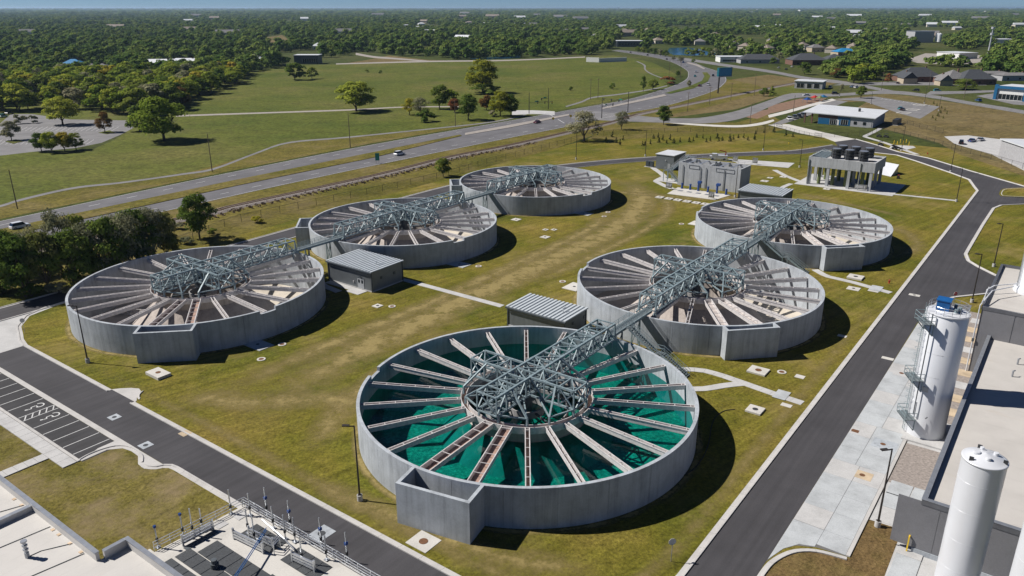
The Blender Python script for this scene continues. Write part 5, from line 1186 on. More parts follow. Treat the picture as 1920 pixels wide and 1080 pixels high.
# ------------------------------------------------------------------ vehicles
def car_proto(kind):
    r = empty('parked_car'); suv = kind == 'suv'; L = 4.7; W = .92; h1 = .95 if suv else .85; h2 = 1.72 if suv else 1.42
    prof = [(-L/2,.35),(-L/2,.75),(-L/2+.1,h1),(-L/2+.25 if suv else -L/2+.85,h1+.02)]
    cab = [(-L/2+.2,h1),(-L/2+.5,h2-.04),(-L/2+1.2,h2),(.55,h2-.02),(1.25,h1+.03)] if suv else [(-L/2+.75,h1),(-L/2+1.35,h2-.04),(-.5,h2),(.35,h2-.03),(1.2,h1)]
    hood = [(-L/2,.32),(-L/2,.8),(-L/2+.15,h1)]+[(1.2,h1+.02),(2.1,h1-.12),(L/2,.7),(L/2,.32)]
    def extr(pr, w0, w1, wtop=None):
        n = len(pr); m = MB(); vs = []
        for s in (-1,1): vs += [(x, s*(w0 if z <= h1+.05 else w1), z) for x, z in pr]
        return m.add(vs, [(i,(i+1)%n,n+(i+1)%n,n+i) for i in range(n)]+[tuple(range(n-1,-1,-1)),tuple(range(n,2*n))])
    body = extr(hood, W, W).build('body', M['car_white'], r)
    cabo = extr(cab, W-.04, W-.2).build('cabin', M['dark_glass'], r)
    rx0, rx1 = cab[1][0], cab[3][0]
    MB().box(rx0,rx1,-(W-.19),W-.19,h2-.03,h2+.03).build('roof', M['car_white'], r)
    for i, x in enumerate((-1.45,1.4)):
        for s in (-1,1):
            w = MB(); w.tube((x,s*(W-.22),.33),(x,s*(W+.01),.33),.33,14); wo = w.build('wheel', M['black_rubber'], r)
            MB().tube((x,s*(W+.011),.33),(x,s*(W+.02),.33),.19,10).build('rim', M['cap_steel'], wo)
    for s in (-1,1):
        MB().box(L/2-.06,L/2+.01,s*.62-.2,s*.62+.2,.6,.74).build('headlight', M['lamp_clear'], r); MB().box(-L/2-.01,-L/2+.05,s*.66-.18,s*.66+.18,.68,.84).build('tail_light', M['tail_red'], r)
    return r
CARS = {k: car_proto(k) for k in ('suv','sedan')}; used = {}
def car(p, q, kind, colour, label, name='car', z=.07, parked=False):
    """p: where it stands, q: a point it heads to"""
    src = CARS[kind]; o = src if kind not in used else copy_tree(src); used[kind] = 1; o.name = name
    A_, B_ = G(*p), G(*q); o.location = (*A_, z); o.rotation_euler = (0,0,math.atan2(B_[1]-A_[1],B_[0]-A_[0]))
    for ch in o.children:
        if ch.name.split('.')[0] in ('body','roof'): ch.material_slots[0].link = 'OBJECT'; ch.material_slots[0].material = M['car_'+colour]
    tag(o, label, 'car', 'parked cars' if parked else 'cars on the roads'); return o
HW_ = 'highway_car'
car((749,291),(830,275),'suv','white','white car on the highway beside the turquoise signboard'); car((1007,231),(930,246),'sedan','maroon','dark red car on the highway before the intersection')
car((38,428),(100,415),'suv','white','white vehicle on the highway behind the left hedgerow'); car((1305,136),(1303,128),'suv','white','white van in the middle of the highway bend')
car((1303,144),(1306,150),'sedan','teal','teal car on the inner lanes of the highway bend'); car((1312,162),(1325,158),'sedan','maroon','dark red car beside the median tip of the bend'); car((1328,160),(1340,153),'suv','white','white car on the outer lane of the bend'); car((1337,143),(1335,136),'suv','black','black car beyond the billboard on the bend')
car((1286,125),(1290,130),'suv','white','white car where the bend starts'); car((1281,118),(1286,124),'suv','blue','dark blue truck near the small trees on the bend'); car((1250,112),(1240,108),'sedan','black','black car on the far stretch of highway, nearer one'); car((1214,104),(1205,101),'sedan','black','black car on the far stretch of highway, farther one'); car((1182,99),(1175,97),'sedan','grey','grey car farthest along the highway')
car((1834,190),(1820,187),'suv','blue','dark blue car on the side road right of the lot'); car((1717,171),(1700,170),'suv','black','black car on the side road above the new lot'); car((1757,171),(1770,171),'suv','teal','teal pickup on the side road near the clinic'); car((1512,180),(1500,180),'sedan','white','white car on the curved side road'); car((1566,177),(1580,177),'suv','black','black pickup on the curved side road')
for k, (p, c, lb) in enumerate((((1480,225),'white','white pickup parked at the left of the blue office building'),((1490,222),'grey','grey car parked second by the blue office building'),((1498,220),'black','black car parked third by the blue office building'),((1506,218),'grey','grey car parked nearest the blue office porch'))):
    car(p, (p[0]+12,p[1]+6), 'suv', c, lb, 'parked_car', .06, True)
for p, q, kd, c, lb in (((1822,266),(1840,262),'sedan','blue','blue car parked beside the grey warehouse'),((1838,264),(1856,260),'sedan','silver','silver car parked beside the grey warehouse'),((1802,270),(1806,262),'suv','black','black truck parked beside the blue container'),((1692,207),(1700,205),'sedan','black','black car parked behind the blue office, near the condenser'),((1688,205),(1696,203),'sedan','teal','teal car parked behind the blue office'),((1557,165),(1565,163),'suv','white','white pickup parked at the white-roofed clinic'),((1605,165),(1613,164),'suv','white','white pickup on the forecourt by the dark tree'),((1598,164),(1590,165),'sedan','blue','blue car on the forecourt by the dark tree'),((18,214),(24,213),'suv','black','black car at the far left car park'),((6,220),(12,219),'suv','teal','green car at the left edge of the far car park')):
    car(p, q, kd, c, lb, 'parked_car', .09, True)
for p, c, lb in (((1717,157),'black','black car before the dark-roofed clinic'),((1775,157),'red','red car before the double-gabled clinic'),((1684,157),'black','black car beside the clinic sign'),((1757,153),'white','white car between the two clinics'),((1460,128),'silver','silver car in the far parking row, left'),((1474,131),'black','black car in the far parking row, middle'),((1485,126),'white','white car in the far parking row, right'),((1354,115),'red','dark red car near the boat sheds'),((1372,113),'black','black car beside the boat sheds')):
    car(p, (p[0]+8,p[1]-2), 'sedan', c, lb, 'parked_car', .09, True)
t = thing_s('work_truck', 186, 60, label='white work truck with red hoist behind the concrete basin', cat='truck'); t.location = (*G(1348,300),0); t.rotation_euler = (0,0,2.9)
MB().box(-3,.8,-1.1,1.1,.6,1.9).build('service_body', M['car_white'], t); MB().box(.9,2.6,-1.05,1.05,.6,2.4).box(2.6,3.5,-1.0,1.0,.6,1.5).build('cab', M['car_white'], t); MB().box(2.3,2.64,-.95,.95,1.5,2.3).build('windscreen', M['dark_glass'], t)
for x in (-1.9,2.4):
    for s in (-1,1): MB().tube((x,s*.85,.45),(x,s*1.12,.45),.45,14).build('wheel', M['black_rubber'], t)
MB().bar((-2.2,0,1.9),(-2.4,0,3.2),.35).bar((-2.4,0,3.2),(.2,.4,3.8),.25).build('hoist', M['red_paint'], t)
def mower(p, label):
    r = empty('utility_cart', (*G(*p),0), 2.4, label=label, cat='utility cart', group='small carts by the footpath')
    MB().box(-1,1,-.6,.6,.4,.8).build('chassis', M['fan_dark'], r); MB().box(-.2,.5,-.5,.5,.8,1.1).build('seat', M['black_rubber'], r); MB().box(-.7,.7,-.6,.6,1.75,1.8).build('canopy', M['fan_dark'], r)
    for x in (-.65,.65):
        for y in (-.55,.55): MB().bar((x,y,.8),(x,y,1.76),.05).build('canopy_post', M['fan_dark'], r); MB().tube((x,y-.1,.3),(x,y+.1,.3),.3,10).build('wheel', M['black_rubber'], r)
for p, lb in (((1648,257),'black utility cart left of a pair beside the footpath'),((1661,258),'black utility cart right of a pair beside the footpath'),((1651,273),'black utility cart at the kerb of the entrance road'),((1677,280),'black utility cart beside the yellow bollards')): mower(p, lb)

# ------------------------------------------------------------------ roadside furniture
def utility_pole(p, h, label, arm=True, lean=0):
    r = empty('utility_pole', (*G(*p),0), -.6, label=label, cat='utility pole', group='wooden utility poles')
    r.rotation_euler = (lean,0,-.6)
    MB().cyl((0,0),.17,.11,0,h,8).build('pole', M['wood_pole'], r)
    if arm:
        MB().box(-1.1,1.1,-.06,.06,h-.7,h-.56).build('cross_arm', M['wood_pole'], r)
        for x in (-1,-.4,.4,1): MB().cyl((x,0),.05,.05,h-.56,h-.4,6).build('insulator', M['insulator'], r)
    return r
def hpx(p, v):                                   # height that reaches image row v above ground point p
    x, y = G(*p); lo, hi = 0, 60
    for _ in range(40):
        md = (lo+hi)/2
        if PX(x,y,md)[1] > v: lo = md
        else: hi = md
    return lo
for p, v, lb, arm in (((398,322),250,'bare utility pole on the meadow side of the highway, left of centre',0),((657,277),212,'utility pole beside the highway below the big round tree',0),((854,237),186,'utility pole beside the trail near the dark round tree',0),((1107,187),148,'left of a pair of tall poles behind the intersection',1),((1121,185),147,'right of a pair of tall poles behind the intersection',1),((1206,172),140,'utility pole beside the round bush by the trail',0),((1254,145),105,'tall pole on the meadow inside the highway bend',1),((1275,150),108,'tall pole near the bushes inside the highway bend',0),((1289,209),172,'utility pole beside the railway, nearest the crossing',1),((1330,197),162,'second utility pole along the railway',1),((1370,189),155,'third utility pole along the railway',1),((1414,179),138,'tall double utility pole near the round dark bushes',1),((1604,150),127,'utility pole left of the dark-roofed clinic',1),((1652,170),135,'utility pole beside the clinic sign',1),((1741,166),133,'utility pole between the two clinics',1),((1807,185),148,'leaning utility pole beside the wide dark tree',1),((1406,232),193,'utility pole by the curved side road',0),((1487,212),178,'utility pole beside the white path by the office',0)):
    utility_pole(p, hpx(p, v), lb, bool(arm))
pv_ = utility_pole((33,392), hpx((33,392),318), 'ivy-grown utility pole at the left edge of the meadow', False, 0)
for p, v, lb in (((1633,195),172,'car park lamp left of the new lot'),((1733,194),162,'car park lamp behind the new lot, right'),((1760,208),178,'car park lamp at the right corner of the new lot'),((1574,181),167,'street lamp on the curved side road')):
    l = copy_tree(lp0); l.location = (*G(*p),0); h = hpx(p, v); l.scale = (1,1,h/9.9); tag(l, lb, 'street lamp', 'lamp poles by the car parks')
def signal(p, q, v, label, n=3, name_sign=True):
    A_, B_ = G(*p), G(*q); h = hpx(p, v); L = math.dist(A_, B_)
    r = empty('traffic_signal', (*A_,0), math.atan2(B_[1]-A_[1],B_[0]-A_[0]), label=label, cat='traffic light', group='traffic lights at the intersection')
    MB().cyl((0,0),.22,.14,0,h,8).build('mast', M['bronze_pole'], r); MB().tube((0,0,min(h-1,6.0)),(L,0,min(h-1,6.0)+.3),.11).build('mast_arm', M['bronze_pole'], r)
    for k in range(n):
        x = L*(k+1.2)/(n+.3); hd = MB().box(x-.24,x+.24,-.2,.2,5.2,6.5).build('signal_head', M['fan_dark'], r)
        for j, mt in enumerate(('sign_green','yellow_paint','red_paint')): MB().tube((x,-.22,5.45+j*.4),(x,-.2,5.45+j*.4),.13,8).build('lens', M[mt], hd)
    if name_sign: MB().box(L*.25,L*.25+1.9,-.16,-.12,6.3,6.85).build('street_name_sign', M['sign_green'], r)
signal((992,213),(1036,213),173,'traffic signal on the left side of the intersection with long arm'); signal((1028,205),(1014,206),165,'traffic signal pole behind the left corner of the intersection',1)
signal((1177,211),(1130,206),171,'traffic signal on the right side of the intersection'); signal((1128,222),(1150,217),183,'traffic signal in front of the grey-green tree by the railway crossing',1)
r = empty('billboard', (*G(1346,175),0), .5, label='teal billboard on a dark post above the railway', cat='billboard')
MB().cyl((0,0),.5,.5,0,11,12).build('post', M['bronze_pole'], r); MB().box(-1.5,10,-.9,.9,11,16.5).build('panel', M['billboard_teal'], r); MB().box(-1.7,10.2,-1.4,-.9,10.6,11).build('catwalk', M['cap_steel'], r)
MB().box(-1.2,9.6,-1.0,-.91,11.4,16.1).build('advert', M['roof_blue'], r); MB().box(10,10.2,-.95,.95,10.8,16.7).build('end_plate', M['fan_dark'], r)
r = empty('turquoise_signboard', (*G(708,307),0), .2, label='turquoise upright signboard beside the highway behind the white car', cat='road sign')
MB().box(-.75,.75,-.06,.06,1.2,3.9).build('board', M['sign_green'], r)
for x in (-.5,.5): MB().box(x-.06,x+.06,.06,.16,0,3.6).build('post', M['cap_steel'], r)
for p, lb in (((1037,231),'orange diamond road sign on the near highway lane'),((1070,226),'orange diamond road sign near the grey-green tree')):
    r = empty('warning_sign', (*G(*p),0), 0, label=lb, cat='road sign', group='orange warning signs'); MB().box(-.05,.05,-.05,.05,0,2.2).build('post', M['cap_steel'], r)
    MB().add([(0,-.08,1.5),(.8,-.08,2.3),(0,-.08,3.1),(-.8,-.08,2.3),(0,-.05,1.5),(.8,-.05,2.3),(0,-.05,3.1),(-.8,-.05,2.3)],[(0,1,2,3),(7,6,5,4),(0,4,5,1),(1,5,6,2),(2,6,7,3),(3,7,4,0)]).build('board', M['yellow_paint'], r)

# ------------------------------------------------------------------ far car parks and buildings
sheet('far_car_park', px((-300,258),(0,232),(20,214),(60,214),(130,224),(246,226),(250,240),(228,252),(190,268),(140,278),(60,285),(0,292),(-300,330)), .04, 'asphalt_lot')
lm0 = empty('far_bay_marking', (*G(120,250),0), kind='structure'); lo_ = G(120,250)
for k in range(24):
    for row, (y0, dy) in enumerate(((238,8),(262,9))):
        u = -10+k*9.5-(row*18); A_, B_ = G(u, y0+dy), G(u+14, y0)
        if u > 225-row*60: continue
        d = Vector((B_[0]-A_[0],B_[1]-A_[1],0)); n_ = Vector((-d.y,d.x,0)).normalized()*.09
        MB().sheet([(A_[0]+n_.x-lo_[0],A_[1]+n_.y-lo_[1]),(B_[0]+n_.x-lo_[0],B_[1]+n_.y-lo_[1]),(B_[0]-n_.x-lo_[0],B_[1]-n_.y-lo_[1]),(A_[0]-n_.x-lo_[0],A_[1]-n_.y-lo_[1])], .06).build('bay_line', M['white_paint'], lm0)
for P4 in (((80,262),(105,258),(145,262),(120,268)),((185,249),(205,245),(216,249),(200,252)),((10,266),(30,262),(45,265),(25,270))): MB().prism(px(*P4), .04, .18).build('planting_island', M['meadow'], kind='structure')
sheet('office_car_park', px((1560,186),(1640,181),(1762,200),(1725,223),(1690,214),(1620,190)), .053, 'asphalt_lot')
sheet('office_drive', px((1440,236),(1500,211),(1560,187),(1590,190),(1530,212),(1470,232)), .045, 'asphalt_lot')
for p in ((1725,197),(1712,206),(1695,212)):
    c = G(*p); MB().lathe([(4.5,.05),(4.5,.22),(3.6,.22),(3.6,.05)], 4, c).build('planting_island', M['concrete_pale'], kind='structure')
ol = empty('far_bay_marking', (*G(1680,192),0), kind='structure'); oo = G(1680,192)
for k in range(12):
    A_ = G(1655+k*8, 184.5+k*1.15); B_ = (A_[0]-3.2, A_[1]-4.4); MB().sheet([(A_[0]-oo[0],A_[1]-oo[1]),(A_[0]+.25-oo[0],A_[1]-oo[1]),(B_[0]+.25-oo[0],B_[1]-oo[1]),(B_[0]-oo[0],B_[1]-oo[1])], .06).build('bay_line', M['white_paint'], ol)
sheet('clinic_forecourt', px((1560,160),(1640,160),(1740,160),(1850,160),(1850,152),(1700,152),(1580,157)), .06, 'asphalt_lot')
sheet('gravel_yard', px((1700,112),(1735,100),(1850,104),(1850,116),(1790,122),(1720,118)), .06, 'gravel_path')
sheet('store_forecourt', px((1830,180),(1870,174),(1960,188),(1960,200),(1900,196)), .06, 'asphalt_lot')
sheet('warehouse_yard', px((1770,256),(1815,254),(1880,262),(1960,290),(1960,340),(1860,290),(1790,270)), .05, 'concrete')
sheet('pond', px((1250,97),(1256,90),(1285,89),(1346,95),(1340,103),(1300,104),(1262,103)), .07, 'pond_water')
sheet('pond', px((880,110),(940,106),(975,105),(975,109),(900,112)), .07, 'pond_water')

def box_building(p, q, depth, v, label, wall, roof, name='building', wins=(), flat=True, ov=.5):
    """front base corners p and q (left, right), depth away from the camera, v: image row of the front eave over p"""
    A_, B_ = G(*p), G(*q); h = hpx(p, v); L = math.dist(A_, B_); r = empty(name, (*A_,0), math.atan2(B_[1]-A_[1],B_[0]-A_[0]), label=label, cat='building')
    MB().box(0,L,0,depth,0,h).build('wall', M[wall], r)
    if flat: MB().box(-ov,L+ov,-ov,depth+ov,h,h+.4).build('roof', M[roof], r)
    for x0, x1, z0, z1 in wins: 
        w = MB().box(L*x0,L*x1,-.08,-.01,h*z0,h*z1).build('window', M['dark_glass'], r)
        n = max(1, int(L*(x1-x0)/2.2))
        for k in range(n+1): 
            x = L*x0+(L*(x1-x0))*k/n; MB().box(x-.06,x+.06,-.12,-.081,h*z0,h*z1).build('mullion', M['white_wall'], w)
    return r, L, h
# blue office of the plant
r = thing_s('office_building', 341.5, 58.6, label='office with blue panels and large pale metal roof at the plant entrance', cat='building')
MB().box(0,24,0,25.5,0,4.4).build('wall', M['grey_wall'], r)
for y0, y1 in ((10.4,16.2),(20.0,25.4)): MB().box(-.12,0,y0,y1,.1,4.0 if y0 < 15 else 3.0).build('blue_panel', M['blue_cladding'], r)
MB().box(-.1,0,16.3,25.4,3.1,4.3).build('brick_band', M['brick_brown'], r)
for y0, y1 in ((11.4,14.6),(17.0,19.8)):
    w = MB().box(-.2,-.13,y0,y1,.5,2.9).build('window', M['dark_glass'], r)
    for k in range(4): MB().box(-.26,-.205,y0+(y1-y0)*k/3-.05,y0+(y1-y0)*k/3+.05,.5,2.9).build('mullion', M['white_wall'], w)
for y in (3.2,7.4): MB().box(-.14,-.05,y,y+1.3,1.2,2.5).build('window', M['dark_glass'], r)
MB().box(-.15,-.05,15.5,16.3,.1,2.6).build('door', M['white_wall'], r); MB().box(-.12,-.03,.6,1.7,.1,2.5).build('door', M['grey_wall'], r)
rf = MB().add([(-.8,-1,4.4),(25.5,-1,5.6),(25.5,33,6.2),(-.8,33,5.0),(-.8,-1,4.8),(25.5,-1,6.0),(25.5,33,6.6),(-.8,33,5.4)],[(3,2,1,0),(4,5,6,7),(0,1,5,4),(1,2,6,5),(2,3,7,6),(3,0,4,7)]).build('roof', M['roof_white'], r)
MB().cyl((14,10),.6,.6,5.3,7.2,8).build('roof_vent', M['fan_dark'], r)
for y in (28.5,32): 
    for x in (.2,12): MB().box(x-.3,x+.3,y-.3,y+.3,0,5.0).build('porch_column', M['brick_brown'], r)
c_ = thing_s('condenser_unit', 358, 51, label='grey condenser units at the right end of the blue office', cat='condenser')
for k in range(3): MB().box(k*3.2,k*3.2+2.6,0,2.4,.1,2.6).build('cabinet', M['fan_dark'], c_)
MB().box(-.5,10,-.5,3,0,.1).build('plinth', M['concrete'], c_)
box_building((1489,165.5),(1541,168),14,152,'low clinic with white flat roof on the green lawn','grey_wall','roof_white','clinic',((.08,.35,.15,.7),(.45,.62,.15,.7),(.7,.9,.15,.75)))
r, L, h = box_building((1866,186),(1925,191),20,162,'white store with blue entrance frame at the right edge','white_wall','roof_white','store',((.08,.95,.05,.45),))
for x0, x1 in ((-1.2,.6),(L*.88,L*.98)): MB().box(x0,x1,-1.0,1.0,0,h+1.2).build('entrance_frame', M['blue_cladding'], r)
MB().box(.6,L*.88,-1.0,-.15,h*.86,h+.6).build('fascia', M['blue_cladding'], r)

r, L, h = box_building((1871,296),(1960,330),40,262,'grey metal warehouse at the right edge with white roof edge','grey_wall','roof_white','warehouse')
box_building((1099,116),(1123,117),1.0,108,'white walled enclosure on the meadow, left wall','white_wall','white_wall','enclosure_wall',ov=.05)
box_building((1123,117),(1175,115),1.0,110,'white walled enclosure on the meadow, right wall','white_wall','white_wall','enclosure_wall',ov=.05)
box_building((1157,88),(1205,88),25,77,'dark modern office beside the far highway','siding_trim','roof_white','office',((.05,.95,.3,.7),))
box_building((1350,117),(1400,117),20,107,'long white boat shed beside the lake','white_wall','roof_white','boat_shed',((.1,.9,.2,.5),))
box_building((552,120),(597,120),18,104,'dark barn with white canopy beside the meadow','siding_trim','roof_white','barn',((.35,.98,.2,.6),))
box_building((1713,80),(1749,80),30,59,'tall grey industrial block above the woods','grey_wall','cap_steel','industrial_block')
box_building((1770,109),(1795,110),26,99,'left white shed on the gravel yard','white_wall','roof_white','shed',((.2,.4,0,.6),)); box_building((1797,111),(1832,110),30,100,'right white shed on the gravel yard','white_wall','roof_white','shed',((.2,.35,0,.6),))
box_building((1866,82),(1906,82),30,74,'long white shed far right among the trees','white_wall','roof_white','shed'); box_building((1600,71),(1622,71),25,66,'long white roof among trees right of centre','white_wall','roof_white','shed')
box_building((755,54),(770,54),60,47,'large white building far across the woods, left one','white_wall','roof_white','far_building'); box_building((776,55),(824,55),50,50.5,'large white building far across the woods, right one','white_wall','roof_white','far_building')
box_building((888,47),(940,47),60,43,'white retail roofs far across the woods','cream_wall','roof_white','far_building'); box_building((955,50),(985,50),50,44,'blue-sided building far across the woods','blue_cladding','roof_white','far_building'); box_building((1004,44),(1040,44),40,41,'cream building far across the woods','cream_wall','roof_white','far_building')
box_building((1573,28.5),(1590,28.5),80,26.4,'white hall near the horizon','white_wall','roof_white','far_building'); box_building((1690,27.5),(1712,27.5),90,25,'cream hall near the horizon','cream_wall','roof_white','far_building'); box_building((1500,24),(1512,24),80,18.5,'pale tower block on the horizon','white_wall','roof_white','far_building')
box_building((1815,41),(1840,41),80,38,'pale hall far right near the horizon','cream_wall','roof_white','far_building'); box_building((1895,31),(1918,31),80,28,'white hall at the right edge near the horizon','white_wall','roof_white','far_building')
box_building((1600,30),(1650,30),80,27,'row of pale roofs near the horizon','cream_wall','roof_white','far_building'); box_building((1157,17.5),(1162,17.5),40,11,'slim tower block on the horizon right of centre','grey_wall','grey_wall','far_tower',ov=.1)
def house(p, w, d, h, rh, rz, wall, roof, label, hip=True, name='house'):
    r = empty(name, (*G(*p),0), rz, label=label, cat='house'); e = .5
    MB().box(-w/2,w/2,-d/2,d/2,0,h).build('wall', M[wall], r); i = min(w,d)/2 if hip else 0
    rd = [(-w/2-e,-d/2-e,h),(w/2+e,-d/2-e,h),(w/2+e,d/2+e,h),(-w/2-e,d/2+e,h),(-w/2+i-(0 if hip else e),0,h+rh),(w/2-i+(0 if hip else e),0,h+rh)]
    ro_ = MB().add(rd, [(3,2,1,0),(0,1,5,4),(2,3,4,5),(1,2,5),(3,0,4)]).build('roof', M[roof], r)
    MB().box(w*.2,w*.2+1,-.5,.5,h+rh*.3,h+rh+.8).build('chimney', M['brick_brown'], ro_)
    for k in range(3):
        x = -w/2+w*(k+.5)/3; MB().box(x-.8,x+.8,-d/2-.06,-d/2-.01,1.0,2.4).build('window', M['dark_glass'], r)
    return r
house((1717,152),30,18,4,6.5,.05,'brick_brown','shingle_dark','clinic with dark hipped roof and wide porch gable'); house((1700,156),12,10,4,4.5,1.5,'tan_wall','shingle_dark','front gable porch of the dark-roofed clinic',False)
house((1783,156),18,18,4,6,.1,'brick_brown','shingle_grey','left wing of the double-gabled clinic'); house((1822,157),26,18,4,6.5,.05,'brick_brown','shingle_dark','right wing of the double-gabled clinic'); house((1768,160),10,9,3.5,4.5,1.5,'tan_wall','shingle_grey','small front gable of the double-gabled clinic',False)
house((1860,146),24,12,4,1.5,.1,'cream_wall','shingle_grey','low cream house right of the clinics'); house((1900,150),30,14,4,1.8,.1,'grey_wall','shingle_grey','low grey hall above the white store')
house((1510,121),34,22,5,6,.0,'brick_brown','shingle_dark','long dark-roofed restaurant beside the far parking row'); house((1562,119),20,18,4.5,5,.0,'brick_brown','shingle_dark','smaller dark-roofed annex right of the long restaurant'); house((1583,104),26,18,4.5,4,.1,'tan_wall','roof_blue','tan building with bright blue roof')
house((1420,118),40,18,4,5,.0,'grey_wall','shingle_dark','long dark shop roof left of the far parking row')
for k, (p, w, d, rz, wl, rf, lb) in enumerate([((1232,82),16,14,.4,'cream_wall','shingle_tan','two-storey house with tan roof left of the lake'),((1312,84),22,16,1.4,'cream_wall','shingle_grey','large grey-roofed house right of the lake'),((1374,90),16,13,.3,'tan_wall','shingle_grey','grey-roofed house, leftmost of the lakeside row'),((1396,94),16,14,.9,'cream_wall','shingle_tan','tan-roofed house, second of the lakeside row'),((1415,96),15,14,.2,'tan_wall','shingle_tan','tan-roofed house, third of the lakeside row'),((1436,98),17,14,.8,'cream_wall','shingle_tan','tan-roofed house, last of the lakeside row'),((1475,95),18,15,.4,'tan_wall','shingle_tan','big tan house left of the pines'),((1503,92),17,14,.9,'cream_wall','shingle_tan','tan house with white gables above the restaurant'),((1528,97),18,14,.2,'tan_wall','shingle_grey','house directly above the restaurant roof'),((1558,99),15,13,1.0,'cream_wall','shingle_tan','small house left of the bright blue roof'),((1120,72),20,14,.2,'white_wall','shingle_grey','white house among trees left of the far highway'),((1062,62),16,14,.8,'white_wall','shingle_grey','white house with dark gables among the middle woods'),((1170,62),22,14,.1,'cream_wall','shingle_tan','cream house above the modern office'),((1215,60),16,12,.6,'white_wall','shingle_tan','small white house among the woods above the lake'),((1490,52),18,14,.3,'brick_brown','shingle_dark','dark house in the woods right of centre'),((1340,70),18,14,.6,'tan_wall','shingle_tan','tan house behind the lakeside trees'),((1450,80),18,14,.1,'tan_wall','shingle_grey','grey-roofed house behind the lakeside row'),((1600,92),15,12,.5,'tan_wall','shingle_tan','house behind the bright blue roof'),((790,47),22,16,.3,'white_wall','roof_white','white house roof in the far woods left of centre'),((880,44),26,18,.2,'cream_wall','shingle_tan','apartment roof in the far woods'),((185,138),26,16,.2,'grey_wall','shingle_grey','grey hall hidden in the left woods'),((140,128),18,14,.2,'white_wall','roof_blue','house with pale blue roof in the left woods'),((300,128),40,12,.1,'white_wall','roof_white','long white shed in the left woods'),((350,126),30,12,.1,'white_wall','roof_white','second long white shed in the left woods'),((470,118),24,14,.1,'white_wall','roof_white','white shed behind the edge of the left woods'),((600,92),20,14,.2,'white_wall','roof_white','park shelter with white roof above the barn')]):
    house(p, w, d, 5.5 if k < 16 else 4.5, 4, rz, wl, rf, lb)
r = empty('cell_tower', (*G(1850,114),0), label='tall slim cell tower above the gravel yard', cat='tower'); h = hpx((1850,114),52); MB().cyl((0,0),.9,.5,0,h,10).build('mast', M['steel_tower'], r)
for z in (h-1.2,h*.78): MB().lathe([(1.9,z),(1.9,z+2.2),(1.7,z+2.2),(1.7,z)], 9).build('antenna_ring', M['steel_tower'], r)
for p, lb, s in (((1846,27),'white water tower on the horizon, right',1.0),((1419,22),'white water tower on the horizon, centre right',1.0),((1371,21),'small water tower on the horizon left of the other',.8)):
    x, y = G(*p); k = min(y/2200*s*.38, 1.5)
    r = empty('water_tower', (x,y,0), label=lb, cat='water tower', group='water towers on the horizon'); MB().cyl((0,0),2.5*k,1.8*k,0,14*k,10).build('stem', M['white_wall'], r); MB().lathe([(1.8*k,13*k),(6*k,16*k),(7*k,19*k),(5*k,22*k),(0,23*k)],16,closed=False).build('bowl', M['white_wall'], r)
for p, lb in (((1756,80),'left white silo beside the tall industrial block'),((1760,81),'right white silo beside the tall industrial block')):
    r = empty('far_silo', (*G(*p),0), label=lb, cat='silo'); MB().cyl((0,0),3,3,2,hpx(p,64),14).build('shell', M['silo_white'], r); MB().lathe([(3,hpx(p,64)),(0,hpx(p,64)+2)],14,closed=False).build('roof', M['silo_white'], r)
for k, (p, c, lb) in enumerate((((1513,193),'valve_blue','blue shade tent by the curved side road'),((1527,189),'red_paint','red shade tent by the curved side road'),((1537,190),'pipe_green','green shade tent by the curved side road'),((1543,188),'blue_cladding','light blue shade tent by the curved side road'))):
    r = empty('shade_tent', (*G(*p),0), .4, label=lb, cat='tent', group='coloured tents by the side road'); MB().add([(-2,-2,2),(2,-2,2),(2,2,2),(-2,2,2),(0,0,3.4)],[(0,1,4),(1,2,4),(2,3,4),(3,0,4)]).build('canopy', M[c], r)
    for x in (-1.9,1.9):
        for y in (-1.9,1.9): MB().box(x-.06,x+.06,y-.06,y+.06,0,2).build('pole', M['cap_steel'], r)

# ------------------------------------------------------------------ trees
def crown_data(seed, H, R, base, nl, nleaf, leaf, droop=0, cone=False):
    rng = np.random.default_rng(seed); cs, rs = [], []
    for i in range(nl):
        if cone:
            t = rng.random()**1.3; a = rng.random()*6.283; r = R*(1-t)*rng.random()**.5*.9; cs.append((r*math.cos(a), r*math.sin(a), base+t*(H-base)*.92)); rs.append(R*(.42*(1-t)+.12))
        else:
            t = rng.random(); a = rng.random()*6.283; rad = R*math.sin(math.pi*(.2+.68*t)**.85)*.86*rng.random()**.42
            cs.append((rad*math.cos(a), rad*math.sin(a), base+(H-base)*(.12+.76*t))); rs.append(R*rng.uniform(.24,.42))
    cs = np.array(cs); rs = np.array(rs); k = rng.integers(0, nl, nleaf)
    d = rng.normal(size=(nleaf,3)); d /= np.linalg.norm(d, axis=1)[:,None]; d[:,2] = np.where(d[:,2] < -.35, -d[:,2]*.6, d[:,2])
    sh = rng.random(nleaf)**.33; c = cs[k]+d*(rs[k]*sh)[:,None]*np.array([1.1,1.1,.8])
    nrm = d+rng.normal(size=(nleaf,3))*.32+np.array([0,0,.35]); nrm /= np.linalg.norm(nrm, axis=1)[:,None]
    t1 = np.cross(nrm, rng.normal(size=(nleaf,3))); t1 /= np.linalg.norm(t1, axis=1)[:,None]; t2 = np.cross(nrm, t1)
    s = leaf*rng.uniform(.6,1.35,nleaf)[:,None]
    q = np.stack([c-t1*s*.5, c+t2*s*.42, c+t1*s*.6+nrm*s*.12, c-t2*s*.42], 1).reshape(-1,3)
    return q
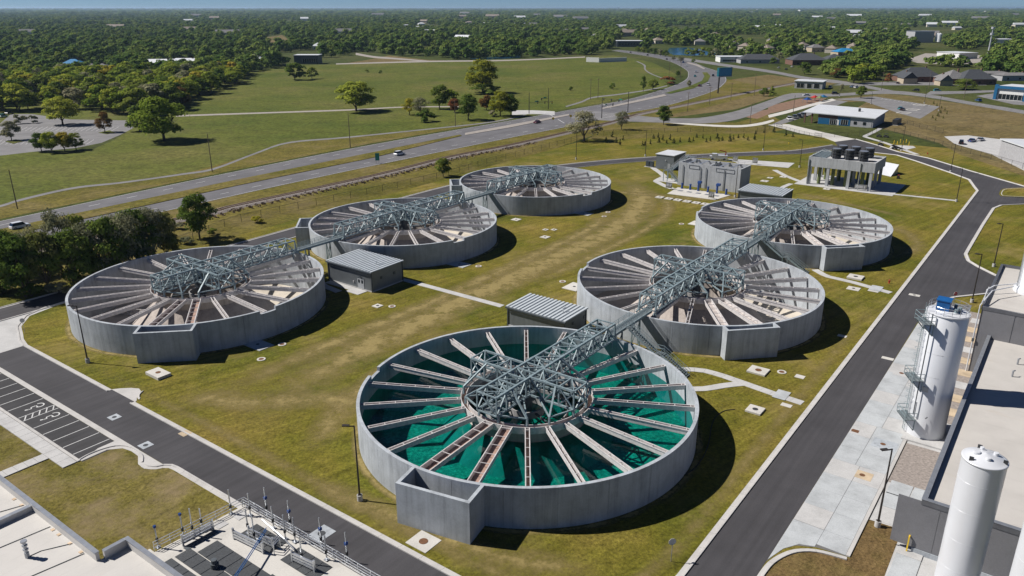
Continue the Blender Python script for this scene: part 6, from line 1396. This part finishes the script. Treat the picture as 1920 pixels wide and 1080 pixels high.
def crown_mesh(name, mat, *a, **k):
    q = crown_data(*a, **k); n = len(q)//4; me = bpy.data.meshes.new(name); me.vertices.add(len(q)); me.vertices.foreach_set('co', q.ravel())
    me.loops.add(4*n); me.loops.foreach_set('vertex_index', np.arange(4*n, dtype=np.int32)); me.polygons.add(n); me.polygons.foreach_set('loop_start', np.arange(0,4*n,4, dtype=np.int32))
    me.materials.append(M[mat]); me.update(calc_edges=True); me.validate(); return me
def trunk_mesh(seed, H, base, R, thick):
    rr = random.Random(seed); m = MB(); m.cyl((0,0), thick, thick*.7, 0, base*1.1, 7); top = (rr.uniform(-.3,.3), rr.uniform(-.3,.3), H*.72)
    m.tube((0,0,base), top, thick*.42, 5)
    for k in range(6):
        a = k*1.05+rr.random(); z = base*(.75+.5*rr.random()); m.tube((0,0,z), (R*.42*math.cos(a), R*.42*math.sin(a), z+(H-base)*rr.uniform(.3,.5)), thick*.32, 5)
    return m.mesh('trunk', M['bark'])
TREE = {}
def tree_kind(k, mat, seeds, H, R, base, nl, nleaf, leaf, thick, **kw):
    TREE[k] = [(crown_mesh('crown', mat, s, H, R, base, nl, nleaf, leaf, **kw), trunk_mesh(s, H, base, R, thick)) for s in seeds]
tree_kind('near', 'leaf_green', (1,2,3,4), 10, 4.8, 1.3, 30, 6000, .42, .28)
tree_kind('mid', 'leaf_green', (11,12,13,14,15), 10, 5.0, .8, 20, 1700, .8, .26)
tree_kind('bush', 'leaf_scrub', (21,22,23), 3, 2.0, .1, 14, 1400, .32, .08)
tree_kind('conifer', 'leaf_conifer', (31,32), 3, .75, .25, 24, 420, .26, .05, cone=True)
tree_kind('wisp', 'leaf_grey', (41,42), 10, 4.8, 1.4, 30, 3600, .36, .3)
tree_kind('far', 'leaf_far', (51,52,53), 10, 5.6, .4, 14, 420, 1.55, .3)
tcount = {}
def tree(p, h, kind, mat, label, group=None, name='tree', w=1.0, cat='tree', world=None):
    vs = TREE[kind]; i = tcount.get(kind, 0); tcount[kind] = i+1; cm, tm = vs[i % len(vs)]; H0 = 3 if kind in ('bush','conifer') else 10
    x, y = world or G(*p); s = h/H0; r = empty(name, (x,y,0), RND.uniform(0,6.28), label=label, cat=cat, group=group); r.scale = (s*w, s*w, s)
    c = inst('crown', cm, r); c.material_slots[0].link = 'OBJECT'; c.material_slots[0].material = M[mat]; inst('trunk', tm, r); return r
def T(u, v, top, kind, mat, label, w=1.0, **kw): return tree((u,v), hpx((u,v),top), kind, mat, label, w=w, **kw)
T(668,209,151,'near','leaf_green','large round multi-stemmed tree standing alone beside the meadow path',1.55)
T(905,174,110,'near','leaf_yellow','tall broad cottonwood with bushy foot in the middle of the meadow',1.15); T(905,175,158,'bush','leaf_dark','dark brush at the foot of the meadow cottonwood',3.2,name='shrub',cat='shrub')
T(308,264,180,'near','leaf_green','spreading tree alone on the grass right of the far car park',1.35); T(262,246,197,'mid','leaf_dark','dark tree behind the spreading tree by the car park',1.0)
T(197,248,209,'near','leaf_rust','rust-brown tree on a car park island',.85); T(118,234,180,'near','leaf_green','pale green tree at the back of the far car park',1.3); T(22,263,226,'near','leaf_grey','greyish tree on the left car park island',1.0); T(38,232,214,'bush','leaf_grey','small round tree at the far car park, left of the entrance',1.0,name='small_tree'); T(62,231,216,'bush','leaf_grey','second small round tree at the far car park',1.0,name='small_tree')
for u, v, t_, mt, lb in ((78,284,248,'leaf_dark','leftmost tree of the clump before the car park'),(98,286,246,'leaf_green','second tree of the clump before the car park'),(122,284,246,'leaf_yellow','yellowing tree of the clump before the car park'),(143,281,248,'leaf_dark','rightmost tree of the clump before the car park')): T(u,v,t_,'near',mt,lb,1.0)
T(553,150,116,'mid','leaf_dark','round dark tree on the left edge of the meadow',1.3); T(585,148,125,'mid','leaf_dark','smaller dark tree right of the round one on the meadow edge',1.0)
T(768,216,184,'wisp','leaf_yellow','yellow-green tree left of the bare-topped one by the trail',1.1); T(790,217,179,'wisp','leaf_grey','thin bare-topped tree beside the trail',1.0); T(797,228,206,'bush','leaf_dark','dark round shrub before the thin trees',1.35,name='shrub',cat='shrub'); T(824,204,158,'near','leaf_dark','dark tree left of the autumn-coloured ones by the trail',.95); T(845,203,165,'mid','leaf_green','olive tree behind the dark ones by the trail',.9); T(852,211,184,'near','leaf_rust','orange-tinted small tree in the trail group',1.0); T(878,225,175,'near','leaf_dark','dense dark round tree at the front of the trail group',.95); T(912,206,176,'mid','leaf_rust','reddish tree behind the right end of the trail group',1.0); T(938,218,170,'near','leaf_yellow','yellow-green tree at the right end of the trail group',1.0); T(958,217,176,'near','leaf_dark','dark tree next to the left traffic signal',.9); T(923,219,206,'bush','leaf_grey','grey shrub below the right end of the trail group',1.0,name='shrub',cat='shrub')
T(1095,264,208,'wisp','leaf_grey','grey-green wind-swept tree beside the railway',1.25); T(1165,243,205,'wisp','leaf_grey','narrow grey-green tree next to the railway crossing',.85); T(1244,234,197,'near','leaf_dark','dense dark tree beside the white path',.85)
T(1224,168,148,'near','leaf_dark','round dark bush beside the highway bend',1.2); T(1252,158,143,'bush','leaf_rust','brownish shrub inside the bend',1.6,name='shrub',cat='shrub'); T(1271,143,132,'near','leaf_dark','small dark tree inside the bend',1.0); T(1292,163,150,'near','leaf_grey','small tree on the green median',.8); T(1206,172,142,'wisp','leaf_dark','slim dark tree beside a pole at the trail',.5); T(1149,167,156,'bush','leaf_dark','small dark bush on the right of the meadow',1.0,name='shrub',cat='shrub'); T(1070,170,162,'bush','leaf_dark','tiny bush on the meadow, middle',1.0,name='shrub',cat='shrub'); T(688,136,130,'bush','leaf_dark','tiny bush on the upper meadow, left',1.0,name='shrub',cat='shrub'); T(714,138,132,'bush','leaf_dark','tiny bush on the upper meadow, right',1.0,name='shrub',cat='shrub')
T(1276,117,104,'wisp','leaf_grey','bare grey tree where the highway bends away',1.3); T(1262,114,104,'wisp','leaf_grey','second bare grey tree where the highway bends away',1.2)
T(1432,180,164,'near','leaf_dark','dark round bush left of the white-roofed clinic',1.3); T(1447,178,158,'conifer','leaf_dark','dark conifer beside the clinic lawn',1.6); T(1614,184,160,'near','leaf_dark','dark tree at the edge of the office lot',.95); T(1577,172,156,'wisp','leaf_grey','leafless tree before the white-roofed clinic',.6); T(1808,168,147,'near','leaf_dark','broad dark tree before the double-gabled clinic',2.2); T(1665,154,137,'mid','leaf_rust','orange tree left of the clinic porch',1.0); T(1508,140,115,'mid','leaf_dark','dark tree in front of the restaurant',1.1)
T(1570,146,128,'wisp','leaf_rust','bare brown tree beside the creek',1.6)
lk = [(1196,98,86,'leaf_dark'),(1206,99,87,'leaf_dark'),(1217,101,88,'leaf_dark'),(1228,103,90,'leaf_dark'),(1238,105,91,'leaf_grey'),(1247,106,93,'leaf_dark'),(1290,104,90,'leaf_green'),(1302,106,89,'leaf_dark'),(1316,106,88,'leaf_green'),(1330,107,88,'leaf_dark'),(1342,108,90,'leaf_grey'),(1356,106,90,'leaf_dark'),(1372,106,90,'leaf_green'),(1388,106,91,'leaf_dark'),(1404,107,92,'leaf_grey'),(1418,106,92,'leaf_dark'),(1434,107,94,'leaf_green'),(1448,122,106,'leaf_dark'),(1462,112,98,'leaf_grey'),(1300,118,110,'leaf_dark')]
for k, (u, v, t_, mt) in enumerate(lk):
    T(u, v, t_, 'mid', mt, ('dark tree in the row between the far highway and the lake' if mt == 'leaf_dark' else 'grey tree in the row between the far highway and the lake') if u < 1260 else {'leaf_dark':'dark tree on the near shore of the lake and boat sheds','leaf_green':'bright green tree on the near shore of the lake','leaf_grey':'grey-green tree on the near shore of the lake'}[mt], 1.1, group='trees between highway and lake' if u < 1260 else 'trees on the lake shore')
# hedgerow along the railway at the left edge
hed = [(8,548,448,'leaf_scrub',1.1),(48,556,440,'leaf_dark',1.0),(92,548,432,'leaf_scrub',.95),(118,520,384,'leaf_grey',.62),(140,540,430,'leaf_dark',1.0),(178,528,418,'leaf_grey',.95),(205,524,405,'leaf_dark',.9),(238,515,392,'leaf_grey',.9),(262,504,390,'leaf_dark',.9),(292,496,388,'leaf_grey',1.0),(315,490,395,'leaf_scrub',.9),(70,512,420,'leaf_grey',.9),(20,520,430,'leaf_dark',1.0),(160,505,400,'leaf_dark',.8),(225,495,402,'leaf_grey',.8)]
hl = ['leftmost scrubby tree of the hedgerow at the picture edge','dark low tree second in the hedgerow','scrubby tree of the hedgerow left of the tall slim one','tall slim grey tree sticking out of the hedgerow','dark tree right of the tall slim one in the hedgerow','grey tree in the middle of the hedgerow','dark tree right of the hedgerow middle','grey tree of the hedgerow above the front left clarifier','dark tree of the hedgerow above the front left clarifier','grey tree near the right end of the hedgerow','scrubby tree at the right end of the hedgerow','grey tree at the back of the hedgerow, left','dark tree at the back left edge of the hedgerow','dark tree at the back of the hedgerow, middle','grey tree at the back of the hedgerow, right']
for (u,v,t_,mt,w), lb in zip(hed, hl): T(u,v,t_,'wisp' if mt == 'leaf_grey' else 'near',mt,lb,w*.8, group='trees of the hedgerow')
T(375,449,361,'near','leaf_dark','dense dark tree at the right end of the hedgerow, beside the fence',.78)
T(831,331,295,'near','leaf_dark','compact dark bush beside the fence near the far left clarifier',.95,name='shrub',cat='shrub'); T(482,418,404,'bush','leaf_yellow','small yellow-green sapling beside the railway fence',1.2,name='shrub',cat='shrub')
for k, (u, v, h, w) in enumerate([(5,552,2.2,1.5),(60,556,2.4,1.6),(110,551,2.6,1.5),(160,541,2.6,1.6),(205,531,2.4,1.5),(250,519,2.2,1.5),(300,503,2.4,1.5),(335,484,2.2,1.5),(350,458,2.0,1.3),(30,500,3,1.6),(130,490,3,1.6),(330,430,2.2,1.4),(310,450,2.5,1.4),(400,440,1.6,1.3)]):
    tree((u,v), h, 'bush', ('leaf_scrub','leaf_dark','leaf_grey')[k%3], 'low scrub bush filling the foot of the hedgerow', 'scrub under the hedgerow', 'shrub', w, 'shrub')
cl = [(85,115),(100,115),(135,105),(155,70),(185,65),(190,95),(215,80),(240,100),(262,78),(285,100),(325,95),(385,92),(410,88),(432,62),(472,68),(495,92),(520,85),(565,68),(575,88),(597,83),(645,68),(648,88),(668,78),(700,66),(735,66),(762,80),(805,76),(812,40),(865,32),(930,28),(1005,52),(1050,58),(-60,110),(-85,95),(-40,80),(-150,95),(-110,60)]
for x, y in cl: tree((1180+x/3.43, 240+y/3.43), RND.uniform(2.0,3.0), 'conifer', 'leaf_conifer', 'young conifer planted in the rows behind the far plant road', 'young conifers in rows', 'young_conifer')
for u, v in ((1750,195),(1756,199),(1765,203),(1771,207),(1763,212),(1775,214),(1758,218),(1748,222),(1768,222),(1754,226)): tree((u,v), RND.uniform(1.6,2.6), 'conifer', 'leaf_scrub', 'young shrub planted at the edge of the tan field', 'young shrubs by the tan field', 'young_shrub', 1.2, 'shrub')
ss = empty('dry_scrub', (0,0,0)); bpy.data.objects.remove(ss)
sm = MB(); rr = random.Random(3)                   # rank dry growth along the railway bank
pts = []
for k in range(5200):
    t = rr.random(); i = int(t*(len(RS)-1)); p = RS[i]; q = RS[min(i+1,len(RS)-1)]; d = Vector((q[0]-p[0],q[1]-p[1],0)).normalized(); o_ = -(rr.gauss(4.4,.9)); n_ = (-d.y,d.x)
    x, y = p[0]+n_[0]*o_, p[1]+n_[1]*o_
    if 190 < y < 330 and x > -110: pts.append((x,y))
for x, y in pts:
    s = rr.uniform(.15,.38); a = rr.random()*3.14; z = rr.uniform(0,.45); c, e = math.cos(a)*s, math.sin(a)*s; sm.add([(x-c,y-e,z),(x+c,y+e,z),(x+c*.6+.1,y+e*.6,z+s*1.1),(x-c*.6,y-e*.6+.1,z+s*1.2)],[(0,1,2,3)])
sm.build('dry_scrub', M['dry_brush'], kind='stuff', label='brown dry growth along the railway bank', cat='scrub')

# woods: the nearest trees one by one, the mass beyond as one wood
def inside(poly, x, y):
    c = False; j = len(poly)-1
    for i in range(len(poly)):
        if (poly[i][1] > y) != (poly[j][1] > y) and x < (poly[j][0]-poly[i][0])*(y-poly[i][1])/(poly[j][1]-poly[i][1])+poly[i][0]: c = not c
        j = i
    return c
WOODS = [  # (outline of where trunks stand, spacing factor)
 [(-400,230),(0,212),(60,208),(110,205),(180,205),(250,222),(330,205),(380,186),(430,165),(470,140),(505,128),(545,122),(520,116),(500,100),(540,98),(620,110),(665,98),(740,104),(860,112),(960,110),(1095,105),(1140,94),(1150,90),(1210,86),(1250,84),(1250,66),(1250,50),(1300,46),(1400,46),(1500,44),(1700,44),(1920,44),(2400,44),(2400,15),(-400,15)],
 [(1300,100),(1330,84),(1360,100),(1440,112),(1440,104),(1360,78),(1320,62),(1240,62),(1205,80),(1245,84)],
 [(1205,92),(1240,104),(1225,100),(1215,88)], [(1440,100),(1480,110),(1560,92),(1600,88),(1640,84),(1700,80),(1700,50),(1440,58)],
 [(1555,150),(1600,140),(1660,136),(1700,122),(1705,116),(1690,108),(1720,96),(1710,84),(1600,96),(1580,112),(1550,130)], [(1590,158),(1640,152),(1665,142),(1620,140)],
 [(1840,120),(1960,150),(1960,85),(1870,86),(1800,96),(1775,92),(1765,80),(1840,60),(1960,60)], [(1840,142),(1870,150),(1960,150),(1960,128),(1850,122)], [(1720,122),(1790,128),(1840,124),(1790,121)],
 [(1045,100),(1090,104),(1150,92),(1110,88)], [(1240,88),(1300,78),(1300,70),(1250,72)], [(1330,66),(1500,66),(1500,50),(1330,50)]]
CLEAR = [[(480,88),(500,68),(530,64),(548,80),(520,92)],[(545,125),(600,125),(600,96),(560,96)],[(1700,122),(1850,118),(1850,98),(1700,98)],[(1705,84),(1770,84),(1770,70),(1705,70)],[(1248,106),(1325,106),(1325,86),(1248,86)],[(1145,100),(1230,112),(1300,130),(1300,112),(1240,96),(1180,91)],[(120,143),(210,143),(210,124),(120,124)],[(290,132),(380,132),(380,122),(290,122)],[(460,122),(490,122),(490,112),(460,112)],[(-10,232),(70,232),(70,210),(-10,210)],[(1860,86),(1910,86),(1910,76),(1860,76)],[(1205,92),(1150,92),(1150,74),(1205,74)],[(875,52),(945,52),(945,44),(875,44)],[(750,58),(830,58),(830,50),(750,50)]]
fr = random.Random(21); roofs = []
hm = {}
for w_, r_ in (('cream_wall','roof_white'),('white_wall','shingle_grey'),('tan_wall','shingle_tan'),('white_wall','roof_white'),('grey_wall','shingle_grey')):
    a_ = MB().box(-9,9,-6,6,0,5).mesh('wall', M[w_]); b_ = MB().add([(-9.6,-6.6,5),(9.6,-6.6,5),(9.6,6.6,5),(-9.6,6.6,5),(-9.6,0,8.6),(9.6,0,8.6)],[(3,2,1,0),(0,1,5,4),(2,3,4,5),(1,2,5),(3,0,4)]).mesh('roof', M[r_]); hm[len(hm)] = (a_, b_, w_, r_)
for k in range(70):
    u = fr.choice((fr.uniform(20,700), fr.uniform(700,1200), fr.uniform(1150,1920), fr.uniform(1400,1920), fr.uniform(1400,1920))); v = 27+48*fr.random()**1.5
    if any(abs(u-q[0]) < 26 and abs(v-q[1]) < 5 for q in roofs): continue
    roofs.append((u,v)); a_, b_, w_, r_ = hm[fr.randrange(5)]; far = 'near the horizon' if v < 36 else 'in the middle distance' if v < 52 else 'in the nearer woods'
    zone = 'far left' if u < 480 else 'left of centre' if u < 960 else 'right of centre' if u < 1440 else 'far right'
    nm_ = {'roof_white':'white-roofed','shingle_grey':'grey-roofed','shingle_tan':'tan-roofed'}[r_]
    r = empty('house', (*G(u,v),0), fr.uniform(-.5,.5), label=f'{nm_} {w_.split("_")[0]} house {far}, {zone}', cat='house', group=f'{nm_} {w_.split("_")[0]} houses {far}, {zone}'); sc_ = fr.uniform(.9,1.5)*(1 if v > 40 else 1.7); r.scale = (sc_*fr.uniform(1,1.8), sc_, sc_*1.05)
    inst('wall', a_, r); inst('roof', b_, r)
HOUSES = [(o.location.x, o.location.y) for o in bpy.data.objects if o.parent is None and o.name.split('.')[0] in ('house',)]
rng = np.random.default_rng(5); cand = []
def sample(n, d0, d1, jit):
    ds = np.sqrt(rng.random(n)*(d1*d1-d0*d0)+d0*d0); an = rng.uniform(-.68, .68, n); return ds*np.sin(an), ds*np.cos(an)
def gather(n, d0, d1):
    out = []; X, Y = sample(n, d0, d1, 0)
    for x, y in zip(X, Y):
        u, v = PX(x, y)
        if not (-140 < u < 2060): continue
        if d0 < 2400:
            if not any(inside(w, u, v) for w in WOODS) or any(inside(c, u, v) for c in CLEAR): continue
            if any(abs(x-hx*y/hy) < 13 and -(30 if hy < 700 else 60 if hy < 1200 else hy*.1) < y-hy < 14 for hx, hy in HOUSES): continue
            if math.sin(x*.021+1.3*math.sin(y*.013))+math.sin(y*.017+1.1*math.sin(x*.011)) < -1.25: continue
        out.append((x, y))
    return out
near = gather(9000, 290, 900); mid_ = gather(15000, 900, 2400)
near.sort(key=lambda p: p[0]**2+p[1]**2)
sel, grid = [], {}
for x, y in near:                                  # keep neighbours apart
    k = (int(x//6.5), int(y//6.5))
    if any(math.dist((x,y), q) < 6.2 for dx in (-1,0,1) for dy in (-1,0,1) for q in grid.get((k[0]+dx,k[1]+dy), ())): continue
    grid.setdefault(k, []).append((x,y)); sel.append((x,y))
indiv, massed = sel[:285], sel[285:]
mats = ['leaf_green']*7+['leaf_dark']*4+['leaf_yellow']+['leaf_grey']+['leaf_rust']*0
for k, (x, y) in enumerate(indiv):
    u, v = PX(x, y); mt = mats[RND.randrange(len(mats))]; h = RND.uniform(9.5, 15.5)
    if RND.random() < .005: mt = 'leaf_rust'
    colr = {'leaf_green':'mid-green','leaf_dark':'dark green','leaf_yellow':'yellow-green','leaf_grey':'grey-green','leaf_rust':'rust-coloured'}[mt]
    zone = ('left behind the far car park' if u < 60 else 'midway behind the far car park' if u < 140 else 'right behind the far car park' if u < 240 else 'behind the lone spreading tree' if u < 360 else 'along the left edge of the meadow' if u < 620 else 'in the tree belt behind the meadow' if u < 1150 else 'right of the highway bend')
    row = 'in the front rank' if v > 190 else 'in the second rank' if v > 165 else 'in the back ranks' if v > 140 else 'deep in the wood'
    tree(None, h, 'mid', mt, f'{colr} tree {row} {zone}', f'{colr} woodland trees {row} {zone}', 'woodland_tree', RND.uniform(.95,1.35), world=(x,y))
far_src = []
fx = [(G(430,118)), (G(1010,98)), (G(1650,78))]
for k, (p, lb) in enumerate(zip(fx, ('tall dark tree at the back edge of the left wood','tall tree in the back of the tree belt behind the meadow','tall tree above the white roofs on the right'))):
    cm, tm = TREE['far'][k]; r = empty('woodland_tree', (*p,0), k, label=lb, cat='tree'); r.scale = (1.3,1.3,1.35); c = inst('crown', cm, r); inst('trunk', tm, r); far_src.append(c)
P3 = [(x,y,RND.uniform(.7,1.55)) for x, y in massed]+[(x,y,RND.uniform(.75,1.7)) for x, y in mid_]
X, Y = sample(14000, 2400, 6000, 0); FH = [h for h in HOUSES if h[1] > 2200]
P3 += [(x,y,RND.uniform(.9,1.9)) for x, y in zip(X,Y) if math.sin(x*.009+1.3*math.sin(y*.004))+math.sin(y*.005+1.1*math.sin(x*.006)) > -1.2 and not any(abs(x-hx*y/hy) < 22 and -hy*.12 < y-hy < 14 for hx, hy in FH)]
dd = np.exp(rng.uniform(math.log(6000), math.log(36000), 9000)); an = rng.uniform(-.68,.68,9000); P3 += [(d*math.sin(a), d*math.cos(a), RND.uniform(1.3,2.2)*(1+d/26000)) for d, a in zip(dd, an)]
me = bpy.data.meshes.new('far_wood'); me.from_pydata([(x,y,-.3) for x,y,s in P3], [], [])
at = me.attributes.new('tree_scale', 'FLOAT', 'POINT'); at.data.foreach_set('value', [s for _,_,s in P3])
at = me.attributes.new('tree_wide', 'FLOAT', 'POINT'); at.data.foreach_set('value', [s*(1 if y < 2400 else (1.5 if y < 6000 else 3.2)) for x,y,s in P3])
fw = inst('far_wood', me, kind='stuff', label='woods stretching to the horizon behind the plant', cat='wood')
ng = bpy.data.node_groups.new('scatter_trees', 'GeometryNodeTree'); ng.interface.new_socket('Geometry', in_out='INPUT', socket_type='NodeSocketGeometry'); ng.interface.new_socket('Geometry', in_out='OUTPUT', socket_type='NodeSocketGeometry')
N_ = ng.nodes; L_ = ng.links; gi = N_.new('NodeGroupInput'); go_ = N_.new('NodeGroupOutput'); iop = N_.new('GeometryNodeInstanceOnPoints'); jn = N_.new('GeometryNodeJoinGeometry')
for c in far_src:
    oi = N_.new('GeometryNodeObjectInfo'); oi.inputs['Object'].default_value = c; oi.inputs['As Instance'].default_value = True; oi.transform_space = 'ORIGINAL'; L_.new(oi.outputs['Geometry'], jn.inputs[0])
L_.new(gi.outputs[0], iop.inputs['Points']); L_.new(jn.outputs[0], iop.inputs['Instance']); iop.inputs['Pick Instance'].default_value = True
ri = N_.new('FunctionNodeRandomValue'); ri.data_type = 'INT'; ri.inputs[4].default_value = 0; ri.inputs[5].default_value = 2; L_.new(ri.outputs[2], iop.inputs['Instance Index'])
rv = N_.new('FunctionNodeRandomValue'); rv.data_type = 'FLOAT_VECTOR'; rv.inputs[0].default_value = (0,0,0); rv.inputs[1].default_value = (0,0,6.283); L_.new(rv.outputs[0], iop.inputs['Rotation'])
n1 = N_.new('GeometryNodeInputNamedAttribute'); n1.data_type = 'FLOAT'; n1.inputs[0].default_value = 'tree_scale'; n2 = N_.new('GeometryNodeInputNamedAttribute'); n2.data_type = 'FLOAT'; n2.inputs[0].default_value = 'tree_wide'
cx = N_.new('ShaderNodeCombineXYZ'); L_.new(n2.outputs[0], cx.inputs[0]); L_.new(n2.outputs[0], cx.inputs[1]); L_.new(n1.outputs[0], cx.inputs[2]); L_.new(cx.outputs[0], iop.inputs['Scale']); L_.new(iop.outputs[0], go_.inputs[0])
md = fw.modifiers.new('scatter', 'NODES'); md.node_group = ng

# ------------------------------------------------------------------ haze
hz = MB().box(-43000,43000,-1000,43000,-6,68).build('haze', None, kind='stuff')
m = bpy.data.materials.new('haze'); m.use_nodes = True; nt = m.node_tree; nt.nodes.clear(); out = nt.nodes.new('ShaderNodeOutputMaterial'); pv = nt.nodes.new('ShaderNodeVolumePrincipled')
pv.inputs['Color'].default_value = (.55,.76,1,1); pv.inputs['Density'].default_value = 4.5e-5; pv.inputs['Anisotropy'].default_value = .3; nt.links.new(pv.outputs[0], out.inputs['Volume']); hz.data.materials.append(m)
